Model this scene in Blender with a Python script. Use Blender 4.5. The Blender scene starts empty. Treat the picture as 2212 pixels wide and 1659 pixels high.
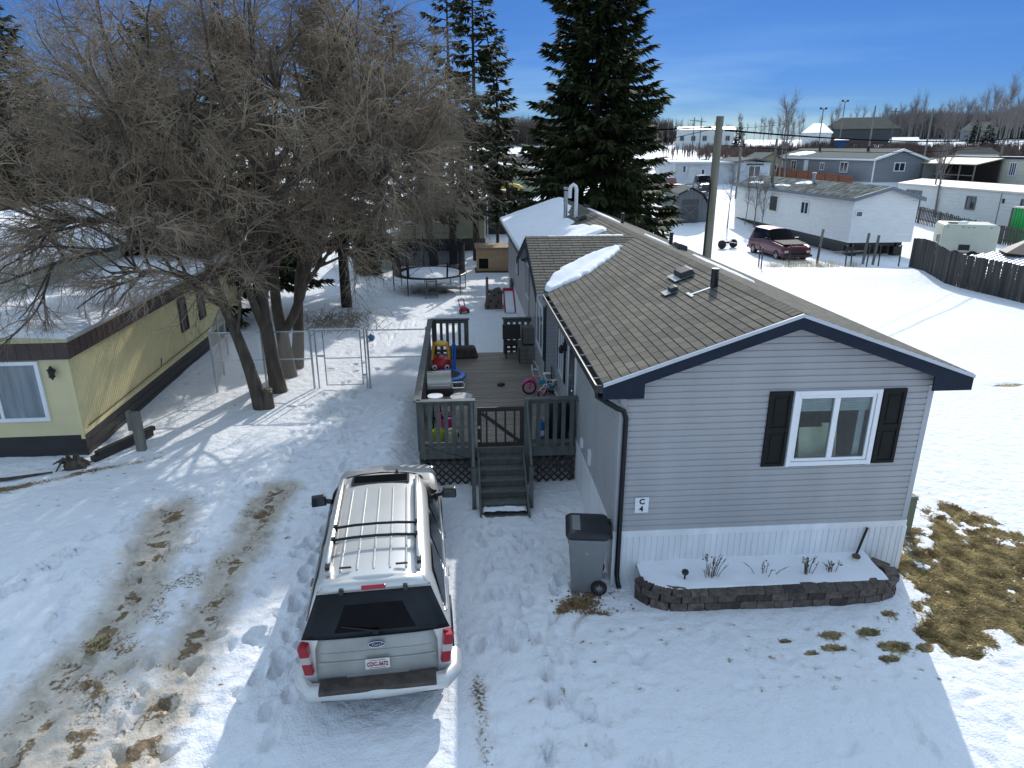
import bpy, math, random
import numpy as np
from mathutils import Vector, Matrix
R = math.radians
scene = bpy.context.scene
COL = scene.collection
random.seed(4)
rng = np.random.default_rng(7)
PI = math.pi

# ------------------------------------------------------------------ camera
CAMH = 6.8
PITCH = math.atan(509.5/1474.7)
YAW = R(4.32)
cd = bpy.data.cameras.new('camera'); cam = bpy.data.objects.new('camera', cd); COL.objects.link(cam)
cd.lens = 24; cd.sensor_width = 36; cd.clip_end = 3000; cd.clip_start = .1
cam.location = (0, 0, CAMH); cam.rotation_euler = (PI/2-PITCH, 0, -YAW)
scene.camera = cam

def ray(x, y):
    """direction of a photo point (2212 px wide scale)"""
    a = (x-1106)/1474.7; b = -(y-829.5)/1474.7
    f = math.cos(PITCH)+b*math.sin(PITCH); u = -math.sin(PITCH)+b*math.cos(PITCH)
    return a*math.cos(YAW)+f*math.sin(YAW), -a*math.sin(YAW)+f*math.cos(YAW), u
def PY(x, y, Y):
    X, Yd, U = ray(x, y); t = Y/Yd
    return (X*t, Y, CAMH+U*t)
def PD(x, y, d):
    X, Yd, U = ray(x, y); t = d/math.hypot(X, Yd)
    return (X*t, Yd*t, CAMH+U*t)

# ------------------------------------------------------------------ materials
def mat(name, base, rough=.6, noise=.12, scale=6., metallic=0., bump=0., bscale=40., spec=.5, col2=None, thr=None, stretch=None, coat=0.):
    m = bpy.data.materials.new(name); m.use_nodes = True
    nt = m.node_tree; b = nt.nodes['Principled BSDF']
    b.inputs['Roughness'].default_value = rough; b.inputs['Metallic'].default_value = metallic
    b.inputs['Specular IOR Level'].default_value = spec
    if coat: b.inputs['Coat Weight'].default_value = coat; b.inputs['Coat Roughness'].default_value = .08
    tc = nt.nodes.new('ShaderNodeTexCoord'); mp = nt.nodes.new('ShaderNodeMapping')
    nt.links.new(tc.outputs['Object'], mp.inputs['Vector'])
    if stretch: mp.inputs['Scale'].default_value = stretch
    n = nt.nodes.new('ShaderNodeTexNoise'); n.inputs['Scale'].default_value = scale; n.inputs['Detail'].default_value = 5
    nt.links.new(mp.outputs['Vector'], n.inputs['Vector'])
    r = nt.nodes.new('ShaderNodeValToRGB')
    lo, hi = (.3, .7) if thr is None else thr
    r.color_ramp.elements[0].position = lo; r.color_ramp.elements[1].position = hi
    c2 = col2 if col2 else base
    r.color_ramp.elements[0].color = (*[c*(1-noise) for c in base], 1)
    r.color_ramp.elements[1].color = (*[min(1, c*(1+noise)) for c in c2], 1)
    nt.links.new(n.outputs['Fac'], r.inputs['Fac']); nt.links.new(r.outputs['Color'], b.inputs['Base Color'])
    if bump:
        n2 = nt.nodes.new('ShaderNodeTexNoise'); n2.inputs['Scale'].default_value = bscale; n2.inputs['Detail'].default_value = 4
        nt.links.new(mp.outputs['Vector'], n2.inputs['Vector'])
        bp = nt.nodes.new('ShaderNodeBump'); bp.inputs['Strength'].default_value = bump; bp.inputs['Distance'].default_value = .02
        nt.links.new(n2.outputs['Fac'], bp.inputs['Height']); nt.links.new(bp.outputs['Normal'], b.inputs['Normal'])
    return m
M = {}
M['snow'] = mat('snow', (.86, .88, .92), .75, .03, 3, bump=.35, bscale=9, spec=.25)
M['siding'] = mat('grey_siding', (.375, .372, .375), .5, .085, 1.6, bump=.15, bscale=30, stretch=(1, 1, .25))
M['trim_grey'] = mat('grey_trim', (.40, .41, .43), .45, .03)
M['skirt'] = mat('white_skirting', (.76, .77, .78), .45, .10, 2.2, stretch=(1.5, 1.5, .3))
M['navy'] = mat('navy_trim', (.012, .019, .034), .6, .15, 5, spec=.2)
M['drip'] = mat('drip_edge', (.50, .53, .58), .35, .05)
M['shutter'] = mat('black_shutter', (.010, .011, .010), .6, .2, spec=.2)
M['white'] = mat('white_vinyl', (.80, .81, .82), .35, .02)
M['glass'] = mat('window_glass', (.03, .04, .05), .06, .1, 3, spec=.9)
M['black'] = mat('black_plastic', (.012, .012, .013), .4, .15)
M['blackmetal'] = mat('black_metal', (.015, .016, .018), .35, .15, metallic=.5)
M['deckgreen'] = mat('green_grey_stain', (.095, .103, .094), .6, .25, 9, stretch=(1, 1, .3))
M['deckboard'] = mat('deck_floor_boards', (.25, .212, .165), .6, .25, 5, stretch=(1, 1, 1), bump=.1)
M['darkwood'] = mat('dark_brown_wood', (.028, .02, .016), .6, .25, 8)
M['oldwood'] = mat('weathered_wood', (.16, .15, .125), .8, .3, 7, stretch=(1, 1, .15), bump=.3)
M['darkfence'] = mat('weathered_dark_fence', (.075, .068, .062), .85, .45, 2.2, stretch=(3, 3, .25), bump=.3)
M['steel'] = mat('galvanized_steel', (.42, .45, .47), .35, .12, 20, metallic=.8)
M['chrome'] = mat('chrome', (.7, .7, .7), .15, .05, metallic=1.)
M['bark'] = mat('grey_brown_bark', (.078, .062, .047), .9, .4, 7, bump=.8, bscale=25, stretch=(1, 1, .3))
M['twig'] = mat('bare_twigs', (.185, .14, .098), .8, .3, .9, col2=(.35, .275, .19))
M['twig_far'] = mat('far_bare_twigs', (.21, .185, .17), .9, .2, .5)
M['conbark'] = mat('dark_conifer_bark', (.045, .034, .027), .95, .35, 8, bump=.6)
M['needles'] = mat('spruce_needles', (.020, .028, .012), .75, .6, 1.6, spec=.15, col2=(.045, .055, .02))
M['needles_far'] = mat('far_spruce_needles', (.022, .032, .02), .8, .3, .6, spec=.2)
M['tyre'] = mat('tyre_rubber', (.015, .015, .015), .85, .2)
M['yellow'] = mat('yellow_metal_siding', (.70, .60, .32), .55, .07, 2)
M['brown'] = mat('brown_metal_band', (.06, .035, .03), .5, .15, 3)
M['darkskirt'] = mat('dark_brown_skirting', (.03, .026, .025), .5, .3, 4, stretch=(.3, .3, 3))
M['iron'] = mat('wrought_iron', (.02, .014, .012), .5, .2)
M['red'] = mat('red_plastic', (.45, .02, .03), .4, .08)
M['yelp'] = mat('yellow_plastic', (.70, .36, .02), .4, .06)
M['blue'] = mat('blue_plastic', (.01, .13, .50), .4, .08)
M['pink'] = mat('pink_paint', (.62, .07, .25), .4, .1)
M['lilac'] = mat('pale_pink_paint', (.6, .42, .52), .4, .1)
M['tan'] = mat('tan_plywood', (.42, .28, .16), .75, .1, 3)
M['playbrown'] = mat('brown_grey_plastic', (.13, .10, .085), .6, .15)
M['playgreen'] = mat('grey_green_plastic', (.075, .085, .08), .6, .12)
M['brick'] = mat('planter_block', (.095, .062, .05), .85, .4, 9, bump=.5, bscale=50)
M['dryplant'] = mat('dry_brown_stems', (.10, .07, .045), .9, .3)
M['bin'] = mat('grey_bin_plastic', (.20, .21, .21), .5, .06)
M['olive'] = mat('olive_siding', (.27, .28, .19), .6, .08, 3)
M['whitewall'] = mat('white_house_siding', (.62, .63, .60), .55, .05, 2)
M['creamwall'] = mat('cream_house_siding', (.62, .60, .48), .55, .05, 2)
M['greywall'] = mat('blue_grey_house_siding', (.21, .222, .235), .55, .05, 2)
M['greyroof'] = mat('grey_green_roof', (.14, .155, .14), .95, .12, 3, spec=.08)
M['redwood'] = mat('red_brown_fence_wood', (.22, .085, .045), .8, .25, 3)
M['tin'] = mat('tin_roof', (.72, .74, .76), .35, .08, 3, metallic=.3)
M['dirt'] = mat('bare_dirt', (.12, .085, .05), .95, .4, 8, bump=.5)
M['drygrass'] = mat('matted_dry_grass', (.34, .265, .14), .95, .3, 3, col2=(.62, .53, .32))
M['deadleaf'] = mat('dry_leaves', (.20, .105, .04), .9, .5, 14)
M['greenp'] = mat('bright_green_paint', (.01, .33, .06), .5, .08)
M['teal'] = mat('teal_cloth', (.02, .16, .12), .6, .2)
M['darkroof'] = mat('dark_far_roof', (.045, .055, .052), .95, .15, .5, spec=.05)
M['utilgreen'] = mat('utility_green', (.13, .15, .10), .6, .1)
M['netting'] = None
for n_ in M['deckboard'].node_tree.nodes:
    if n_.type == 'MAPPING': n_.inputs['Rotation'].default_value = (0, 0, R(-22)); n_.inputs['Scale'].default_value = (.12, 1.6, 1)
M['wireblack'] = mat('black_wire', (.012, .012, .012), .95, .1, spec=0)
M['hoodblack'] = mat('black_hood_paint', (.02, .024, .024), .7, .2, spec=.15)

def worn_roof():
    m = bpy.data.materials.new('worn_frosted_shingles'); m.use_nodes = True; nt = m.node_tree; b = nt.nodes['Principled BSDF']
    b.inputs['Roughness'].default_value = .9
    tc = nt.nodes.new('ShaderNodeTexCoord'); mp = nt.nodes.new('ShaderNodeMapping'); mp.inputs['Scale'].default_value = (1.0, 4.2, 1.0)
    mp.inputs['Rotation'].default_value = (0, 0, R(25))
    n = nt.nodes.new('ShaderNodeTexNoise'); n.inputs['Scale'].default_value = 1.5; n.inputs['Detail'].default_value = 4
    r = nt.nodes.new('ShaderNodeValToRGB'); e = r.color_ramp.elements
    e[0].position = .44; e[0].color = (.028, .036, .035, 1); e[1].position = .62; e[1].color = (.20, .23, .225, 1); b.inputs['Specular IOR Level'].default_value = .03
    nt.links.new(tc.outputs['Object'], mp.inputs['Vector']); nt.links.new(mp.outputs['Vector'], n.inputs['Vector'])
    nt.links.new(n.outputs['Fac'], r.inputs['Fac']); nt.links.new(r.outputs['Color'], b.inputs['Base Color'])
    return m
M['wornroof'] = worn_roof()

def shingle_mat():
    m = bpy.data.materials.new('brown_shingles'); m.use_nodes = True; nt = m.node_tree; b = nt.nodes['Principled BSDF']
    b.inputs['Roughness'].default_value = .9; b.inputs['Specular IOR Level'].default_value = .2
    uv = nt.nodes.new('ShaderNodeUVMap'); uv.uv_map = 'UVMap'
    br = nt.nodes.new('ShaderNodeTexBrick'); br.offset = .37; br.offset_frequency = 3; br.squash = 1
    br.inputs['Scale'].default_value = 1; br.inputs['Brick Width'].default_value = .3; br.inputs['Row Height'].default_value = .145
    br.inputs['Mortar Size'].default_value = .011; br.inputs['Mortar Smooth'].default_value = .3
    br.inputs['Color1'].default_value = (.115, .108, .092, 1); br.inputs['Color2'].default_value = (.168, .152, .118, 1)
    br.inputs['Mortar'].default_value = (.042, .037, .029, 1); br.inputs['Bias'].default_value = -.1
    nt.links.new(uv.outputs['UV'], br.inputs['Vector'])
    n = nt.nodes.new('ShaderNodeTexNoise'); n.inputs['Scale'].default_value = 1.1; n.inputs['Detail'].default_value = 6
    n2 = nt.nodes.new('ShaderNodeTexNoise'); n2.inputs['Scale'].default_value = 90; n2.inputs['Detail'].default_value = 3
    nt.links.new(uv.outputs['UV'], n.inputs['Vector']); nt.links.new(uv.outputs['UV'], n2.inputs['Vector'])
    mx = nt.nodes.new('ShaderNodeMix'); mx.data_type = 'RGBA'; mx.blend_type = 'OVERLAY'; mx.inputs['Factor'].default_value = .4
    nt.links.new(br.outputs['Color'], mx.inputs['A']); nt.links.new(n.outputs['Fac'], mx.inputs['B'])
    mx2 = nt.nodes.new('ShaderNodeMix'); mx2.data_type = 'RGBA'; mx2.blend_type = 'OVERLAY'; mx2.inputs['Factor'].default_value = .5
    nt.links.new(mx.outputs['Result'], mx2.inputs['A']); nt.links.new(n2.outputs['Fac'], mx2.inputs['B'])
    nt.links.new(mx2.outputs['Result'], b.inputs['Base Color'])
    bp = nt.nodes.new('ShaderNodeBump'); bp.inputs['Strength'].default_value = .35; bp.inputs['Distance'].default_value = .01
    nt.links.new(n2.outputs['Fac'], bp.inputs['Height']); nt.links.new(bp.outputs['Normal'], b.inputs['Normal'])
    return m
M['shingle'] = shingle_mat()

def clear_glass():
    m = bpy.data.materials.new('clear_window_glass'); m.use_nodes = True; nt = m.node_tree
    for n in list(nt.nodes):
        if n.type != 'OUTPUT_MATERIAL': nt.nodes.remove(n)
    out = [n for n in nt.nodes if n.type == 'OUTPUT_MATERIAL'][0]
    t = nt.nodes.new('ShaderNodeBsdfTransparent'); t.inputs['Color'].default_value = (.82, .88, .88, 1)
    g = nt.nodes.new('ShaderNodeBsdfGlossy'); g.inputs['Roughness'].default_value = .02
    f = nt.nodes.new('ShaderNodeFresnel'); f.inputs['IOR'].default_value = 1.35
    a = nt.nodes.new('ShaderNodeMath'); a.operation = 'ADD'; a.inputs[1].default_value = .0
    mx = nt.nodes.new('ShaderNodeMixShader')
    nt.links.new(f.outputs['Fac'], a.inputs[0]); nt.links.new(a.outputs[0], mx.inputs['Fac'])
    nt.links.new(t.outputs[0], mx.inputs[1]); nt.links.new(g.outputs[0], mx.inputs[2]); nt.links.new(mx.outputs[0], out.inputs['Surface'])
    return m
M['clear'] = clear_glass()
def net_mat(name, col, fac, scale):
    m = bpy.data.materials.new(name); m.use_nodes = True; nt = m.node_tree; b = nt.nodes['Principled BSDF']
    b.inputs['Base Color'].default_value = (*col, 1); b.inputs['Roughness'].default_value = .6; b.inputs['Alpha'].default_value = fac
    return m
M['netting'] = net_mat('black_safety_net', (.012, .012, .014), .86, 1)

def car_paint(name, col, rough=.32, metallic=.55):
    m = mat(name, col, rough, .06, 1.3, metallic=metallic, coat=.6)
    return m
M['silver'] = car_paint('silver_car_paint', (.62, .62, .60), .36, .4)
M['dusty'] = mat('dusty_silver_paint', (.36, .365, .34), .55, .14, 2.5, metallic=.3)
M['carglass'] = mat('tinted_car_glass', (.005, .006, .008), .15, .3, 2, spec=.07)
M['dustyglass'] = mat('dusty_rear_glass', (.014, .017, .021), .3, .5, 1.6, spec=.18)
M['tailred'] = mat('red_lamp_lens', (.33, .010, .022), .15, .08)
M['lens'] = mat('clear_lamp_lens', (.48, .42, .40), .15, .05)
M['maroon'] = car_paint('maroon_car_paint', (.11, .012, .022), .4, .2)
M['darkcar'] = car_paint('charcoal_car_paint', (.035, .04, .045), .3, .3)
M['tailstripe'] = M['lens']

# ------------------------------------------------------------------ mesh helpers
class MB:
    def __init__(s): s.v = []; s.f = []; s.uv = None
    def add(s, vs, fs):
        o = len(s.v); s.v += [tuple(v) for v in vs]; s.f += [tuple(i+o for i in f) for f in fs]; return s
    def box(s, c, d, rot=None, taper=1.):
        hx, hy, hz = d[0]/2, d[1]/2, d[2]/2
        vs = []
        for z in (-1, 1):
            k = 1 if z < 0 else taper
            for x, y in ((-1, -1), (1, -1), (1, 1), (-1, 1)): vs.append(Vector((x*hx*k, y*hy*k, z*hz)))
        if rot is not None: vs = [rot @ v for v in vs]
        vs = [v+Vector(c) for v in vs]
        return s.add(vs, [(3, 2, 1, 0), (4, 5, 6, 7), (0, 1, 5, 4), (1, 2, 6, 5), (2, 3, 7, 6), (3, 0, 4, 7)])
    def b2(s, a, b):  # box from min corner to max corner
        return s.box([(a[i]+b[i])/2 for i in range(3)], [abs(b[i]-a[i]) for i in range(3)])
    def bar(s, p, q, w, h=None, up=(0, 0, 1)):
        p = Vector(p); q = Vector(q); d = q-p; L = d.length
        if L < 1e-6: return s
        z = d.normalized(); u = Vector(up)
        if abs(z.dot(u)) > .98: u = Vector((0, 1, 0))
        x = u.cross(z).normalized(); y = z.cross(x)
        return s.box((p+q)/2, (w, h or w, L), Matrix((x, y, z)).transposed())
    def tube(s, pts, r, m=8, cap=True, closed=False):
        pts = [Vector(p) for p in pts]; n = len(pts)
        rs = r if isinstance(r, (list, tuple)) else [r]*n
        vs = []; prev = None
        for i, p in enumerate(pts):
            if closed: t = pts[(i+1) % n]-pts[i-1]
            else: t = pts[min(i+1, n-1)]-pts[max(i-1, 0)]
            t.normalize()
            if prev is None:
                u = Vector((0, 0, 1)) if abs(t.z) < .9 else Vector((1, 0, 0))
                a = u.cross(t).normalized()
            else: a = (prev-t*prev.dot(t)).normalized()
            prev = a; b = t.cross(a)
            for k in range(m):
                g = 2*PI*k/m; vs.append(p+(a*math.cos(g)+b*math.sin(g))*rs[i])
        fs = []
        for i in range(n if closed else n-1):
            j = (i+1) % n
            for k in range(m): fs.append((i*m+k, i*m+(k+1) % m, j*m+(k+1) % m, j*m+k))
        if cap and not closed: fs += [tuple(range(m-1, -1, -1)), tuple((n-1)*m+k for k in range(m))]
        return s.add(vs, fs)
    def cyl(s, p, q, r, m=12, r2=None): return s.tube([p, q], [r, r if r2 is None else r2], m)
    def lathe(s, prof, c=(0, 0, 0), m=20, axis='z'):
        vs = []; n = len(prof)
        for r, z in prof:
            for k in range(m):
                g = 2*PI*k/m; x, y = r*math.cos(g), r*math.sin(g)
                v = (x, y, z) if axis == 'z' else ((z, x, y) if axis == 'x' else (x, z, y))
                vs.append((v[0]+c[0], v[1]+c[1], v[2]+c[2]))
        fs = [(i*m+k, i*m+(k+1) % m, (i+1)*m+(k+1) % m, (i+1)*m+k) for i in range(n-1) for k in range(m)]
        return s.add(vs, fs)
    def prism(s, poly, off):
        """extrude a polygon of 3d points by vector off"""
        n = len(poly); o = Vector(off)
        vs = [Vector(p) for p in poly]+[Vector(p)+o for p in poly]
        return s.add(vs, [tuple(range(n-1, -1, -1)), tuple(range(n, 2*n))]+[(i, (i+1) % n, n+(i+1) % n, n+i) for i in range(n)])
    def sphere(s, c, r, m=14, n=9, sc=(1, 1, 1)):
        vs = []; fs = []
        for i in range(n+1):
            a = PI*i/n
            for k in range(m):
                g = 2*PI*k/m; vs.append((c[0]+r*sc[0]*math.sin(a)*math.cos(g), c[1]+r*sc[1]*math.sin(a)*math.sin(g), c[2]+r*sc[2]*math.cos(a)))
        for i in range(n):
            for k in range(m): fs.append((i*m+k, (i+1)*m+k, (i+1)*m+(k+1) % m, i*m+(k+1) % m))
        return s.add(vs, fs)
    def quad(s, a, b, c, d): return s.add([a, b, c, d], [(0, 1, 2, 3)])
    def build(s, name, m, parent=None, smooth=False, bevel=0., world=False, solid=0.):
        me = bpy.data.meshes.new(name)
        vs = s.v
        if world and parent is not None:
            mw = parent_matrix(parent).inverted(); vs = [mw @ Vector(v) for v in vs]
        me.from_pydata([tuple(v) for v in vs], [], s.f); me.update()
        if s.uv is not None:
            l = me.uv_layers.new(name='UVMap'); l.data.foreach_set('uv', np.array(s.uv, dtype=np.float32).ravel())
        return finish(name, me, m, parent, smooth, bevel, solid)
def parent_matrix(o):
    m = Matrix.LocRotScale(o.location, o.rotation_euler, o.scale)
    while o.parent is not None:
        o = o.parent; m = Matrix.LocRotScale(o.location, o.rotation_euler, o.scale) @ m
    return m
def finish(name, me, m, parent, smooth=False, bevel=0., solid=0.):
    o = bpy.data.objects.new(name, me); COL.objects.link(o)
    ms = m if isinstance(m, (list, tuple)) else [m]
    for x in ms: me.materials.append(M[x] if isinstance(x, str) else x)
    if parent is not None: o.parent = parent
    if smooth:
        me.polygons.foreach_set('use_smooth', [True]*len(me.polygons))
        if smooth != 'all':
            try: me.set_sharp_from_angle(angle=R(40))
            except Exception: pass
    if solid:
        so = o.modifiers.new('solid', 'SOLIDIFY'); so.thickness = solid
    if bevel:
        b = o.modifiers.new('bevel', 'BEVEL'); b.width = bevel; b.segments = 2; b.limit_method = 'ANGLE'; b.harden_normals = False
    return o
def np_mesh(name, V, F, m, parent=None, smooth=False, origin=None):
    V = np.asarray(V, dtype=np.float32)
    if origin is not None: V = V-np.array(origin, dtype=np.float32)
    me = bpy.data.meshes.new(name); n = F.shape[1]
    me.vertices.add(len(V)); me.vertices.foreach_set('co', V.ravel())
    me.loops.add(F.size); me.loops.foreach_set('vertex_index', F.astype(np.int32).ravel())
    me.polygons.add(len(F)); me.polygons.foreach_set('loop_start', np.arange(0, F.size, n, dtype=np.int32))
    try: me.polygons.foreach_set('loop_total', np.full(len(F), n, dtype=np.int32))
    except Exception: pass
    me.update(calc_edges=True); me.validate()
    return finish(name, me, m, parent, 'all' if smooth else False)

def T(name, label, cat, loc=(0, 0, 0), rz=0., group=None, scale=None):
    o = bpy.data.objects.new(name, None); COL.objects.link(o); o.empty_display_size = .2
    o.location = loc; o.rotation_euler = (0, 0, rz)
    if scale: o.scale = (scale,)*3
    o['label'] = label; o['category'] = cat
    if group: o['group'] = group
    return o
def tag(o, label, cat, group=None, kind=None):
    o['label'] = label; o['category'] = cat
    if group: o['group'] = group
    if kind: o['kind'] = kind
    return o
def copy_tree(o, parent=None):
    c = o.copy(); COL.objects.link(c); c.parent = parent
    for ch in list(o.children): copy_tree(ch, c)
    return c
def dup(o, loc, rz=0., scale=None, label=None):
    c = copy_tree(o); c.location = loc; c.rotation_euler = (0, 0, rz)
    if scale: c.scale = (scale,)*3 if not isinstance(scale, tuple) else scale
    if label: c['label'] = label
    return c
def text(name, s, size, parent, m, loc, rot=(PI/2, 0, 0), depth=.004, world=False, bold=0., xs=1., shear=0.):
    cu = bpy.data.curves.new('lettering', 'FONT'); cu.body = s; cu.size = size; cu.extrude = depth; cu.align_x = 'CENTER'; cu.align_y = 'CENTER'
    cu.offset = bold; cu.shear = shear; cu.resolution_u = 3
    t = bpy.data.objects.new('lettering', cu); COL.objects.link(t)
    me = bpy.data.meshes.new_from_object(t.evaluated_get(bpy.context.evaluated_depsgraph_get()))
    bpy.data.objects.remove(t); bpy.data.curves.remove(cu)
    mx = Matrix.Translation(loc) @ Matrix.Rotation(rot[2], 4, 'Z') @ Matrix.Rotation(rot[1], 4, 'Y') @ Matrix.Rotation(rot[0], 4, 'X') @ Matrix.Diagonal((xs, 1, 1, 1))
    me.transform(mx); me.materials.clear()
    return finish(name, me, m, parent)

# ------------------------------------------------------------------ value noise
_perm = rng.random((256, 256))
def vnoise(x, y, s, seed=0, octv=1):
    x = np.asarray(x, dtype=float); y = np.asarray(y, dtype=float); out = np.zeros(np.broadcast(x, y).shape); a = 1; tot = 0
    for o in range(octv):
        X = x/s*2**o+17.3*seed+5.1*o; Y = y/s*2**o+9.7*seed+3.3*o
        xi = np.floor(X).astype(int); yi = np.floor(Y).astype(int); fx = X-xi; fy = Y-yi
        fx = fx*fx*(3-2*fx); fy = fy*fy*(3-2*fy)
        g = lambda i, j: _perm[i % 256, j % 256]
        out = out+a*((g(xi, yi)*(1-fx)+g(xi+1, yi)*fx)*(1-fy)+(g(xi, yi+1)*(1-fx)+g(xi+1, yi+1)*fx)*fy); tot += a; a *= .5
    return out/tot
def sm(x, a, b):
    t = np.clip((np.asarray(x, dtype=float)-a)/(b-a), 0, 1); return t*t*(3-2*t)

TD = np.array([0, 58, 88, 130, 200, 260, 400, 9999.]); TZ = np.array([0, 0, 2.7, 4.6, 6.8, 9.5, 10., 10.])
def gz(x, y):
    """height of the snow surface"""
    x = np.asarray(x, dtype=float); y = np.asarray(y, dtype=float)
    z = np.interp(np.hypot(x, y), TD, TZ)
    # drift beside the wire fence, banks along the deck, tree mound, bank beside the ruts
    z = z+.35*np.exp(-((y-36.5)/2.6)**2)*sm(x, 13, 17)*(1-sm(x, 25.5, 29))
    z = z+.28*np.exp(-((x+1.75)/.55)**2)*sm(y, 12.6, 14.2)*(1-sm(y, 17, 19.5))
    z = z+.12*np.exp(-((x+7.0)/.9)**2)*sm(y, 8, 10)*(1-sm(y, 12.5, 14))
    z = z+.10*np.exp(-(((x+5.4)/.8)**2+((y-19)/1.6)**2))
    far = sm(np.hypot(x, y), 20, 60)
    z = z+(vnoise(x, y, 2.4, 3, 2)-.5)*(.07+.10*far)
    return z
def g(x, y): return float(gz(x, y))

def tubes(P, Rr, m=3):
    P = np.asarray(P, dtype=np.float32); N, K, _ = P.shape
    t = np.gradient(P, axis=1); t /= np.linalg.norm(t, axis=2, keepdims=True)+1e-9
    ref = np.where(np.abs(t[..., 2:3]) < .8, np.array([0, 0, 1.]), np.array([1., 0, 0]))
    a = np.cross(ref, t); a /= np.linalg.norm(a, axis=2, keepdims=True)+1e-9
    b = np.cross(t, a)
    ang = np.arange(m)*2*PI/m
    V = P[:, :, None, :]+Rr[:, :, None, None]*(a[:, :, None, :]*np.cos(ang)[None, None, :, None]+b[:, :, None, :]*np.sin(ang)[None, None, :, None])
    n = np.arange(N)[:, None, None]*K*m; k = np.arange(K-1)[None, :, None]*m; j = np.arange(m)[None, None, :]
    j2 = (j+1) % m
    F = np.stack([n+k+j, n+k+j2, n+k+m+j2, n+k+m+j], axis=-1).reshape(-1, 4)
    return V.reshape(-1, 3), F
def join(parts):
    Vs = []; Fs = []; o = 0
    for V, F in parts: Vs.append(V); Fs.append(F+o); o += len(V)
    return np.concatenate(Vs), np.concatenate(Fs)
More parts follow.
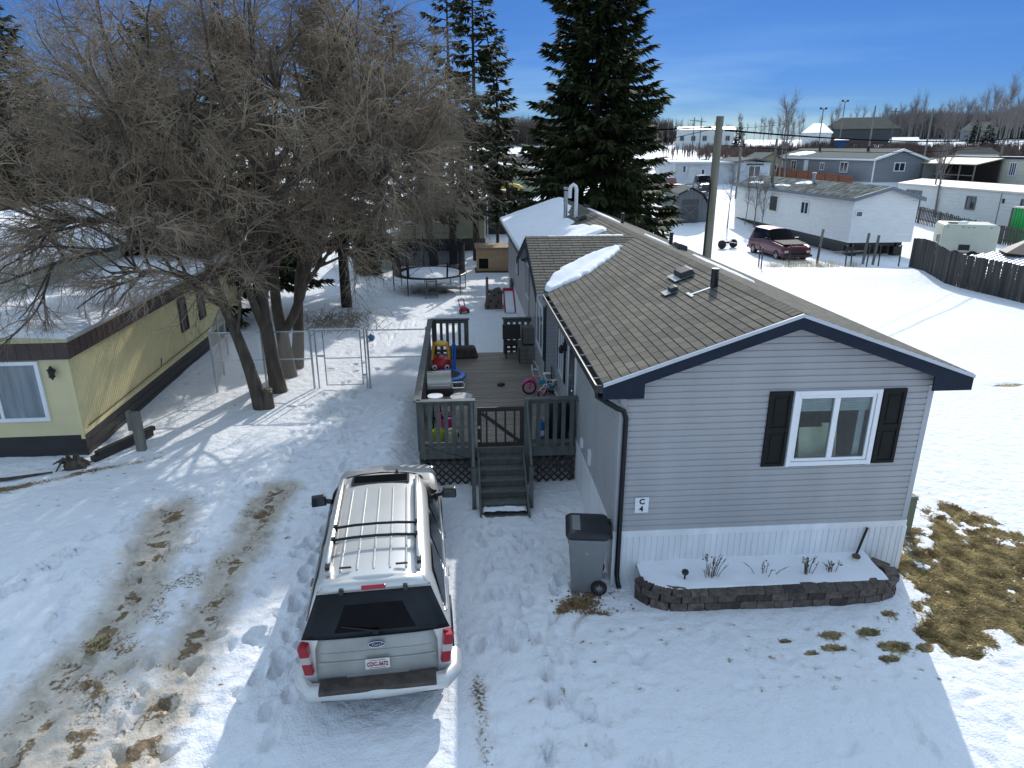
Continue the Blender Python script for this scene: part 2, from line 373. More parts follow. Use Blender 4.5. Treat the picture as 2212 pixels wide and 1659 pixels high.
# ------------------------------------------------------------------ ground
def axis_pts(f0, f1, step, lo, hi):
    a = list(np.arange(f0, f1, step)); s = step; p = f1
    while p < hi: a.append(p); s = min(s*1.09, 14); p += s
    a.append(hi); s = step; p = f0; b = []
    while p > lo: s = min(s*1.09, 14); p -= s; b.append(p)
    return np.array(sorted(set(b))+a)
def seg_dist(X, Y, pts):
    d = np.full(X.shape, 1e9); tt = np.zeros(X.shape); n = len(pts)-1
    for i in range(n):
        ax, ay = pts[i]; bx, by = pts[i+1]; L = (bx-ax)**2+(by-ay)**2
        t = np.clip(((X-ax)*(bx-ax)+(Y-ay)*(by-ay))/L, 0, 1)
        q = np.hypot(X-ax-t*(bx-ax), Y-ay-t*(by-ay)); m = q < d
        d = np.where(m, q, d); tt = np.where(m, (i+t)/n, tt)
    return d, tt
def build_ground():
    xs = axis_pts(-11.5, 11.5, .055, -420, 420); ys = axis_pts(3.2, 22, .055, -30, 560)
    X, Y = np.meshgrid(xs, ys)
    Z = gz(X, Y)
    mud = np.zeros(X.shape); grass = np.zeros(X.shape); stain = np.zeros(X.shape); n9 = vnoise(X, Y, .22, 21, 3); n8 = vnoise(X, Y, .9, 22, 2)
    near = (np.abs(X) < 13) & (Y < 26) & (Y > 2)
    nz = vnoise(X, Y, .35, 1, 3); nb = vnoise(X, Y, 1.3, 2, 3); nf = vnoise(X, Y, .12, 5, 2)
    # driveway ruts, two dirty wheel tracks
    ruts = [([(-5.75, 2.5), (-5.6, 6), (-5.5, 8.2), (-5.35, 9.1), (-5.45, 10.3), (-5.64, 11.5), (-5.76, 12.5)], .36, .85),
            ([(-3.75, 2.5), (-3.95, 6), (-4.0, 8.3), (-3.97, 9), (-4.02, 9.7), (-4.06, 10.4), (-3.99, 12.0), (-3.93, 13.3)], .30, .85)]
    for pts, w, st in ruts:
        d, t = seg_dist(X, Y, pts); p = np.exp(-(d/w)**2)
        Z -= .05*p; mud = np.maximum(mud, np.exp(-(d/(w*.85))**2)*st*1.25*sm(.5*n9+.5*nf, .38, .62)*sm(n8, .1, .45)); stain = np.maximum(stain, np.exp(-(d/(w*1.5))**2)*(.75+.8*n8)*(.6+.8*nz))
    p = np.exp(-(((X+4.75)/1.35)**2)**2)*sm(Y, 5, 7.5)*(1-sm(Y, 12, 14)); mud = np.maximum(mud, p*.62*sm(nz*nb, .22, .42))
    p = np.exp(-((X+5.0)/1.3)**2)*(1-sm(Y, 8.0, 9.6)); mud = np.maximum(mud, p*.9*sm(n9, .45, .72)*sm(n8, .4, .6)); stain = np.maximum(stain, p*(.3+.8*n8))
    p = np.exp(-(((X+4.75)/1.5)**2)**2)*sm(Y, 3, 6)*(1-sm(Y, 11, 14)); stain = np.maximum(stain, p*.38*sm(n8*nz, .15, .45)); grey = 0
    Z += near*((vnoise(X, Y, .8, 11, 2)-.5)*.05+(nf-.5)*.014)*.8
    Z += near*((nz-.5)*.06+(nf-.5)*.03)*(.3+np.exp(-(((X+4.6)/2)**2)**2)*(1-sm(Y, 12.5, 14)))
    # packed, dirty strip right of the car and its path
    d, t = seg_dist(X, Y, [(.25, 5.2), (.1, 7.2), (.25, 9)]); mud = np.maximum(mud, np.exp(-(d/.2)**2)*(.35+.5*nz)*(1-sm(Y, 7.2, 8.2)))
    # grass patch beside the house, and patches that thaw in front
    def blob(cx, cy, rx, ry, amp=1., rot=0.):
        c, s = math.cos(rot), math.sin(rot); dx = X-cx; dy = Y-cy
        return amp*np.exp(-(((dx*c+dy*s)/rx)**2+((-dx*s+dy*c)/ry)**2)**1.5)
    gp = np.zeros(X.shape)
    for a in [(8.75, 9.6, 1.2, 1.15), (8.2, 8.7, .95, .85), (7.6, 8.1, .85, .65), (9.5, 10.5, .9, 1.1), (9.9, 9.6, .8, .8), (7.6, 9.3, .45, .8), (9.3, 11.5, .5, .5, .7)]: gp = np.maximum(gp, blob(*a))
    gp = gp*(.10+1.6*vnoise(X, Y, .5, 8, 3)+.95*(vnoise(X, Y, .15, 18, 2)-.5))
    for a in [(5.3, 7.95, .22, .1), (5.2, 7.68, .25, .1), (5.97, 7.98, .28, .12), (6.1, 7.65, .3, .13), (5.9, 7.42, .2, .09), (4.85, 7.6, .15, .07), (6.55, 7.6, .14, .1), (6.45, 8.35, .12, .07), (4.6, 7.9, .12, .05), (6.9, 7.9, .35, .3, .9), (7.1, 7.55, .45, .25, .9)]: gp = np.maximum(gp, blob(*a)*(.3+1.2*n9))
    grass = np.maximum(grass, gp)
    # leaves at the bin, thawed ring at the trees, bank at the yellow house, yard dirt under the trampoline
    for a in [(1.75, 9.0, .42, .22), (2.05, 8.75, .3, .1), (1.5, 8.85, .22, .12)]: mud = np.maximum(mud, blob(*a)*(.5+.9*nz))
    grass = np.maximum(grass, blob(-5.42, 8.65, .16, .22)*1.2)
    for a in [(-1.3, 34.2, 1.9, 1.3, .9), (-5.2, 27.5, 1.8, 1.2, .75), (-3.5, 33, 1.2, .8, .6), (5.2, 45, 3, 1.5, .5), (-5.5, 20.9, .55, .4, .9), (-5.4, 18.0, .35, .25, .8), (-5.3, 19.3, .35, .25, .8), (2.5, 41, 1.5, 1, .6), (26.2, 50, 1.5, 5.5, .8), (25.2, 57, 1.6, 2.5, .7)]: mud = np.maximum(mud, blob(*a)*(.35+.9*nz))
    d, t = seg_dist(X, Y, [(-11, 13.3), (-9.4, 13.75), (-8.4, 14.35), (-7.2, 15.0), (-6.4, 15.1)]); p = np.exp(-(d/.2)**2)*(1-.5*t); mud = np.maximum(mud, p*(.45+.9*nz))
    grass = np.maximum(grass, np.exp(-(d/.17)**2)*sm(nb, .4, .6)*.9*(1-sm(t, .6, .95)))
    for a in [(-9.7, 13.5, .5, .12, .7), (-8.8, 14.6, .35, .2, 1)]: mud = np.maximum(mud, blob(*a)*(.5+.6*nz))
    grass = np.maximum(grass, blob(16.5, 18.4, .55, .16, 1., .1)*(.6+.8*nz))
    # footprints
    r = random.Random(11); steps = []
    def walk(pts, n, jit):
        for i in range(n):
            t = i/max(n-1, 1)*(len(pts)-1); k = min(int(t), len(pts)-2); f = t-k
            x = pts[k][0]*(1-f)+pts[k+1][0]*f; y = pts[k][1]*(1-f)+pts[k+1][1]*f
            a = math.atan2(pts[k+1][1]-pts[k][1], pts[k+1][0]-pts[k][0])
            sd = .12*(1 if i % 2 else -1); steps.append((x-math.sin(a)*sd+r.gauss(0, jit), y+math.cos(a)*sd+r.gauss(0, jit), a+r.gauss(0, .25), r.uniform(.04, .10)))
    walk([(-8.4, 7.2), (-7.8, 9), (-7.0, 10.6), (-6.3, 12.2), (-5.3, 13.2)], 16, .05)
    walk([(-8.9, 7.6), (-8.3, 9.2), (-7.3, 10.8)], 7, .08)
    walk([(-5.0, 13.4), (-4.4, 14.6), (-3.6, 16.2), (-3.4, 19.0), (-3.2, 24), (-1.5, 29)], 40, .12)
    walk([(-2.6, 13.8), (-2.9, 16), (-3.3, 19)], 14, .15); walk([(-2.4, 9), (-2.7, 11), (-2.6, 13.5)], 14, .08)
    walk([(.5, 11.4), (.7, 9.5), (.9, 7), (1.0, 4.5)], 20, .12); walk([(.3, 11), (.35, 9.6), (.3, 8)], 10, .1); walk([(.8, 11.3), (1.4, 10), (1.6, 9.3)], 8, .1)
    walk([(-7, 8), (-5, 11), (-2.8, 13)], 12, .5)
    for _ in range(130): steps.append((r.uniform(-4.6, -1.6), r.uniform(12.8, 19.2), r.uniform(0, 6), r.uniform(.02, .06)))
    for _ in range(170): steps.append((r.uniform(-6.4, -2.4), r.uniform(5, 13.4), r.uniform(0, 6), r.uniform(.02, .06)))
    walk([(-9.0, 6.2), (-8.2, 8.0), (-7.5, 9.6), (-6.9, 10.4)], 14, .06); walk([(-2.6, 5), (-2.5, 8), (-2.75, 11)], 16, .08); walk([(.9, 11.2), (1.1, 8), (1.8, 6), (3, 5)], 20, .1)
    for _ in range(60): steps.append((r.uniform(-6.5, 2), r.uniform(20, 32), r.uniform(0, 6), r.uniform(.03, .07)))
    for _ in range(90): steps.append((r.uniform(.2, 2.4), r.uniform(5, 12), r.uniform(0, 6), r.uniform(.01, .03)))
    for _ in range(25): steps.append((r.uniform(1.5, 7.5), r.uniform(5.5, 8.4), r.uniform(0, 6), r.uniform(.01, .03)))
    for x, y, a, dp in steps:
        i0, i1 = np.searchsorted(xs, [x-.5, x+.5]); j0, j1 = np.searchsorted(ys, [y-.5, y+.5])
        if i1-i0 < 2 or j1-j0 < 2: continue
        dx = X[j0:j1, i0:i1]-x; dy = Y[j0:j1, i0:i1]-y; c, s = math.cos(a), math.sin(a)
        q = ((dx*c+dy*s)/.16)**2+((-dx*s+dy*c)/.075)**2
        Z[j0:j1, i0:i1] += -1.7*dp*np.exp(-q**3)+dp*.45*np.exp(-(q-2.2)**2)
    # bin wheel grooves
    for pts in ([(1.55, 8.95), (1.2, 8.5), (1.05, 7.8), (1.0, 6.8), (1.05, 5.5)], [(1.95, 8.95), (1.6, 8.5), (1.42, 7.8), (1.38, 6.8), (1.45, 5.5)]):
        d, t = seg_dist(X, Y, pts); p = np.exp(-(d/.045)**2); Z -= .05*p; stain = np.maximum(stain, p*.7*(1-t)*(.5+nz*.9))
    # specks of dirt
    for (x0, x1, y0, y1, n) in ((.6, 3.2, 6.2, 9.6, 60), (3.5, 7.4, 6.9, 8.3, 70), (7.5, 10.5, 8, 12.5, 60), (-10.5, -6.5, 12.8, 15.6, 60), (-8.7, -5.8, 16.5, 22, 60), (-6.2, -3.2, 5, 13.3, 140)):
        for _ in range(n):
            x, y, s = r.uniform(x0, x1), r.uniform(y0, y1), r.uniform(.02, .07)
            i0, i1 = np.searchsorted(xs, [x-.25, x+.25]); j0, j1 = np.searchsorted(ys, [y-.2, y+.2])
            if i1-i0 < 2 or j1-j0 < 2: continue
            q = ((X[j0:j1, i0:i1]-x)/(s*1.5))**2+((Y[j0:j1, i0:i1]-y)/s)**2
            mud[j0:j1, i0:i1] = np.maximum(mud[j0:j1, i0:i1], .75*np.exp(-q))
    gm = sm(grass, .42, .62); Z -= .05*gm
    Z += gm*near*(vnoise(X, Y, .14, 9, 2)-.3)*.08
    # planter bed stands level and higher inside the wall
    ny, nx = X.shape
    V = np.stack([X.ravel(), Y.ravel(), Z.ravel()], 1)
    idx = np.arange(nx*ny).reshape(ny, nx)
    F = np.stack([idx[:-1, :-1].ravel(), idx[:-1, 1:].ravel(), idx[1:, 1:].ravel(), idx[1:, :-1].ravel()], 1)
    m = bpy.data.materials.new('snow_ground'); m.use_nodes = True; nt = m.node_tree; b = nt.nodes['Principled BSDF']
    b.inputs['Roughness'].default_value = .7; b.inputs['Specular IOR Level'].default_value = .25
    L = nt.links.new; N = nt.nodes.new
    tc = N('ShaderNodeTexCoord')
    def noise(s, d=5, w=None):
        n = N('ShaderNodeTexNoise'); n.inputs['Scale'].default_value = s; n.inputs['Detail'].default_value = d; L(tc.outputs['Object'], n.inputs['Vector']); return n
    def math_(op, a, bb):
        n = N('ShaderNodeMath'); n.operation = op
        for i, q in enumerate((a, bb)):
            if isinstance(q, (int, float)): n.inputs[i].default_value = q
            else: L(q, n.inputs[i])
        return n.outputs[0]
    def ramp(f, p0, p1, c0, c1):
        n = N('ShaderNodeValToRGB'); e = n.color_ramp.elements; e[0].position = p0; e[1].position = p1; e[0].color = (*c0, 1); e[1].color = (*c1, 1); L(f, n.inputs['Fac']); return n.outputs['Color']
    def mix(f, a, bb):
        n = N('ShaderNodeMix'); n.data_type = 'RGBA'; L(f, n.inputs['Factor']); L(a, n.inputs['A']); L(bb, n.inputs['B']); return n.outputs['Result']
    n1 = noise(1.3); n2 = noise(22, 6); n3 = noise(7, 6)
    snow = ramp(n1.outputs['Fac'], .3, .7, (.83, .85, .885), (.88, .895, .92))
    am = N('ShaderNodeAttribute'); am.attribute_name = 'mud'; ag = N('ShaderNodeAttribute'); ag.attribute_name = 'grass'
    fm = math_('ADD', am.outputs['Fac'], math_('MULTIPLY', math_('SUBTRACT', n2.outputs['Fac'], .5), 1.1))
    as_ = N('ShaderNodeAttribute'); as_.attribute_name = 'stain'; soft = ramp(math_('ADD', as_.outputs['Fac'], math_('MULTIPLY', math_('SUBTRACT', n3.outputs['Fac'], .5), 1.1)), .22, .85, (0, 0, 0), (.85, .85, .85))
    dirty = ramp(n3.outputs['Fac'], .3, .7, (.37, .295, .20), (.62, .555, .455))
    mudc = ramp(n3.outputs['Fac'], .3, .75, (.10, .072, .042), (.32, .235, .14))
    c = mix(soft, snow, dirty)
    c = mix(ramp(fm, .56, .78, (0, 0, 0), (1, 1, 1)), c, mudc)
    fg = math_('ADD', ag.outputs['Fac'], math_('MULTIPLY', math_('SUBTRACT', n2.outputs['Fac'], .5), .7))
    grc = ramp(n3.outputs['Fac'], .3, .7, (.14, .095, .05), (.50, .39, .22))
    c = mix(ramp(fg, .44, .54, (0, 0, 0), (1, 1, 1)), c, grc)
    L(c, b.inputs['Base Color'])
    nb2 = noise(5, 8); nb3 = noise(35, 4)
    h = math_('ADD', nb2.outputs['Fac'], math_('MULTIPLY', nb3.outputs['Fac'], .25))
    bp = N('ShaderNodeBump'); bp.inputs['Strength'].default_value = .8; bp.inputs['Distance'].default_value = .08
    L(h, bp.inputs['Height']); L(bp.outputs['Normal'], b.inputs['Normal'])
    o = np_mesh('ground', V, F, m, None, True); o['kind'] = 'structure'
    for nm, arr in (('mud', mud), ('grass', grass), ('stain', np.maximum(stain, mud*.7))):
        at = o.data.attributes.new(nm, 'FLOAT', 'POINT'); at.data.foreach_set('value', arr.ravel().astype(np.float32))
    # matted grass blades over the thawed patch
    sel = np.argwhere((gm > .5) & near); rr = np.random.default_rng(3); sel = sel[rr.integers(0, len(sel), 26000)]
    px = X[sel[:, 0], sel[:, 1]]+rr.normal(0, .03, len(sel)); py = Y[sel[:, 0], sel[:, 1]]+rr.normal(0, .03, len(sel)); pz = Z[sel[:, 0], sel[:, 1]]
    a = rr.uniform(-.9, .9, len(sel))-1.1; ln = rr.uniform(.05, .13, len(sel)); up = rr.uniform(.005, .04, len(sel)); w = rr.uniform(.005, .011, len(sel))
    ca, sa = np.cos(a), np.sin(a)
    A = np.stack([px-sa*w, py+ca*w, pz-.01], 1); B = np.stack([px+sa*w, py-ca*w, pz-.01], 1)
    Cc = np.stack([px+ca*ln*.5, py+sa*ln*.5, pz+up], 1); D = np.stack([px+ca*ln, py+sa*ln, pz+up*.5], 1)
    V = np.stack([A, B, Cc, D], 1).reshape(-1, 3); k = np.arange(len(sel))*4
    F = np.concatenate([np.stack([k, k+1, k+2], 1), np.stack([k, k+2, k+3], 1)])
    og = np_mesh('dry_grass', V, F, 'drygrass'); og['kind'] = 'stuff'
    tag(og, 'matted tan dead grass thawing out of the snow beside the grey house', 'grass', kind='stuff')
build_ground()

# ------------------------------------------------------------------ helpers for buildings
def siding(mb, o, U, N, z0, z1, pitch, rng_fn, holes=(), lap=.017):
    o = Vector((o[0], o[1], 0)); U = Vector((U[0], U[1], 0)); N = Vector((N[0], N[1], 0)); z = z0
    while z < z1-1e-4:
        zt = min(z+pitch, z1); a0, b0 = rng_fn(z); a1, b1 = rng_fn(zt)
        if b0 <= a0: break
        if b1 < a1: a1 = b1 = (a1+b1)/2
        iv = [(a0, b0, a1, b1)]
        for (h0, h1, hz0, hz1) in holes:
            if zt > hz0+1e-4 and z < hz1-1e-4:
                nv = []
                for (p0, q0, p1, q1) in iv:
                    if h0 > p0 and h0 < q0: nv.append((p0, h0, p1, h0))
                    if h1 < q0 and h1 > p0: nv.append((h1, q0, h1, q1))
                    if h1 <= p0 or h0 >= q0: nv.append((p0, q0, p1, q1))
                iv = nv
        for (p0, q0, p1, q1) in iv:
            A = o+U*p0+Vector((0, 0, z)); B = o+U*q0+Vector((0, 0, z)); Cc = o+U*q1+Vector((0, 0, zt)); D = o+U*p1+Vector((0, 0, zt))
            E_ = A.lerp(D, .70); F_ = B.lerp(Cc, .70); G_ = A.lerp(D, .80); H_ = B.lerp(Cc, .80)
            mb.add([A, B, A+N*lap, B+N*lap, E_+N*lap*.8, F_+N*lap*.8, G_, H_, D, Cc], [(0, 1, 3, 2), (2, 3, 5, 4), (4, 5, 7, 6), (6, 7, 9, 8)])
        z += pitch
    return mb
def vpanel(mb, o, U, N, L, z0, z1, step=.1, dep=.012):
    """vertically ribbed skirting, real ribs"""
    o = Vector((o[0], o[1], 0)); U = Vector((U[0], U[1], 0)); N = Vector((N[0], N[1], 0)); x = 0
    while x < L-1e-4:
        e = min(x+step, L); r = min(x+step*.22, e)
        for (a, b, oa, ob) in ((x, r, 0, 0), (r, r+.004, 0, dep), (r+.004, e, dep, dep), (e, e, dep, 0)):
            p = o+U*a+N*oa; q = o+U*b+N*ob
            if (p-q).length < 1e-6: continue
            mb.quad((p.x, p.y, z0), (q.x, q.y, z0), (q.x, q.y, z1), (p.x, p.y, z1))
        x += step
    return mb
def window(parent, c, U, N, w, h, frame='white', fw=.06, split=1, glass='glass', hsplit=0, proud=.05, curtain=None, name='window'):
    U = Vector(U).normalized(); N = Vector(N).normalized(); Z = Vector((0, 0, 1)); c = Vector(c)
    rot = Matrix((U, N, Z)).transposed()
    f = MB()
    for s in (-1, 1):
        f.box(c+U*s*(w/2-fw/2)+N*proud/2, (fw, proud, h), rot); f.box(c+Z*s*(h/2-fw/2)+N*proud/2, (w-2*fw, proud, fw), rot)
    for i in range(split): f.box(c+U*((i+1)/(split+1)-.5)*(w-fw)+N*proud*.45, (fw*.8, proud*.9-.004, h-2*fw), rot)
    for i in range(hsplit): f.box(c+Z*((i+1)/(hsplit+1)-.5)*(h-fw)+N*proud*.4, (w-2*fw, proud*.8-.006, fw*.6), rot)
    fo = f.build(name, frame, parent)
    MB().box(c+N*.016, (w-fw*1.2, .012, h-fw*1.2), rot).build('pane', glass, fo)
    return fo
def snow_sheet(name, O, Uv, Vv, nu, nv, th, parent=None, material='snow', world=True):
    """snow lying on a plane: thickness th(u,v) in metres"""
    O, Uv, Vv = np.array(O, float), np.array(Uv, float), np.array(Vv, float)
    Nn = np.cross(Uv, Vv); Nn /= np.linalg.norm(Nn)
    if Nn[2] < 0: Nn = -Nn
    u, v = np.meshgrid(np.linspace(0, 1, nu), np.linspace(0, 1, nv)); t = th(u, v)
    P = O+u[..., None]*Uv+v[..., None]*Vv+Nn*(np.maximum(t, 0)-.02)[..., None]
    idx = np.arange(nu*nv).reshape(nv, nu)
    F = np.stack([idx[:-1, :-1], idx[:-1, 1:], idx[1:, 1:], idx[1:, :-1]], -1).reshape(-1, 4)
    keep = (t.ravel()[F] > .004).any(axis=1); F = F[keep]
    used = np.unique(F); mp = np.zeros(nu*nv, int); mp[used] = np.arange(len(used))
    V = P.reshape(-1, 3)[used]; F = mp[F]
    if np.cross(Uv, Vv)[2] < 0: F = F[:, ::-1]
    if parent is not None and world:
        mi = np.array(parent_matrix(parent).inverted()); V = V@mi[:3, :3].T+mi[:3, 3]
    return np_mesh(name, V, F, material, parent, True)
def shingles(rows_fn, mb, uvs, O, U, S, N, L, pitch=.145, lip=.010):
    """courses climbing from O along S (unit), running along U; rows_fn(s)->(a,b)"""
    O, U, S, N = Vector(O), Vector(U), Vector(S), Vector(N); s = 0; k = 0
    while s < L-1e-4:
        e = min(s+pitch, L); a0, b0 = rows_fn(s); a1, b1 = rows_fn(e)
        if b0-a0 > 1e-3:
            if b1 < a1: a1 = b1 = (a1+b1)/2
            A, B, Cc, D = O+U*a0+S*s, O+U*b0+S*s, O+U*b1+S*e, O+U*a1+S*e
            mb.add([A+N*lip, B+N*lip, Cc, D, A, B], [(0, 1, 2, 3), (4, 5, 1, 0)])
            uvs += [(a0, s+.01), (b0, s+.01), (b1, e), (a1, e), (a0, s), (b0, s), (b0, s), (a0, s)]
        s += pitch
    return mb

# ------------------------------------------------------------------ the grey mobile home
HX0, HX1, HY0, HY1 = 2.38, 7.28, 9.5, 33.7
SK, SOF, RX = .95, 3.33, 4.9
EX0, EX1, EZ, RZ = 2.03, 7.72, 3.56, 4.55     # eaves, ridge
FY = 9.27                                      # front edge of the roof
home = T('mobile_home', 'long grey vinyl-sided mobile home with brown shingle roof and white skirting', 'mobile home', (4.83, HY0, 0))
def HB(mb, name, m, **k): return mb.build(name, m, home, world=True, **k)
slope = (RZ-EZ)/(RX-EX0)
def gable(z):
    if z <= SOF+.1: return (0, HX1-HX0)
    zz = z-.02
    d = (zz-(EZ-.17))/slope; d = max(d, -.5)
    a = max(0, d+(EX0-HX0)+.02); b = min(HX1-HX0, (EX1-HX0)-(zz-(EZ-.17))/((RZ-EZ)/(EX1-RX))-.02)
    return (a, b)
WX0, WX1, WZ0, WZ1 = 5.10, 6.42, 2.06, 3.25
wl = MB(); siding(wl, (HX0, HY0), (1, 0), (0, -1), SK, 4.42, .104, gable, [(WX0-HX0+.03, WX1-HX0-.03, WZ0+.02, WZ1-.02)])
siding(wl, (HX0, HY1), (0, -1), (-1, 0), SK, SOF, .104, lambda z: (0, HY1-HY0))
siding(wl, (HX1, HY0), (0, 1), (1, 0), SK, SOF+.05, .104, lambda z: (0, HY1-HY0))
wl.add([(HX0, HY1, SK), (HX1, HY1, SK), (HX1, HY1, SOF+.1), (RX, HY1, RZ-.08), (HX0, HY1, SOF+.1)], [(0, 1, 2, 3, 4)])
HB(wl, 'wall', 'siding')
ct = MB()
ct.b2((HX0-.022, HY0-.022, SK), (HX0+.07, HY0+.0, SOF)); ct.b2((HX0-.022, HY0+.002, SK), (HX0-.001, HY0+.09, SOF)); HB(ct, 'corner_trim', 'trim_grey', bevel=.004); ct = MB()
ct.b2((HX1-.07, HY0-.022, SK), (HX1+.022, HY0, SOF)); ct.b2((HX1+.001, HY0+.002, SK), (HX1+.022, HY0+.09, SOF))
HB(ct, 'corner_trim', 'trim_grey', bevel=.004)
sk = MB(); vpanel(sk, (HX0-.01, HY0-.01), (1, 0), (0, -1), HX1-HX0+.02, -.3, SK-.1)
vpanel(sk, (HX0-.01, HY1), (0, -1), (-1, 0), HY1-HY0, -.3, SK-.1); vpanel(sk, (HX1+.01, HY0), (0, 1), (1, 0), HY1-HY0, -.3, SK-.1)
sk.b2((HX0-.03, HY0-.032, SK-.11), (3.85+1.6, HY0-.012, SK+.005)); sk.b2((3.85+1.604, HY0-.03, SK-.112), (HX1+.03, HY0-.012, SK+.004))
sk.b2((HX0-.034, HY0, SK-.11), (HX0-.014, HY1, SK+.004)); sk.b2((HX1+.014, HY0, SK-.11), (HX1+.034, HY1, SK+.004))
for x in (HX0-.03, HX1-.03): sk.b2((x, HY0-.036, -.3), (x+.075, HY0-.014, SK-.115))
HB(sk, 'skirting', 'skirt')
# front window with a room behind it
fr = MB(); cx, cz, ww, wh = (WX0+WX1)/2, (WZ0+WZ1)/2, WX1-WX0, WZ1-WZ0
yo = HY0-.055
def ringbox(mb, x0, x1, z0, z1, t, y0, y1):
    mb.b2((x0, y0, z0), (x0+t, y1, z1)); mb.b2((x1-t, y0, z0), (x1, y1, z1)); mb.b2((x0+t, y0, z0), (x1-t, y1, z0+t)); mb.b2((x0+t, y0, z1-t), (x1-t, y1, z1))
ringbox(fr, WX0-.04, WX1+.04, WZ0-.04, WZ1+.04, .075, HY0-.05, HY0+.04)
ringbox(fr, WX0+.04, WX1-.04, WZ0+.04, WZ1-.04, .05, HY0-.03, HY0+.03)
fr.b2((cx-.045, HY0-.036, WZ0+.09), (cx+.045, HY0+.034, WZ1-.09))
fw_ = HB(fr, 'window', 'white', bevel=.006)
MB().b2((WX0+.07, HY0-.004, WZ0+.07), (WX1-.07, HY0+.002, WZ1-.07)).build('pane', 'clear', fw_, world=True)
bl = MB()
for k in range(6): bl.b2((WX0+.06, HY0+.045, WZ1-.12-k*.042), (WX1-.06, HY0+.051, WZ1-.082-k*.042))
for x0, x1 in ((WX1-.20, WX1-.10), (WX0+.02, WX0+.05)):
    for k in range(5): bl.tube([(x0+(x1-x0)*k/5, HY0+.1, WZ0+.02), (x0+(x1-x0)*k/5, HY0+.1, WZ1-.25)], .014, 6)
bl.build('blind', mat('white_blind', (.62, .64, .62), .7), fw_, world=True)
room = MB(); x0, x1, y1, z0, z1 = 4.2, 7.2, 12.6, 1.0, 3.4
room.quad((x0, y1, z0), (x1, y1, z0), (x1, y1, z1), (x0, y1, z1)); room.quad((x0, HY0+.03, z0), (x0, y1, z0), (x0, y1, z1), (x0, HY0+.03, z1)); room.quad((x1, HY0+.03, z0), (x1, y1, z0), (x1, y1, z1), (x1, HY0+.03, z1))
room.quad((x0, HY0+.03, z0), (x1, HY0+.03, z0), (x1, y1, z0), (x0, y1, z0)); room.quad((x0, HY0+.03, z1), (x1, HY0+.03, z1), (x1, y1, z1), (x0, y1, z1))
HB(room, 'room', mat('blue_grey_room_wall', (.42, .50, .54), .8))
hb = MB(); hb.box((5.56, 9.70, 2.20), (.40, .03, .74), Matrix.Rotation(R(-10), 3, 'X')); hb.box((5.90, 9.78, 2.22), (.26, .03, .76), Matrix.Rotation(R(-10), 3, 'X'))
hb = hb.build('canvas', mat('cream_board', (.80, .76, .55), .7), None)
tag(hb, 'two cream boards leaning inside the front window of the grey home', 'board')
for x0, x1 in ((4.665, 5.035), (6.485, 6.855)):
    s = MB(); z0, z1 = 2.03, 3.29; ringbox(s, x0, x1, z0, z1, .055, HY0-.045, HY0-.012)
    s.b2((x0+.056, HY0-.042, (z0+z1)/2-.04), (x1-.056, HY0-.014, (z0+z1)/2+.04)); s.b2((x0+.05, HY0-.026, z0+.05), (x1-.05, HY0-.014, z1-.05))
    s.b2((x0+.10, HY0-.036, z0+.11), (x1-.10, HY0-.0275, (z0+z1)/2-.09)); s.b2((x0+.10, HY0-.036, (z0+z1)/2+.09), (x1-.10, HY0-.0275, z1-.11))
    HB(s, 'shutter', 'shutter', bevel=.004)
# sign
sg = MB(); sg.b2((2.68, HY0-.03, 1.285), (2.90, HY0-.018, 1.555)); sg = HB(sg, 'house_number_sign', 'white')
ink = mat('black_ink', (.01, .01, .01), .5)
lc = Matrix.Translation(-Vector(home.location))
text('number', 'C', .13, sg, ink, Vector((2.79, HY0-.034, 1.482))-home.location, bold=.003)
text('number', '4', .13, sg, ink, Vector((2.785, HY0-.034, 1.352))-home.location, bold=.003)
# dark conduit on the skirting
HB(MB().bar((6.62, HY0-.06, .86), (6.45, HY0-.10, .22), .028), 'vent_pipe', 'black')

# roof: two slopes in shingle courses, with the cross gable that faces the deck
SL = math.hypot(RX-EX0, RZ-EZ); S1 = ((RX-EX0)/SL, 0, (RZ-EZ)/SL); N1 = (-(RZ-EZ)/SL, 0, (RX-EX0)/SL)
SR = math.hypot(EX1-RX, RZ-EZ); S2 = (-(EX1-RX)/SR, 0, (RZ-EZ)/SR); N2 = ((RZ-EZ)/SR, 0, (EX1-RX)/SR)
rf = MB(); uv = []
YB = HY1+.25
shingles(lambda s: (0, YB-FY), rf, uv, (EX0, YB, EZ), (0, -1, 0), S1, N1, SL)
shingles(lambda s: (0, YB-FY), rf, uv, (EX1, FY, EZ), (0, 1, 0), S2, N2, SR)
GY, GH, GX = 18.72, 2.86, 1.78      # cross gable ridge Y, half width, outer edge X
grz = RZ-.035; gez = EZ-.02; GL = math.hypot(GH, grz-gez)
def gvalley(s): return (0, (EX0-GX)+(RX-EX0)*min(1, s/GL)+.04)
shingles(gvalley, rf, uv, (GX, GY-GH, gez+.02), (1, 0, 0), (0, GH/GL, (grz-gez)/GL), (0, -(grz-gez)/GL, GH/GL), GL)
shingles(lambda s: (-gvalley(s)[1], 0), rf, uv, (GX, GY+GH, gez+.02), (-1, 0, 0), (0, -GH/GL, (grz-gez)/GL), (0, (grz-gez)/GL, GH/GL), GL)
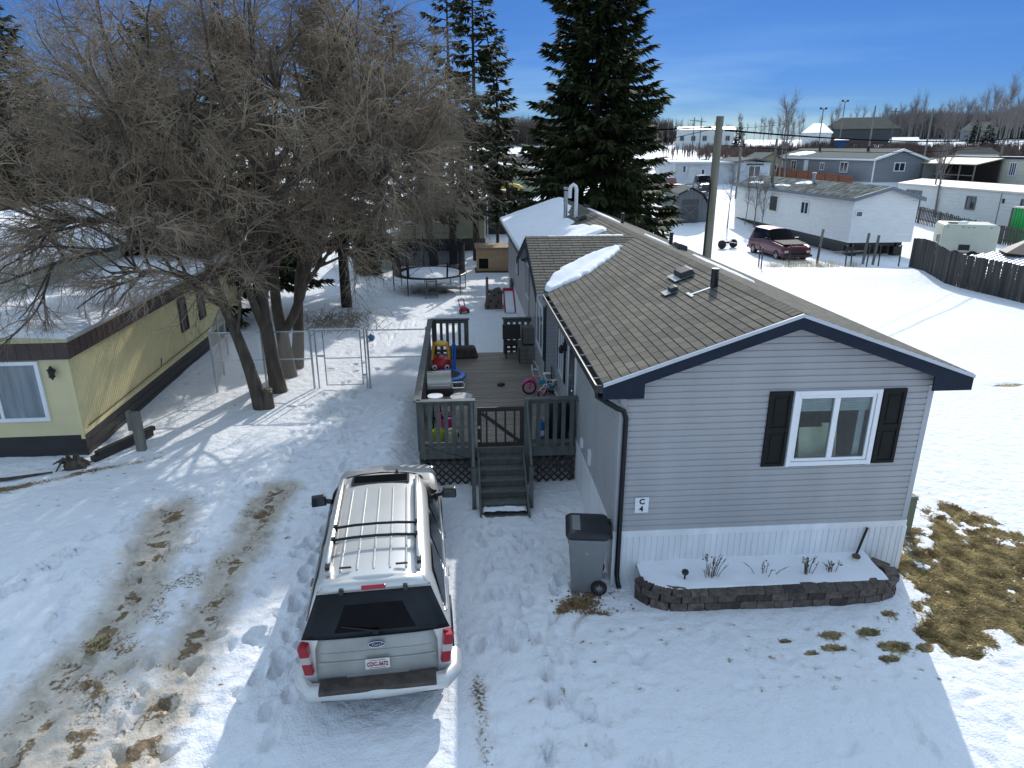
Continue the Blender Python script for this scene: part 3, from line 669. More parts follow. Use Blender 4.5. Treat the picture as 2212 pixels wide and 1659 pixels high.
# ridge caps
for k in range(int((YB-FY)/.14)):
    y = FY+k*.14; za, zb = RZ+.012, RZ+.014
    for sgn, dx in ((-1, .15), (1, .15)):
        p = [(RX, y, zb), (RX, y+.14, za), (RX+sgn*dx, y+.14, za-dx*slope), (RX+sgn*dx, y, zb-dx*slope)]
        rf.add(p if sgn < 0 else p[::-1], [(0, 1, 2, 3)]); uv += [(0, y), (0, y+.14), (dx, y+.14), (dx, y)]
for k in range(int((RX-GX-.2)/.14)):
    x = GX+k*.14
    for sgn in (-1, 1):
        p = [(x, GY, grz+.03), (x+.14, GY, grz+.022), (x+.14, GY+sgn*.15, grz+.022-.053), (x, GY+sgn*.15, grz+.03-.053)]
        rf.add(p, [(0, 1, 2, 3)]); uv += [(x, 0), (x+.14, 0), (x+.14, .15), (x, .15)]
# solid deck under the shingles
rf.uv = uv
roof = HB(rf, 'roof', 'shingle')
dk = MB()
for (e, s) in ((EX0, 1), (EX1, -1)):
    dk.prism([(e, FY+.005, EZ-.004), (RX, FY+.005, RZ-.004), (RX, FY+.005, RZ-.06), (e, FY+.005, EZ-.06)], (0, YB-FY-.01, 0))
dk.prism([(GX+.005, GY-GH, gez+.01), (GX+.005, GY, grz-.012), (GX+.005, GY+GH, gez+.01), (GX+.005, GY+GH, gez-.05), (GX+.005, GY, grz-.07), (GX+.005, GY-GH, gez-.05)], (1.5, 0, 0))
dk.b2((EX0+.02, FY+.02, EZ-.20), (HX0+.02, GY-GH+.1, EZ-.17)); dk.b2((EX0+.02, GY+GH, EZ-.20), (HX0+.02, YB-.02, EZ-.17)); dk.b2((HX1-.02, FY+.02, EZ-.20), (EX1-.02, YB-.02, EZ-.17))
dk.build('soffit', 'trim_grey', roof, world=True)
fa = MB()
for (e, w) in ((EX0, -1), (EX1, 1)):
    fa.prism([(e, FY-.02, EZ-.05), (RX, FY-.02, RZ-.05), (RX, FY-.02, RZ-.23), (e+(-w)*.62, FY-.02, EZ-.23+.62*abs(slope)), (e-w*.62, FY-.02, EZ-.245), (e, FY-.02, EZ-.245)][::1], (0, .03, 0))
    fa.b2((min(e, e-w*.62), FY+.01, EZ-.245), (max(e, e-w*.62), HY0-.014, EZ-.225)) if w < 0 else None
# right boxed return, open inside
fa.b2((EX1-.42, FY+.012, EZ-.245), (EX1-.02, HY0-.014, EZ-.225)); fa.b2((EX1-.02, FY+.01, EZ-.245), (EX1, YB, EZ-.03))
fa.b2((EX0-.0, GY+GH+.05, EZ-.17), (EX0+.02, YB, EZ-.03))
# cross gable rakes
for sgn in (-1, 1):
    fa.prism([(GX-.02, GY, grz-.01), (GX-.02, GY+sgn*GH, gez-.01), (GX-.02, GY+sgn*GH, gez-.2), (GX-.02, GY, grz-.22)], (.02, 0, 0))
fa.build('fascia', 'navy', roof, world=True)
dr = MB()
for e in (EX0, EX1):
    dr.prism([(e, FY-.045, EZ+.006), (RX, FY-.045, RZ+.006), (RX, FY-.045, RZ-.048), (e, FY-.045, EZ-.048)], (0, .024, 0))
dr.build('drip_edge', 'drip', roof, world=True)
# bump-out under the cross gable
bo = MB(); bx = 2.12
siding(bo, (bx, GY+2.1), (0, -1), (-1, 0), SK, 4.35, .104, lambda z: (0, 4.2) if z < SOF else (max(0, (z-3.35)/.345-.75), min(4.2, 4.2-((z-3.35)/.345-.75))))
siding(bo, (bx, GY-2.1), (1, 0), (0, -1), SK, SOF+.2, .104, lambda z: (0, HX0-bx)); siding(bo, (HX0, GY+2.1), (-1, 0), (0, 1), SK, SOF+.2, .104, lambda z: (0, HX0-bx))
HB(bo, 'bay_wall', 'siding')
bsk = MB(); vpanel(bsk, (bx, GY+2.1), (0, -1), (-1, 0), 4.2, -.2, SK); bsk.b2((bx, GY-2.1, -.2), (HX0, GY-2.08, SK)); bsk.b2((bx, GY+2.08, -.2), (HX0, GY+2.1, SK)); HB(bsk, 'bay_skirting', 'skirt')
for y in (GY-2.12, GY+2.03): HB(MB().b2((bx-.025, y, SK), (bx, y+.11, SOF+.1)), 'bay_corner_trim', 'navy')
# side windows, door
def swin(y0, y1, z0, z1, x=HX0, sh=.28):
    window(home, Vector((x, (y0+y1)/2, (z0+z1)/2))-home.location, (0, -1, 0), (-1, 0, 0), y1-y0, z1-z0, fw=.07, proud=.05)
    for y in ((y0-sh-.03, y0-.03), (y1+.03, y1+sh+.03)):
        s = MB(); s.b2((x-.035, y[0], z0-.03), (x-.012, y[1], z1+.03)); HB(s, 'shutter', 'shutter', bevel=.004)
swin(16.95+.1, 18.6, 1.62, 2.95, bx); swin(23.2, 24.4, 1.8, 3.0); swin(28, 29, 1.9, 2.9)
swin(15.15, 15.9, 1.62, 2.9, HX0, .22)
d = MB(); d.b2((HX0-.03, 13.5, .95), (HX0-.012, 14.32, 2.92)); d = HB(d, 'door', mat('teal_door', (.03, .07, .085), .4))
MB().b2((HX0-.036, 13.65, 1.9), (HX0-.031, 14.17, 2.75)).build('pane', 'glass', d, world=True)
MB().sphere((HX0-.07, 13.58, 1.9), .035).build('handle', 'chrome', d, world=True)
df = MB()
for y in (13.42, 14.325): df.b2((HX0-.045, y, .9), (HX0-.012, y+.075, 3.0))
df.b2((HX0-.044, 13.495, 2.925), (HX0-.012, 14.325, 3.0)); HB(df, 'door_frame', 'white')
lt = MB(); lt.b2((HX0-.10, 14.75, 2.45), (HX0-.012, 14.87, 2.62)); lt.lathe([(.0, .0), (.05, .01), (.06, .13), (.02, .2), (0, .2)], (HX0-.14, 14.81, 2.38), 10); HB(lt, 'porch_lamp', 'black')
HB(MB().b2((HX0-.06, 12.4, 1.1), (HX0-.012, 12.52, 1.28)), 'socket_box', 'white'); HB(MB().b2((HX0-.06, 11.55, 1.12), (HX0-.012, 11.67, 1.42)), 'socket_box', 'white')
# gutter and downspout
gt = MB(); gx = EX0-.11
gy0, gy1 = FY-.02, GY-GH-.1
for (p, q) in (((EX0-.005, EZ-.02), (EX0-.005, EZ-.13)), ((EX0-.005, EZ-.13), (gx+.02, EZ-.13)), ((gx+.02, EZ-.13), (gx, EZ-.02))):
    gt.b2((min(p[0], q[0])-.003, gy0, min(p[1], q[1])-.003), (max(p[0], q[0])+.003, gy1, max(p[1], q[1])+.003))
for y in (gy0, gy1): gt.b2((gx-.002, y-.004, EZ-.132), (EX0, y+.004, EZ-.018))
gt.b2((EX0-.007, GY+GH, EZ-.13), (EX0-.10, YB, EZ-.02))
g_ = HB(gt, 'gutter', 'black')
gl = MB(); gl.tube([(gx-.004, gy0, EZ-.012), (gx-.004, gy1, EZ-.012)], .009, 6)
for k in range(11): y = gy0+.3+k*.6; gl.tube([(gx, y, EZ-.01), (EX0+.02, y, EZ-.005)], .005, 5)
gl.build('gutter_hanger', 'steel', g_, world=True)
ds = MB(); pth = [(EX0-.06, FY+.12, EZ-.13), (EX0-.05, FY+.12, EZ-.24), (EX0+.06, FY+.10, EZ-.31), (HX0-.1, HY0-.18, EZ-.42), (HX0+.02, HY0-.07, EZ-.5), (HX0+.06, HY0-.065, EZ-.62), (HX0+.06, HY0-.065, .18), (HX0+.07, HY0-.12, .05), (HX0+.08, HY0-.2, 0)]
ds.tube(pth, .042, 8); HB(ds, 'downspout', 'blackmetal', smooth=True)
# roof vents
def on_roof(x, y): return EZ+(x-EX0)*slope if x < RX else RZ-(x-RX)*(RZ-EZ)/(EX1-RX)
def roofpart(mb, name, m, **k): return mb.build(name, m, roof, world=True, **k)
ang = math.atan(slope)
def rv(x, y, dims, m='black', base=None, name='roof_vent'):
    side = 1 if x < RX else -1; rot = Matrix.Rotation(-ang*side, 3, 'Y')
    z = on_roof(x, y); b = MB().box((x, y, z+dims[2]/2+.03), dims, rot, .85); o = roofpart(b, name, m, bevel=.02)
    MB().box((x-.06*side, y, z+.018), (dims[0]+.10, dims[1]+.05, .010), rot).build('flashing', 'steel', o, world=True) if base else None
rv(4.42, 13.25, (.30, .52, .12), base=1); rv(3.97, 12.45, (.16, .26, .09), base=1)
zz = on_roof(4.55, 11.9); pv = MB(); pv.tube([(4.55, 11.9, zz), (4.55, 11.9, zz+.34)], .068, 14); pv = roofpart(pv, 'vent_pipe', 'black', smooth=True)
fl = MB(); rot = Matrix.Rotation(-ang, 3, 'Y'); fl.box((4.30, 11.9, on_roof(4.30, 11.9)+.016), (.40, .07, .01), rot); fl.box((4.12, 11.9, on_roof(4.12, 11.9)+.02), (.05, .32, .012), rot); fl.build('flashing', 'tin', pv, world=True)
rv(4.38, 24.8, (.3, .5, .12)); rv(6.05, 18.6, (.3, .55, .14)); rv(5.6, 30.6, (.3, .5, .12))
for x, y in ((6.4, 20.6), (6.15, 26)):
    zz = on_roof(x, y); roofpart(MB().cyl((x, y, zz), (x, y, zz+.38), .06), 'vent_pipe', 'black', smooth=True)
zz = on_roof(4.25, 26)
up = MB(); up.tube([(4.36, 26, zz), (4.36, 26, zz+1.02), (4.33, 26, zz+1.13), (4.24, 26, zz+1.2), (4.15, 26, zz+1.13), (4.12, 26, zz+1.0), (4.12, 26, zz+.72)], .07, 12); up = roofpart(up, 'flue_pipe', 'white', smooth=True)
MB().cyl((4.03, 26.4, zz-.08), (4.03, 26.4, zz+.95), .075).lathe([(0, .35), (.11, .33), (.09, .25), (0, .25)], (4.03, 26.4, zz+.75), 12).build('chimney', 'steel', up, world=True)
# snow lying on the roof: crescent in the valley, sheet on the back slope, strips beyond the ridge
def roofpt(x, y, up=0): return np.array((x, y, on_roof(x, y)+up))
def th_back(u, v):   # u along Y 21.0..33.9, v up the slope
    n = vnoise(u*13, v*3, .9, 4, 3); y = 21.0+u*12.95
    lim = np.interp(y, [21, 22.2, 22.6, 24.3, 24.8, 26.2, 27.5, 29, 33.5, 34], [.9, .88, .84, .70, .76, .66, .8, .93, .97, .9])
    e = np.minimum((lim+(n-.5)*.16+(vnoise(u*13, v*3, .25, 14, 2)-.5)*.06-v)/.035, 1)
    e = np.minimum(e, np.minimum(u/.012, (1-u)/.01)); e = np.minimum(e, (v+.004)/.02)
    lo = np.clip((21.58+(v*2.9)*0-y)/.3, -1, 1)
    gab = (GY+GH-.05)-v*GH     # below the cross gable's own slope the sheet starts further back
    return np.minimum(e, (y-gab)/.15)*.095*(.7+.7*n)
snow_sheet('roof_snow', roofpt(EX0-.07, 21.0), (0, 12.95, 0), np.array(roofpt(RX, 21.0))-roofpt(EX0-.07, 21.0), 170, 60, th_back, roof)
def th_gab(u, v):
    n = vnoise(u*4, v*3, .7, 6, 3); return np.minimum(np.minimum((u*3.1-v*0-.02)/.1, 1), np.minimum(v/.03, (.96-v+(n-.5)*.1)/.05))*.12*(.8+.4*n)*(u < 1.0)
O = np.array((GX-.03, GY+GH, gez+.0)); snow_sheet('roof_snow', O, (RX-.3-GX, 0, 0), (0, -GH*1., (grz-gez)), 60, 60, lambda u, v: th_gab(u, v)*np.where(u*(RX-.3-GX) < (EX0-GX)+(RX-EX0)*v+.25, 1, -1), roof)
def crescent():
    # runs up the valley: lies on both slopes
    a = np.array((2.02, 15.92)); b = np.array((4.3, 18.12)); n = 110; m = 50
    u, v = np.meshgrid(np.linspace(0, 1, n), np.linspace(-1, 1, m))
    d = (b-a)/np.linalg.norm(b-a); q = np.array((-d[1], d[0]))
    half_l = .02+.40*np.sin(PI*np.clip(u, 0, 1)**.85)**.75; half_r = .03+.40*np.sin(PI*u**.9)**.8
    nz = (vnoise(u*4, v*.0, .22, 5, 2)-.5)
    w = np.where(v > 0, v*(half_l+nz*.14), v*(half_r+nz*.24))
    x = a[0]+(b[0]-a[0])*u+q[0]*w; y = a[1]+(b[1]-a[1])*u+q[1]*w
    zmain = EZ+(x-EX0)*slope; zg = gez+.02+(y-(GY-GH))*(grz-gez)/GH
    z = np.maximum(zmain, np.where(zg > 0, zg, 0)); e = np.sqrt(np.clip(1-np.abs(v)**5, 0, 1))*np.minimum(1, np.minimum(u/.03, (1-u)/.06))
    z = z+e*.10*(.85+.3*vnoise(x, y, .5, 8, 2))-.015
    V = np.stack([x.ravel(), y.ravel(), z.ravel()], 1)-np.array(home.location)
    idx = np.arange(n*m).reshape(m, n); F = np.stack([idx[:-1, :-1], idx[:-1, 1:], idx[1:, 1:], idx[1:, :-1]], -1).reshape(-1, 4)
    np_mesh('roof_snow', V, F, 'snow', roof, True)
crescent()
for (x0, x1, y0, y1) in ((5.62, 5.95, 18.6, 21.5), (6.05, 6.5, 13.9, 18.3), (5.5, 6.1, 24.5, 32.5)):
    snow_sheet('roof_snow', roofpt(x0, y0), (0, y1-y0, 0), roofpt(x1, y0)-roofpt(x0, y0), 80, 24, lambda u, v: np.minimum(1, np.minimum(np.minimum(u, 1-u)/.1, .5*np.sin(PI*np.clip(u, 0, 1))-np.abs(v-.5)+(vnoise(u*4, v*2, .3, 3, 2)-.5)*.2)/.06)*.06, roof)

# ------------------------------------------------------------------ deck
DX0, DX1, DY0, DY1, DZ = -.95, 2.33, 13.15, 20.15, .85
RT = 1.94
deck = T('deck', 'green-grey timber deck with slatted railings, lattice base and stairs, along the grey home', 'deck', (.7, 13.15, 0))
def DB(mb, name, m, **k): return mb.build(name, m, deck, world=True, **k)
fl = MB(); w = .14; ang_b = R(-36)
# diagonal boards clipped to the deck outline
cx, cy = (DX0+DX1)/2, (DY0+DY1)/2; ca, sa = math.cos(R(22)), math.sin(R(22))
def clip(poly, ax, lim, keep_less):
    out = []
    for i in range(len(poly)):
        p, q = poly[i], poly[(i+1) % len(poly)]; ip = (p[ax] <= lim) == keep_less; iq = (q[ax] <= lim) == keep_less
        if ip: out.append(p)
        if ip != iq: t = (lim-p[ax])/(q[ax]-p[ax]); out.append((p[0]+(q[0]-p[0])*t, p[1]+(q[1]-p[1])*t))
    return out
for k in range(-40, 40):
    o = k*w; pl = []
    for s, t in ((-8, o), (8, o), (8, o+w-.018), (-8, o+w-.018)): pl.append((cx+s*ca-t*sa, cy+s*sa+t*ca))
    for ax, lim, kl in ((0, DX0+.04, False), (0, DX1, True), (1, DY0, False), (1, DY1, True)):
        if pl: pl = clip(pl, ax, lim, kl)
    if len(pl) >= 3: fl.prism([(x, y, DZ-.03) for x, y in pl], (0, 0, .03+random.uniform(-.001, .002)))
DB(fl, 'floor', 'deckboard')
rim = MB(); rim.b2((DX0, DY0-.04, DZ-.22), (DX1, DY0-.002, DZ+.0)); rim.b2((DX0, DY1+.002, DZ-.22), (DX1, DY1+.04, DZ)); rim.b2((DX0-.0, DY0, DZ-.22), (DX0+.038, DY1, DZ+.004)); DB(rim, 'rim_board', 'deckgreen')
def rail(name, p, q, n, post=(1, 1), outn=(0, -1)):
    p = Vector((p[0], p[1], 0)); q = Vector((q[0], q[1], 0)); d = (q-p); L = d.length; d.normalize(); on = Vector((outn[0], outn[1], 0))
    rot = Matrix((d, on, Vector((0, 0, 1)))).transposed(); mb = MB()
    mb.box((p+q)/2+Vector((0, 0, RT-.015)), (L+.06, .15, .036), rot)
    for z in (RT-.09, DZ+.10): mb.box((p+q)/2-on*.022+Vector((0, 0, z)), (L-.002, .036, .085), rot)
    for i, pp in enumerate((p, q)):
        if post[i]: mb.box(pp+d*(.045 if i == 0 else -.045)-on*.07+Vector((0, 0, (RT-.035)/2+.0)), (.088, .06, RT-.037), rot)
    sl = MB()
    for i in range(n):
        t = (i+.5)/n*L
        sl.box(p+d*t+on*.012+Vector((0, 0, (DZ-.08+RT-.034)/2)), (.088, .028, RT-.034-DZ+.08), rot)
    r = DB(mb, name, 'deckgreen', bevel=.004); sl.build('slats', 'deckgreen', r, world=True)
rail('railing', (DX0, DY0-.03), (.2, DY0-.03), 7); rail('railing', (1.28, DY0-.03), (DX1, DY0-.03), 6)
rail('railing', (DX0-.0, DY1), (DX0, DY0), 40, (1, 0), (-1, 0))
rail('railing', (.2, DY1+.02), (DX0+.05, DY1+.02), 6, (1, 0), (0, 1)); rail('railing', (DX1-.05, DY1+.02), (1.25, DY1+.02), 6, (0, 1), (0, 1))
# gate
gt = MB(); x0, x1, z0, z1, y = .27, 1.24, DZ+.03, 1.76, DY0-.0
gt.b2((x0, y-.05, z1-.09), (x1, y-.012, z1)); gt.b2((x0, y-.05, z0), (x1, y-.012, z0+.09))
for x in (x0, x1-.085): gt.b2((x, y-.048, z0+.09), (x+.085, y-.014, z1-.09))
for k in range(1, 5): xx = x0+k*(x1-x0)/5; gt.b2((xx-.018, y-.028, z0+.088), (xx+.018, y-.006, z1-.088))
gt.bar((x0+.09, y-.052, z1-.12), (x1-.09, y-.052, z0+.11), .075, .02, up=(0, 1, 0))
gt = DB(gt, 'gate', 'darkwood'); MB().b2((x0+.01, y-.058, 1.3), (x0+.06, y-.052, 1.36)).b2((x0+.0, y-.058, 1.0), (x0+.05, y-.052, 1.05)).build('hinge', 'steel', gt, world=True)
# lattice skirt
def lattice(mb, x0, x1, z0, z1, y, fn=None, step=.165, wd=.036):
    H = z1-z0; 
    for sgn, yy in ((1, y), (-1, y+.009)):
        k = x0-H
        while k < x1+H:
            # strip from (k,z0) to (k+sgn*H, z1), clipped to x range
            a, b = (k, z0), (k+sgn*H, z1)
            pts = [a, b]
            ts = [0., 1.]
            for lim in (x0, x1):
                t = (lim-a[0])/(b[0]-a[0])
                if 0 < t < 1: ts.append(t)
            ts.sort()
            for t0, t1 in zip(ts, ts[1:]):
                mx = a[0]+(b[0]-a[0])*(t0+t1)/2
                if x0 <= mx <= x1:
                    p = (a[0]+(b[0]-a[0])*t0, yy, z0+H*t0); q = (a[0]+(b[0]-a[0])*t1, yy, z0+H*t1); mb.bar(p, q, wd, .008, up=(0, 1, 0))
            k += step
    return mb
la = MB(); lattice(la, DX0+.02, .18, -.05, DZ-.1, DY0-.02); DB(la, 'lattice', 'darkwood'); la = MB(); lattice(la, 1.3, DX1, -.05, DZ-.1, DY0-.02); DB(la, 'lattice', 'darkwood')
ls = MB(); L2 = MB(); lattice(L2, -DY1, -DY0, -.05, DZ-.1, 0)
ls.v = [(DX0+.01+v[1], -v[0], v[2]) for v in L2.v]; ls.f = L2.f; DB(ls, 'lattice', 'darkwood')
for x in (DX0+.1, .7, DX1-.12):
    for y in (14.2, 16.2, 18.2, 20.0): DB(MB().b2((x-.045, y-.045, -.3), (x+.045, y+.045, DZ-.04)), 'post', 'darkwood')
DB(MB().b2((DX0+.05, 14.32, -.02), (DX1, 14.34, DZ-.05)), 'back_board', 'darkwood')
# stairs
st = MB(); SX0, SX1 = .26, 1.24; nst = 6; SY1, SY0 = DY0-.05, 11.72
for i in range(nst):
    z = DZ*(1-(i+1)/(nst+.35)); yb = SY1-(SY1-SY0)*i/nst; yf = SY1-(SY1-SY0)*(i+1)/nst
    st.b2((SX0+.04, yf-.02, z-.035), (SX1-.04, yb-.125, z)); st.b2((SX0+.042, yb-.118, z-.036), (SX1-.042, yb+.01, z-.001)); st.b2((SX0+.044, yb-.006, z), (SX1-.044, yb+.012, z+.09))
stairs = DB(st, 'stairs', 'deckgreen', bevel=.004)
sr = MB()
for x in (SX0, SX1-.04):
    sr.prism([(x, SY1, DZ-.02), (x, SY1, DZ-.30), (x, SY0+.1, -.2), (x, SY0-.1, -.2), (x, SY0-.1, .08), (x, SY0+.0, .14)], (.04, 0, 0))
for x in (.16, 1.29):
    sr.bar((x+.0, DY0-.06, RT-.04), (x, 12.02, .93), .095, .045, up=(1, 0, 0)); sr.b2((x-.04, 12.0, -.2), (x+.045, 12.08, .92)); sr.b2((x-.045, DY0-.13, -.1), (x+.05, DY0-.052, RT-.03))
sr.build('stringer', 'deckgreen', stairs, world=True, bevel=.004)
snow_sheet('tread_snow', (SX0+.06, SY0+.0, .118), (SX1-SX0-.12, 0, 0), (0, .24, 0), 40, 14, lambda u, v: .03*np.minimum(1, np.minimum(np.minimum(u, 1-u)/.05, (1-v)/.2)*1.0)*(.2+vnoise(u*3, v, .3, 2, 2)*1.6-.35*0), stairs)
# ------------------------------------------------------------------ vehicles: lofted bodies
def loft_body(secs, n_half):
    """secs: list of (y, [(x,z)...] from sill to roof centre); returns MB and a sampler"""
    mb = MB(); K = n_half
    vs = []
    for y, prof in secs:
        row = []
        for i, p in enumerate(prof): row.append((p[0], y+(p[2] if len(p) > 2 else 0), p[1]))
        full = row+[(-x, yy, z) for (x, yy, z) in row[-2::-1]]; vs += full
    W = 2*K-1; fs = []
    for i in range(len(secs)-1):
        for k in range(W-1): fs.append((i*W+k, (i+1)*W+k, (i+1)*W+k+1, i*W+k+1))
    for i, rev in ((0, False), (len(secs)-1, True)):
        for k in range(K-1):
            a, b, c_, d = i*W+k, i*W+k+1, i*W+W-2-k, i*W+W-1-k
            f = (a, b, c_, d) if c_ != b else (a, b, d)
            fs.append(f[::-1] if rev else f)
    mb.add(vs, fs); return mb
def interp_secs(keys, ys):
    out = []
    for y in ys:
        for (ya, pa), (yb, pb) in zip(keys, keys[1:]):
            if ya <= y <= yb+1e-9:
                t = (y-ya)/(yb-ya) if yb > ya else 0
                out.append((y, [tuple(a[k]*(1-t)+b[k]*t for k in range(len(a))) for a, b in zip(pa, pb)])); break
    return out
def patch(keys, y0, y1, k0, k1, n=10, off=.006, side=1, yfn=None):
    """strip of body surface between profile indices k0,k1 (floats) and lengths y0,y1 (may vary with k)"""
    rows = []
    for i in range(n+1):
        row = []
        for j in range(7):
            kk = k0+(k1-k0)*j/6; t = (kk-k0)/(k1-k0)
            ya = y0[0]*(1-t)+y0[1]*t if isinstance(y0, tuple) else y0; yb = y1[0]*(1-t)+y1[1]*t if isinstance(y1, tuple) else y1
            y = ya+(yb-ya)*i/n; pr = interp_secs(keys, [y])[0][1]
            a = int(min(kk, len(pr)-1-1e-6)); f = kk-a; p = [pr[a][q]*(1-f)+pr[a+1][q]*f for q in range(len(pr[a]))]
            row.append(Vector((p[0]*side, y+(p[2] if len(p) > 2 else 0), p[1])))
        rows.append(row)
    mb = MB(); vs = []
    for i, row in enumerate(rows):
        for j, v in enumerate(row):
            a = rows[min(i+1, n)][j]-rows[max(i-1, 0)][j]; b = row[min(j+1, 6)]-row[max(j-1, 0)]; nn = a.cross(b)
            if nn.length > 0: nn.normalize()
            if nn.x*side < 0 and abs(nn.x) > .2: nn = -nn
            elif abs(nn.x) <= .2 and nn.z < 0: nn = -nn
            vs.append(v+nn*off)
    fs = [(i*7+j, (i+1)*7+j, (i+1)*7+j+1, i*7+j+1) for i in range(n) for j in range(6)]
    return mb.add(vs, fs)
def wheel(parent, x, y, r, w, side, rim='steel', name='wheel'):
    t = MB(); t.lathe([(r*.62, -w/2), (r*.93, -w/2), (r, -w/2+.035), (r, w/2-.035), (r*.93, w/2), (r*.62, w/2)], (x, y, r), 26, 'x')
    o = t.build(name, 'tyre', parent, smooth=True)
    h = MB(); xx = x+side*(w/2-.03)
    h.lathe([(r*.62, 0), (r*.58, side*.02), (r*.5, -side*.04), (0.01, -side*.03)], (xx, y, r), 24, 'x')
    for k in range(6):
        a = k*PI/3; h.box((xx+side*.0, y+math.cos(a)*r*.32, r+math.sin(a)*r*.32), (.03, .06, r*.5), Matrix.Rotation(-a+PI/2, 3, 'X'))
    h.build('rim', rim, o)

def suv():
    # profile: 0 sill,1 lower door,2 mid,3 shoulder,4 belt,5 window top,6 roof edge,7 roof mid,8 centre ; third value shears y
    def P(sx, zs, w, belt, wt, zt, xr, zr, sh=(0,)*9):
        pts = [(sx, zs), (w-.01, zs+.08), (w, .72), (w-.01, belt-.14), (w-.07, belt), (wt, zt), (xr, zr-.03), (xr*.62, zr+.012), (0, zr+.03)]
        return [(p[0], p[1], s) for p, s in zip(pts, sh)]
    rear0 = P(.82, .42, .93, 1.22, .70, 1.83, .60, 1.90, (.02, .0, .0, .05, .09, .24, .26, .25, .25))
    rear1 = P(.86, .36, .965, 1.22, .735, 1.84, .64, 1.93, (.0, .0, .0, .02, .04, .15, .17, .17, .17))
    r2 = P(.86, .34, .985, 1.22, .745, 1.85, .655, 1.945, (0, 0, 0, 0, 0, .05, .05, .05, .05))
    mid = P(.86, .34, .995, 1.22, .74, 1.85, .65, 1.955)
    fr = P(.86, .34, .995, 1.20, .66, 1.82, .56, 1.915)
    ws = P(.86, .34, .99, 1.19, .72, 1.25, .62, 1.255); hood = P(.86, .34, .985, 1.14, .82, 1.17, .60, 1.195)
    hf = P(.84, .36, .96, 1.05, .80, 1.08, .58, 1.10); nose = P(.80, .38, .90, .96, .74, .98, .5, 1.0); tip = P(.7, .42, .80, .80, .60, .82, .4, .84)
    keys = [(0, rear0), (.10, rear1), (.5, r2), (1.4, mid), (2.7, mid), (3.05, fr), (3.95, ws), (4.1, hood), (4.85, hf), (5.12, nose), (5.24, tip)]
    for i in (6,):
        pass
    ys = [0, .03, .1, .3, .5, .9, 1.4, 2.0, 2.7, 2.9, 3.05, 3.3, 3.6, 3.9, 3.97, 4.1, 4.4, 4.85, 5.0, 5.12, 5.2, 5.24]
    t = T('parked_suv', 'silver grey full-size suv with roof rack parked beside the deck stairs, rear towards the viewer', 'car', (-1.14, 6.98, g(-1.3, 9)-.01), R(3.9)); t.scale = (.96, 1.035, .96)
    b = loft_body(interp_secs(keys, ys), 9).build('body', 'silver', t, smooth=True)
    sub = b.modifiers.new('sub', 'SUBSURF'); sub.levels = 1; sub.render_levels = 1
    # underbody
    MB().b2((-.8, .15, .3), (.8, 5.0, .5)).build('chassis', 'black', t)
    # side glass, pillars stay body colour
    for s in (-1, 1):
        gl = MB()
        for (y0, y1) in (((.28, .50), (1.20, 1.20)), ((1.30, 1.30), (2.10, 2.02)), ((2.18, 2.10), (3.62, 2.98))):
            m_ = patch(keys, y0, y1, 4.08, 4.93, 8, .016, s); gl.add(m_.v, m_.f)
        gl.build('side_window', 'carglass', t, smooth='all')
        # trim and handles
        tr = MB(); tr.tube([(s*.93, y, 1.225) for y in (.4, 1.2, 2.2, 3.5)], .012, 6)
        for y in (1.35, 2.3): tr.bar((s*1.005, y, 1.05), (s*1.005, y+.2, 1.05), .03, .02)
        tr.build('door_trim', 'chrome', t)
        dl = MB()
        for y in (1.25, 2.14, 3.35): dl.bar((s*1.0, y, .42), (s*.986, y, 1.08), .006, .01)
        dl.build('door_seam', 'black', t)
        # running board
        MB().b2((min(s*.86, s*1.0), 1.35, .3), (max(s*.86, s*1.0), 3.55, .36)).build('running_board', 'black', t, bevel=.01)
        # mirror
        mi = MB(); mi.bar((s*.86, 3.32, 1.28), (s*1.05, 3.42, 1.26), .05, .09); mi.box((s*1.14, 3.42, 1.27), (.26, .12, .19), Matrix.Rotation(s*R(-8), 3, 'Z'), .9)
        mi = mi.build('mirror', 'black', t, bevel=.03); MB().box((s*1.14, 3.352, 1.27), (.21, .006, .15), Matrix.Rotation(s*R(-8), 3, 'Z')).build('mirror_glass', 'glass', mi)
        # rails
        ra = MB(); xx = s*.585
        ra.tube([(xx, .42, 1.955), (xx, .52, 2.03), (xx, .9, 2.055), (xx, 2.2, 2.06), (xx, 2.62, 2.04), (xx, 2.76, 1.965)], [.022, .03, .03, .03, .03, .022], 8)
        ra.b2((xx-.035, .36, 1.93), (xx+.035, .58, 1.985)); ra.b2((xx-.03, 2.62, 1.94), (xx+.03, 2.82, 1.985))
        ra = ra.build('roof_rail', 'silver', t, smooth=True)
        lg = MB(); lg.b2((xx-.03, .40, 1.94), (xx+.03, .56, 2.03)); lg.b2((xx-.02, .55, 1.955), (xx+.02, 2.65, 1.985)); lg.build('rail_foot', 'black', ra)
    for y in (.95, 1.25):
        c_ = MB(); c_.tube([(-.57, y, 2.06), (-.3, y, 2.085), (0, y, 2.092), (.3, y, 2.085), (.57, y, 2.06)], .019, 8)
        for s in (-1, 1): c_.box((s*.56, y, 2.06), (.05, .07, .07))
        c_.build('roof_crossbar', 'blackmetal', t, smooth=True)
    # roof ribs and sunroof
    for x in (-.42, -.21, 0, .21, .42):
        z = lambda y: 1.985-.0*abs(x)-.10*x*x
        m_ = MB(); m_.tube([(x, .40, z(.4)-.022), (x, .5, z(.5)-.006), (x, 1.4, z(1.4)), (x, 2.4, z(2.4)), (x, 2.5, z(2.5)-.02)], .013, 6); m_.build('roof_rib', 'silver', t, smooth=True)
    sr = MB(); sr.box((0, 2.77, 1.968), (.86, .26, .02), Matrix.Rotation(R(-4), 3, 'X')); sr.build('sunroof', 'carglass', t, bevel=.008)
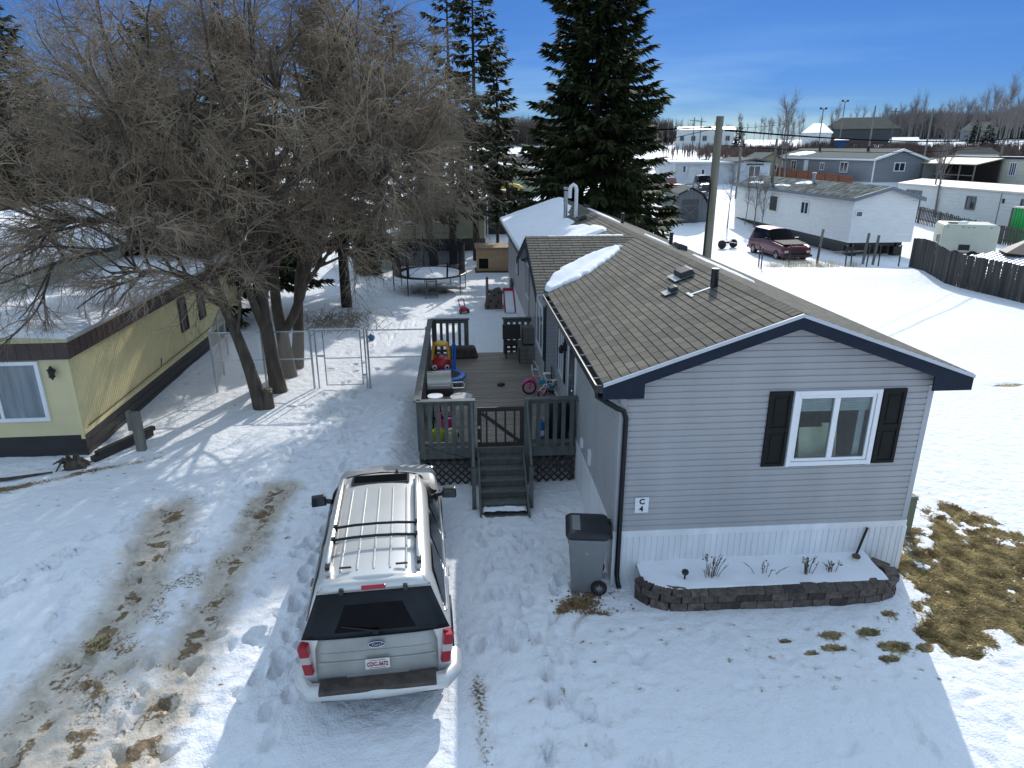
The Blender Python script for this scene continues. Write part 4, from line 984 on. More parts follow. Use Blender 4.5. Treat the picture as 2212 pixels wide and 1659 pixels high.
    MB().box((0, 2.77, 1.962), (.93, .33, .018), Matrix.Rotation(R(-4), 3, 'X')).build('sunroof_frame', 'black', t, bevel=.006)
    an = MB(); an.box((.25, 3.04, 1.945), (.05, .09, .04), None, .6); an.build('antenna', 'black', t)
    ra = patch(keys, 3.12, 3.88, 5.1, 8, 6, .012, 1); rb = patch(keys, 3.12, 3.88, 5.1, 8, 6, .012, -1); ra.add(rb.v, rb.f); ra.build('windshield', 'carglass', t, smooth='all')
    # tailgate: glass wraps to the corners
    def rearpt(u, z, off=.012):
        # half width and depth of the rear face at height z
        hw = np.interp(z, [.4, .72, 1.08, 1.22, 1.83, 1.9], [.84, .93, .92, .86, .70, .60]); yy = np.interp(z, [.4, .72, 1.08, 1.22, 1.83, 1.9], [.02, 0, .05, .09, .24, .26])
        return (u*hw, yy-off, z)
    def rpanel(z0, z1, u0, u1, off, nz=8, nu=12, th=.02, u0t=None, u1t=None):
        mb = MB(); vs = []
        for j in range(nz+1):
            z = z0+(z1-z0)*j/nz; t_ = j/nz
            a = u0+(0 if u0t is None else (u0t-u0)*t_); b_ = u1+(0 if u1t is None else (u1t-u1)*t_)
            for i in range(nu+1): u = a+(b_-a)*i/nu; p = rearpt(u, z, off-.035*abs(u)**4); vs.append(p)
        fs = [(j*(nu+1)+i, j*(nu+1)+i+1, (j+1)*(nu+1)+i+1, (j+1)*(nu+1)+i) for j in range(nz) for i in range(nu)]
        mb.add(vs, fs); return mb
    tg = rpanel(.62, 1.225, -.84, .84, .022); tg = tg.build('tailgate', 'dusty', t, smooth='all', solid=.012)
    rpanel(.88, .905, -.8, .8, .036, 2).build('tailgate_crease', 'dusty', tg, solid=.01)
    rpanel(1.01, 1.025, -.76, .76, .030, 2).build('tailgate_crease', 'dusty', tg, solid=.006)
    MB().b2((-.40, -.03, .645), (.40, -.022, .70)).build('tailgate_handle', 'dusty', tg, bevel=.008)
    rpanel(1.20, 1.80, -1.09, 1.09, .030, u0t=-1.0, u1t=1.0).build('rear_window', 'dustyglass', t, smooth='all', solid=.008)
    rpanel(1.28, 1.62, -.62, .60, .036, u0t=-.50, u1t=.46).build('window_inner', 'carglass', t, smooth='all')
    sp = MB(); sp.add([rearpt(u, z, o) for z, o in ((1.80, .06), (1.885, .09), (1.94, -.02)) for u in (-1.02, -.6, 0, .6, 1.02)], [(r_*5+i, r_*5+i+1, r_*5+i+6, r_*5+i+5) for r_ in range(2) for i in range(4)])
    sp.build('spoiler', 'silver', t, smooth='all', solid=.02)
    MB().box((0, .155, 1.865), (.30, .03, .055), Matrix.Rotation(R(-14), 3, 'X')).build('brake_light', 'tailred', t, bevel=.01)
    wp = MB(); wp.bar((0, .04, 1.265), (.0, .02, 1.30), .07, .04); wp.bar((-.42, .09, 1.36), (.02, .045, 1.29), .02, .015); wp.build('wiper', 'black', t)
    for x in (-.40, .40): MB().box((x, .16, 1.83), (.055, .05, .09)).build('hinge', 'black', t, bevel=.008)
    for x in (-.36, .36): MB().box((x, .42, 1.992), (.16, .03, .02)).build('hinge', 'black', t, bevel=.008)
    for s in (-1, 1):
        tl = MB(); tl.box((s*.888, .055, .955), (.125, .15, .43), Matrix.Rotation(s*R(8), 3, 'Y') @ Matrix.Rotation(s*R(10), 3, 'Z')); tl = tl.build('tail_light', 'tailred', t, bevel=.02)
        MB().box((s*.888, .052, .975), (.129, .15, .11), Matrix.Rotation(s*R(8), 3, 'Y') @ Matrix.Rotation(s*R(10), 3, 'Z')).build('reverse_light', 'lens', tl, bevel=.008)
        hl = MB(); hl.box((s*.72, 5.06, .86), (.34, .14, .2), Matrix.Rotation(s*R(-20), 3, 'Z')); hl.build('headlight', 'lens', t, bevel=.03)
    bp = MB(); bp.tube([(-.99, .34, .56), (-.97, .05, .56), (-.86, -.10, .56), (0, -.15, .56), (.86, -.10, .56), (.97, .05, .56), (.99, .34, .56)], .11, 10); o = bp.build('bumper', 'silver', t, smooth=True)
    MB().b2((-.74, -.235, .600), (.74, -.02, .672)).build('step_pad', mat('dirty_step_pad', (.07, .055, .045), .8, .4, 8), o, bevel=.012)
    bx = MB(); bx.b2((-.75, -.06, .34), (.75, .1, .48)); bx.build('lower_valance', 'black', t)
    # plate and oval emblem
    pl = MB(); pl.b2((-.155, -.05, .785), (.155, -.038, .935)); pl = pl.build('license_plate', mat('plate_white', (.7, .68, .66), .5), t)
    pr = mat('plate_red', (.25, .02, .02), .6)
    text('characters', 'CDC-3672', .088, pl, pr, (0, -.053, .858), xs=.68, bold=.001)
    MB().b2((-.10, -.053, .800), (.10, -.051, .806)).b2((-.1, -.053, .914), (.1, -.051, .920)).build('plate_border', pr, pl)
    em = MB(); em.lathe([(0, 0), (.105, 0), (.1, -.012), (0, -.014)], (0, 0, 0), 28, 'y'); em.v = [(v[0], v[1]-.005, v[2]*.44+1.135) for v in em.v]
    em = em.build('emblem', mat('emblem_blue', (.01, .03, .10), .3), t)
    er = MB(); er.tube([(.1*math.cos(a), -.021, 1.135+.043*math.sin(a)) for a in np.linspace(0, 2*PI, 29)[:-1]], .005, 5, closed=True); er.build('emblem_ring', 'chrome', em)
    text('script', 'Ford', .066, em, 'chrome', (0, -.024, 1.136), shear=.3, depth=.002)
    text('model_letters', 'EXPEDITION', .042, tg, 'steel', (-.56, -.026, .675), xs=1.1, depth=.002)
    for s in (-1, 1):
        for y in (.98, 4.08):
            wheel(t, s*.86, y, .39, .26, s)
            ar = MB(); ar.tube([(s*.985, y+.46*math.cos(a), .39+.46*math.sin(a)) for a in np.linspace(-.15, PI+.15, 16)], .035, 6); ar.build('wheel_arch', 'black', t, smooth=True)
            MB().lathe([(.45, 0), (.45, -s*.2), (0, -s*.2)], (s*.985, y, .39), 24, 'x').build('wheel_well', 'black', t)
    return t
suv()

# ------------------------------------------------------------------ wheeled bin
bn = T('wheeled_bin', 'grey wheeled garbage bin with black lid at the front corner of the grey home', 'garbage bin', (1.93, 9.5, g(1.93, 9.4)), R(-8), None, 1.04)
b = MB(); 
pr = [(.0, .22, .27), (.10, .23, .29), (.62, .265, .335), (.90, .285, .365), (.905, .30, .38), (.985, .305, .385)]
vs = []; 
for z, hx, hy in pr:
    r_ = .06; ring = []
    for (sx, sy, a0) in ((1, 1, 0), (-1, 1, 90), (-1, -1, 180), (1, -1, 270)):
        for a in (0, 30, 60, 90): A = R(a0+a); ring.append((sx*(hx-r_)+r_*math.cos(A), sy*(hy-r_)*.86+r_*math.sin(A), z))
    vs += ring
fs = [(i*16+k, i*16+(k+1) % 16, (i+1)*16+(k+1) % 16, (i+1)*16+k) for i in range(len(pr)-1) for k in range(16)]+[tuple(range(15, -1, -1)), tuple(range(80, 96))]
b.add(vs, fs).build('body', 'bin', bn, smooth=True, bevel=.004)
fr_ = MB(); fr_.b2((-.17, -.30, .66), (.20, -.265, .84)); fr_.build('front_panel', 'bin', bn, bevel=.02)
ld = MB(); pr = [(1.0, .325, .39), (1.035, .335, .40), (1.075, .30, .365), (1.095, .22, .29), (1.098, 0.02, .02)]
vs = []
for z, hx, hy in pr:
    r_ = .07 if hx > .1 else .01; ring = []
    for (sx, sy, a0) in ((1, 1, 0), (-1, 1, 90), (-1, -1, 180), (1, -1, 270)):
        for a in (0, 30, 60, 90): A = R(a0+a); ring.append((sx*(hx-r_)+r_*math.cos(A), sy*(hy-r_)*.86+r_*math.sin(A), z+.03*(sx*(hx-r_)+.3)*0))
    vs += ring
fs = [(i*16+k, i*16+(k+1) % 16, (i+1)*16+(k+1) % 16, (i+1)*16+k) for i in range(len(pr)-1) for k in range(16)]+[tuple(range(15, -1, -1)), tuple(range(64, 80))]
ld.add(vs, fs); ld = ld.build('lid', mat('black_lid', (.02, .022, .026), .35, .2, 6), bn, smooth=True)
ldp = MB(); ldp.b2((-.23, -.22, 1.094), (-.11, .22, 1.103)); ldp.build('lid_rib', 'bin', ld, bevel=.004)
hn = MB(); hn.tube([(.36, -.26, 1.0), (.36, .26, 1.0)], .018, 8)
for y in (-.2, .2): hn.b2((.27, y-.045, .96), (.37, y+.045, 1.04))
hn.build('handle', 'black', bn, bevel=.006)
for y in (-.29, .29):
    w = MB(); w.lathe([(.05, -.03), (.115, -.03), (.125, -.02), (.125, .02), (.115, .03), (.05, .03)], (.20, y, .125), 20, 'y'); w = w.build('wheel', 'tyre', bn, smooth=True)
    h = MB(); h.lathe([(.0, -.02), (.06, -.02), (.06, .02), (0, .02)], (.20, y, .125), 16, 'y')
    for k in range(12): a = k*PI/6; h.bar((.2+.035*math.cos(a), y-.032, .125+.035*math.sin(a)), (.2+.085*math.cos(a), y-.032, .125+.085*math.sin(a)), .008, .004)
    h.build('rim', 'steel', w)
lg = MB(); lg.tube([(.0+.028*math.cos(a), -.303, .76+.028*math.sin(a)) for a in np.linspace(.5, 5.6, 14)], .006, 5); lg.b2((.045, -.304, .755), (.16, -.300, .765)); lg.build('printed_mark', 'white', bn)

# ------------------------------------------------------------------ planter
pts = []
for a in np.linspace(R(195), R(262), 7): pts.append((3.32+.62*math.cos(a), 9.27+.55*math.sin(a)))
for x in np.linspace(3.6, 6.2, 12): pts.append((x, 8.70-.0*(x-3.6)+.02*math.sin(x*2)))
for a in np.linspace(R(-72), R(100), 12): pts.append((6.42+.46*math.cos(a), 9.04+.34*math.sin(a)))
pl = T('planter_wall', 'low curved planter wall of dark brown blocks in front of the grey home', 'planter', (4.9, 8.7, 0))
P_ = [Vector((x, y, 0)) for x, y in pts]
# resample
L = [0]
for a, b_ in zip(P_, P_[1:]): L.append(L[-1]+(b_-a).length)
def at_len(s):
    for i in range(len(L)-1):
        if s <= L[i+1]: t = (s-L[i])/(L[i+1]-L[i]); return P_[i].lerp(P_[i+1], t)
    return P_[-1]
r = random.Random(5); bmx = [MB() for _ in range(3)]
for row, (z0, z1, th) in enumerate(((-.05, .13, .17), (.133, .262, .165), (.265, .335, .20))):
    s = -(.14 if row % 2 else 0); 
    while s < L[-1]-.02:
        ln = r.uniform(.26, .31); a = at_len(max(s, 0)+.004); b_ = at_len(min(s+ln, L[-1])-.004); s += ln
        if (b_-a).length < .03: continue
        d = (b_-a).normalized(); n = Vector((d.y, -d.x, 0)); rot = Matrix((d, n, Vector((0, 0, 1)))).transposed()
        o = r.uniform(-.006, .006)
        bmx[r.choice((0, 0, 1, 1, 2))].box((a+b_)/2+n*o+Vector((0, 0, (z0+z1)/2)), ((b_-a).length, th, z1-z0-r.uniform(0, .004)), rot)
for k, cc in enumerate(((.135, .105, .085), (.105, .083, .068), (.062, .05, .042))):
    bmx[k].build('blocks', mat('planter_block_tone', cc, .9, .45, 12, bump=.6, bscale=50), pl, world=True, bevel=.008)
bed = snow_sheet('bed_snow', (2.75, 8.72, .30), (3.9, 0, 0), (0, .78, 0), 90, 30, lambda u, v: np.where(((u*3.9+2.75-3.32)**2/.60**2+(v*.78+8.72-9.27)**2/.53**2 < 1) | ((u*3.9+2.75 > 3.3) & (v > .02)), .03+vnoise(u*4, v*.8, .3, 5, 3)*.05+.05*v, -1), pl)
def stems(x, y, n, h, label, seed, spread=.3):
    r = random.Random(seed); z = .33; t = T('dead_perennial', label, 'plant', (x, y, z))
    mb = MB()
    for i in range(n):
        a = r.uniform(0, 2*PI); s = r.uniform(.1, 1)*spread; hh = h*r.uniform(.5, 1); bx, by = math.cos(a)*s*.4, math.sin(a)*s*.25
        tx, ty = math.cos(a)*s, math.sin(a)*s*.5
        mb.tube([(bx, by, -.03), ((bx+tx)/2+r.uniform(-.02, .02), (by+ty)/2, hh*.55), (tx, ty, hh)], [.006, .005, .003], 5)
        for q in range(2): mb.tube([(bx*.4+tx*.6, by*.4+ty*.6, hh*.7), (tx+r.uniform(-.06, .06), ty+r.uniform(-.04, .04), hh*r.uniform(.85, 1.05))], [.004, .002], 4)
    mb.build('stems', 'dryplant', t)
    s = MB()
    for i in range(n//2): a = r.uniform(0, 6); s.sphere((math.cos(a)*spread*.5, math.sin(a)*spread*.25, h*r.uniform(.5, .95)), .014, 6, 4)
    s.build('seed_heads', 'dryplant', t)
stems(3.83, 9.0, 16, .42, 'bushy clump of dead brown stems beside the small solar light in the planter', 1, .32)
stems(4.75, 9.03, 6, .30, 'sparse clump of few leaning dead stems in the middle of the planter', 2, .38)
stems(5.42, 9.0, 13, .36, 'upright clump of dark dead stems in the planter, with black bases', 3, .2); stems(5.85, 8.98, 10, .24, 'short tuft of dead stems nearest the curled end of the planter', 4, .26)
sl = T('solar_light', 'small black solar garden light in the planter snow', 'garden light', (3.42, 8.98, .33)); MB().cyl((0, 0, -.03), (0, 0, .12), .014).build('stem', 'black', sl); MB().lathe([(0, .19), (.045, .18), (.058, .15), (.045, .115), (0, .11)], (0, 0, 0), 14).build('lamp_head', 'black', sl, smooth=True)
pt = T('pot', 'small pale pot with dark moss on top at the right end of the planter', 'pot', (6.40, 9.27, .31)); MB().lathe([(.045, -.02), (.06, .10), (.05, .10)], (0, 0, 0), 14).build('pot_body', 'creamwall', pt); MB().sphere((0, 0, .12), .07, 10, 6, (1, 1, .6)).build('moss', 'dryplant', pt)

ub = T('utility_pedestal', 'green-grey utility pedestal standing behind the right corner of the grey home', 'utility box', (8.22, 10.6, -.28)); q = MB(); q.b2((-.16, -.09, -.2), (.02, .09, 1.0)); q.build('housing', 'utilgreen', ub, bevel=.02); MB().box((-.07, 0, 1.03), (.21, .21, .06), None, .8).build('cap', 'utilgreen', ub, bevel=.01)

# ------------------------------------------------------------------ things on the deck
z = DZ+.002
tc = T('toy_ride_on_car', 'red toddler ride-on toy car with orange-yellow roof on the deck', 'toy car', (-.60, 18.3, z))
q = MB(); q.sphere((0, 0, .28), .30, 18, 10, (.95, 1.25, .72)); q.b2((-.24, -.2, .08), (.24, .32, .22)); q.build('body', 'red', tc, smooth=True)
q = MB()
for s in (-1, 1): q.tube([(s*.23, -.16, .42), (s*.21, -.10, .68), (s*.16, .0, .82)], .035, 8); q.tube([(s*.23, .30, .36), (s*.21, .26, .68), (s*.16, .16, .82)], .045, 8)
q.sphere((0, .08, .82), .21, 16, 8, (1, 1.05, .32)); q.build('roof', 'yelp', tc, smooth=True)
q = MB()
for s in (-1, 1): q.lathe([(0, 0), (.07, 0), (.06, -.02), (0, -.03)], (s*.17, -.33, .26), 14, 'y')
q = q.build('headlight', 'white', tc); p = MB()
for s in (-1, 1): p.lathe([(0, 0), (.035, 0), (0, -.01)], (s*.17, -.36, .26), 12, 'y')
p.build('headlight_centre', 'black', q)
for s in (-1, 1):
    for y in (-.22, .26): MB().lathe([(0, -.03), (.10, -.03), (.10, .03), (0, .03)], (s*.25, y, .10), 14, 'x').build('wheel', 'black', tc)
MB().tube([(.09*math.cos(a), -.06+.02*math.sin(a), .52+.07*math.sin(a)) for a in np.linspace(0, 2*PI, 13)[:-1]], .012, 5, closed=True).build('steering_wheel', 'black', tc)

mt = T('mini_trampoline', 'round toddler trampoline with bright blue rim and handle on the deck', 'trampoline', (-.40, 17.15, z))
q = MB(); q.lathe([(.33, .30), (.34, .325), (.46, .325), (.49, .30), (.49, .27), (.33, .29)], (0, 0, 0), 32); q.build('rim_pad', 'blue', mt, smooth=True)
q = MB(); q.lathe([(0, .305), (.335, .305), (.335, .30), (0, .30)], (0, 0, 0), 24); q.build('jump_mat', mat('brown_jump_mat', (.05, .035, .03), .8, .3), mt)
for k in range(5): a = k*2*PI/5+.5; MB().cyl((.44*math.cos(a), .44*math.sin(a), 0), (.44*math.cos(a), .44*math.sin(a), .28), .014).build('leg', 'black', mt)
q = MB(); q.tube([(.13, .44, .3), (.14, .47, .98), (.17, .48, 1.03), (.21, .47, .98), (.19, .44, .3)], .026, 8); q.build('handle', 'blue', mt, smooth=True)

gr = T('barbecue_grill', 'steel-lidded gas barbecue against the left deck railing', 'grill', (-.55, 14.85, z), R(4))
q = MB(); vs = []
for x in (-.27, .27):
    for a in np.linspace(0, PI, 9): vs.append((x, .25*math.cos(a)*-1, .80+.36*math.sin(a)))
fs = [(i, i+1, i+10, i+9) for i in range(8)]+[tuple(range(8, -1, -1)), tuple(range(9, 18))]; q.add(vs, fs); q.build('lid', mat('brushed_steel', (.32, .30, .26), .3, .08, 3, metallic=.9), gr, smooth=True)
q = MB(); q.b2((-.31, -.26, .62), (.31, .26, .82)); q.build('firebox', 'black', gr, bevel=.01); MB().b2((-.27, -.2, .08), (.27, .2, .12)).build('bottom_shelf', 'black', gr)
for x in (-.27, .27):
    for y in (-.2, .2): MB().b2((x-.02, y-.02, 0), (x+.02, y+.02, .62)).build('leg', 'black', gr)
q = MB(); q.tube([(.3, -.2, .8), (.55, -.2, .8), (.57, -.1, .8), (.57, .15, .8), (.55, .2, .8), (.3, .2, .8)], .014, 6); q.build('side_shelf', 'chrome', gr)
q = MB(); q.tube([(-.22, -.27, .90), (-.22, -.31, .91), (.22, -.31, .91), (.22, -.27, .90)], .012, 6); q.build('handle', 'chrome', gr)

stl = T('round_stool', 'black round stool with pale top behind the front deck railing', 'stool', (-.62, 14.15, z)); MB().lathe([(0, .82), (.17, .82), (.17, .78), (0, .78)], (0, 0, 0), 18).build('seat', 'white', stl)
for k in range(3): a = k*2.1; MB().cyl((.14*math.cos(a), .14*math.sin(a), 0), (.09*math.cos(a), .09*math.sin(a), .78), .015).build('leg', 'black', stl)
sd = T('side_table', 'small pale round side table near the front deck railing', 'table', (-.05, 14.4, z)); MB().lathe([(0, .70), (.25, .70), (.25, .675), (0, .675)], (0, 0, 0), 22).build('tabletop', mat('pale_table', (.38, .39, .40), .5), sd); MB().cyl((0, 0, 0), (0, 0, .68), .03).build('leg', 'black', sd)
tag(MB().lathe([(0, 0), (.10, 0), (.13, .25), (.12, .25), (.09, .02)], (-.55, 13.55, z), 16).build('bucket', mat('lime_bucket', (.45, .50, .03), .5)), 'lime green bucket behind the front-left deck railing', 'bucket')
tag(MB().lathe([(0, 0), (.10, 0), (.11, .24), (.10, .24), (.09, .02)], (-.25, 13.5, z), 16).build('bucket', mat('cream_pail', (.55, .52, .42), .5)), 'cream pail behind the front-left deck railing', 'bucket')
q = T('pink_doll_stroller', 'pink and black doll stroller behind the front-left deck railing', 'toy stroller', (-.35, 13.8, z)); q.rotation_euler = (0, 0, .4)
MB().tube([(-.15, -.1, .1), (-.15, .1, .5), (0, .14, .56), (.15, .1, .5), (.15, -.1, .1)], .014, 6).build('frame', 'pink', q)
MB().box((0, .02, .3), (.26, .05, .32), Matrix.Rotation(R(30), 3, 'X')).build('seat', 'pink', q, bevel=.02)
for s in (-1, 1): MB().lathe([(0, -.015), (.06, -.015), (.06, .015), (0, .015)], (s*.16, -.12, .06), 12, 'x').build('wheel', 'black', q)
tag(MB().box((-.86, 15.9, z+.28), (.03, .30, .55), Matrix.Rotation(R(5), 3, 'Y')).build('sled', 'pink', bevel=.03), 'pink plastic sled leaning on the left deck railing behind the grill', 'sled')

# blue jug by the right front railing, black sack, barrel
jg = T('blue_jug', 'blue jug with pale label behind the front-right deck railing', 'jug', (1.62, 13.45, z)); MB().box((0, 0, .22), (.20, .14, .44), None, .85).cyl((0, 0, .4), (0, 0, .5), .03).build('jug_body', mat('blue_jug_plastic', (.01, .16, .45), .4), jg, bevel=.02); MB().b2((-.08, -.078, .12), (.08, -.072, .24)).build('paper_label', 'white', jg)
tag(MB().lathe([(0, 0), (.22, 0), (.26, .3), (.25, .7), (.20, .86), (0, .9)], (2.02, 13.55, z), 18).build('barrel', 'black', smooth=True), 'black barrel in the corner between front-right railing and house wall', 'barrel')
tag(MB().sphere((1.86, 13.62, z+.84), .11, 12, 8, (1.2, .9, .7)).build('toy_helmet', 'yelp', smooth=True), 'small yellow toy helmet on top beside the black barrel', 'toy')

# bicycle
bk = T('child_bicycle', 'small pink and lilac child bicycle leaning at the house wall on the deck', 'bicycle', (1.68, 16.35, z), R(8))
def bwheel(x, r_, col):
    o = MB().tube([(x+r_*math.cos(a), 0, r_+.012+r_*math.sin(a)) for a in np.linspace(0, 2*PI, 25)[:-1]], .022, 6, closed=True).build('wheel', 'tyre', bk, smooth=True)
    h = MB().tube([(x+(r_-.03)*math.cos(a), 0, r_+.012+(r_-.03)*math.sin(a)) for a in np.linspace(0, 2*PI, 25)[:-1]], .009, 5, closed=True)
    for k in range(9): a = k*2*PI/9; h.tube([(x, 0, r_+.012), (x+(r_-.03)*math.cos(a), 0, r_+.012+(r_-.03)*math.sin(a))], .003, 4)
    h.lathe([(0, -.03), (.03, -.03), (.03, .03), (0, .03)], (x, 0, r_+.012), 10, 'y'); h.build('rim', col, o)
bwheel(0, .17, 'pink'); bwheel(.62, .17, 'lilac')
q = MB(); q.tube([(.10, 0, .50), (.22, 0, .34), (.36, 0, .24)], .018, 8); q.tube([(.36, 0, .24), (.43, 0, .50)], .016, 8); q.tube([(.10, 0, .50), (.40, 0, .42)], .014, 8)
for s in (-1, 1): q.tube([(.36, s*.02, .24), (.62, s*.05, .182)], .009, 6); q.tube([(.42, s*.02, .46), (.62, s*.05, .182)], .009, 6)
q.build('frame', 'lilac', bk, smooth=True)
q = MB()
for s in (-1, 1): q.tube([(.09, s*.05, .46), (0, s*.05, .182)], .011, 6)
q.tube([(.09, -.05, .46), (.09, .05, .46)], .012, 6); q.build('fork', 'pink', bk)
q = MB(); q.tube([(.10, 0, .48), (.07, 0, .62), (.10, -.16, .72), (.14, -.22, .71)], .011, 6); q.tube([(.07, 0, .62), (.10, .16, .72), (.14, .22, .71)], .011, 6); q.build('handlebar', 'white', bk)
MB().box((.46, 0, .53), (.22, .11, .05), None, .8).build('saddle', 'white', bk, bevel=.02)
q = MB(); q.tube([(.17*math.cos(a)*1.1, 0, .182+.17*1.18*math.sin(a)) for a in np.linspace(.3, 2.6, 9)], .03, 6); q.build('mudguard', 'pink', bk, smooth=True)
MB().box((.36, 0, .3), (.20, .05, .11)).build('chain_guard', mat('teal_guard', (.02, .3, .42), .4), bk, bevel=.01)
q = MB()
for s in (-1, 1): q.lathe([(0, -.012), (.05, -.012), (.05, .012), (0, .012)], (.66, s*.17, .05), 12, 'y'); q.tube([(.62, 0, .18), (.66, s*.15, .05)], .007, 5)
q.build('training_wheel', 'white', bk)
b2 = dup(bk, (1.95, 16.05, z), R(38), .8, 'second small white-framed child bicycle behind the pink one')
b2.rotation_euler = (R(14), 0, R(38))
for ch in b2.children:
    if ch.name.startswith(('frame', 'fork', 'mudguard')):
        ch.data = ch.data.copy(); ch.data.materials[0] = M['white'] if not ch.name.startswith('mud') else M['lilac']
# shovels, broom
q = T('snow_shovel', 'snow shovel with yellow blade propped up against the house wall on the deck', 'shovel', (2.22, 16.3, z)); MB().tube([(0, 0, 0), (.08, .42, .88)], .014, 6).build('shaft', 'black', q); MB().box((.10, .50, 1.02), (.16, .035, .30), Matrix.Rotation(R(-24), 3, 'X')).build('blade', 'yelp', q, bevel=.015)
q = T('broom', 'long-handled pale broom lying on the deck floor along the wall', 'broom', (2.05, 18.1, z)); MB().tube([(.12, -1.3, .25), (.0, 1.15, .05)], .014, 6).build('shaft', 'white', q); MB().box((-.02, 1.3, .06), (.34, .26, .10), None, .7).build('bristles', mat('pale_bristles', (.45, .46, .45), .8), q, bevel=.02)
tag(MB().sphere((1.0, 17.05, z+.045), .075, 10, 6, (1.3, 1, .55)).tube([(.9, 17.07, z+.03), (1.1, 17.03, z+.05)], .03, 6).build('toddler_boot', 'black', smooth=True), 'small black boot lying alone on the middle of the deck floor', 'boot')
# bench of weathered boards, planter boxes, stack by the far right railing
q = T('storage_box', 'weathered wooden planter boxes stacked in the far right corner of the deck', 'box', (1.95, 19.3, z))
for (x, y, zz_, w_, d_, h_) in ((0, .1, .0, .62, .9, .5), (.06, .25, .5, .5, .55, .5)):
    k = MB(); 
    for i in range(4): k.b2((x-w_/2, y-d_/2, zz_+i*h_/4+.005), (x+w_/2, y-d_/2+.02, zz_+(i+1)*h_/4-.005)); k.b2((x-w_/2, y-d_/2, zz_+i*h_/4+.005), (x-w_/2+.02, y+d_/2, zz_+(i+1)*h_/4-.005))
    k.b2((x-w_/2+.02, y-d_/2+.02, zz_+.01), (x+w_/2-.01, y+d_/2-.01, zz_+h_-.05)); k.build('crate', 'oldwood', q)
q.children[0]['label'] = 'lower wooden box'
q = T('wooden_bench', 'dark slatted wooden bench inside the far right deck railing', 'bench', (1.50, 19.75, z))
for i in range(4): MB().b2((-.25, -.3+i*.14, .40), (.3, -.18+i*.14, .43)).build('seat', 'darkwood', q) if i == 0 else None
k = MB()
for i in range(4): k.b2((-.25, -.3+i*.14, .40), (.3, -.18+i*.14, .435))
k.build('seat_slats', 'darkwood', q); MB().box((0, .30, .68), (.55, .03, .45), Matrix.Rotation(R(-10), 3, 'X')).build('backrest', 'darkwood', q)
for x in (-.2, .25):
    for y in (-.25, .22): MB().b2((x-.02, y-.02, 0), (x+.02, y+.02, .40)).build('leg', 'darkwood', q)
tag(MB().box((-.0, 19.75, z+.17), (.95, .42, .34), Matrix.Rotation(R(4), 3, 'Z'), .8).build('firewood_cover', mat('brown_tarp', (.07, .05, .04), .8, .4, 5, bump=.6), bevel=.06), 'low dark brown covered heap inside the far left deck railing', 'tarp')

# ------------------------------------------------------------------ chain link fence
FYc = 19.6; fz = 1.78
fe = T('chain_link_fence', 'galvanised chain link fence crossing the yard from the yellow house to the deck', 'fence', (-5, FYc, 0))
def FBd(mb, name, m, parent=None, **k): return mb.build(name, m, parent or fe, world=True, **k)
for x, y in ((-7.25, FYc), (-5.8, FYc), (-4.42, FYc), (-2.78, FYc), (-1.05, FYc), (-7.55, 21.2), (-8.1, 23.4)):
    p = MB(); gz_ = g(x, y)-.2; p.cyl((x, y, gz_), (x, y, fz+.03), .03); p.sphere((x, y, fz+.04), .036, 10, 6); FBd(p, 'post', 'steel', smooth=True)
for a, b_ in (((-7.25, FYc), (-4.42, FYc)), ((-2.78, FYc), (-1.0, FYc)), ((-7.25, FYc), (-8.1, 23.4))):
    for zz_ in (fz, .95): FBd(MB().tube([(a[0], a[1], zz_), (b_[0], b_[1], zz_)], .02, 8), 'rail', 'steel', smooth=True)
def mesh_wire(a, b, z0, z1, step=.085, rad=.0016):
    a = np.array(a, float); b = np.array(b, float); Ln = np.linalg.norm(b-a); d = (b-a)/Ln; H = z1-z0; Ps = []
    for sgn in (1, -1):
        for k in np.arange(-H, Ln+H, step):
            s0, s1 = k, k+sgn*H; t0, t1 = 0., 1.
            for lim in (0, Ln):
                t = (lim-s0)/(s1-s0)
                inside0 = 0 <= s0+(s1-s0)*1e-6 <= Ln
            ts = sorted([0, 1]+[t for t in ((0-s0)/(s1-s0), (Ln-s0)/(s1-s0)) if 0 < t < 1])
            for ta, tb in zip(ts, ts[1:]):
                sm_ = s0+(s1-s0)*(ta+tb)/2
                if 0 <= sm_ <= Ln:
                    Ps.append([[*(a+d*(s0+(s1-s0)*ta)), z0+H*ta], [*(a+d*(s0+(s1-s0)*tb)), z0+H*tb]])
    Ps = np.array(Ps); V, F = tubes(Ps, np.full(Ps.shape[:2], rad), 3); return V, F
for a, b_ in (((-7.25, FYc), (-4.45, FYc)), ((-2.78, FYc), (-1.0, FYc)), ((-7.25, FYc), (-8.1, 23.4))):
    V, F = mesh_wire(a, b_, .03, fz); np_mesh('wire_mesh', V, F, 'steel', fe, origin=(-5, FYc, 0))
gt = T('yard_gate', 'galvanised chain link gate with round steel frame in the yard fence', 'gate', (-3.6, FYc, 0))
q = MB(); x0, x1 = -4.05, -2.98; q.tube([(x0, FYc, .12), (x0, FYc, fz), (x1, FYc, fz), (x1, FYc, .12)], .022, 8, closed=True); q.tube([(x0, FYc, .95), (x1, FYc, .95)], .017, 8); q.build('gate_frame', 'steel', gt, world=True, smooth=True)
V, F = mesh_wire((x0, FYc), (x1, FYc), .12, fz); np_mesh('wire_mesh', V, F, 'steel', gt, origin=(-3.6, FYc, 0))
q = MB(); q.tube([(-4.42, FYc, fz+.06), (-2.78, FYc, fz+.06)], .022, 8)
for x in (-4.28, -2.86): q.tube([(x, FYc, -.1), (x, FYc, fz+.05)], .022, 8)
q.build('gate_post', 'steel', gt, world=True, smooth=True)
q = MB()
for zz_ in (.4, 1.55): q.b2((x1, FYc-.03, zz_), (x1+.14, FYc+.03, zz_+.04))
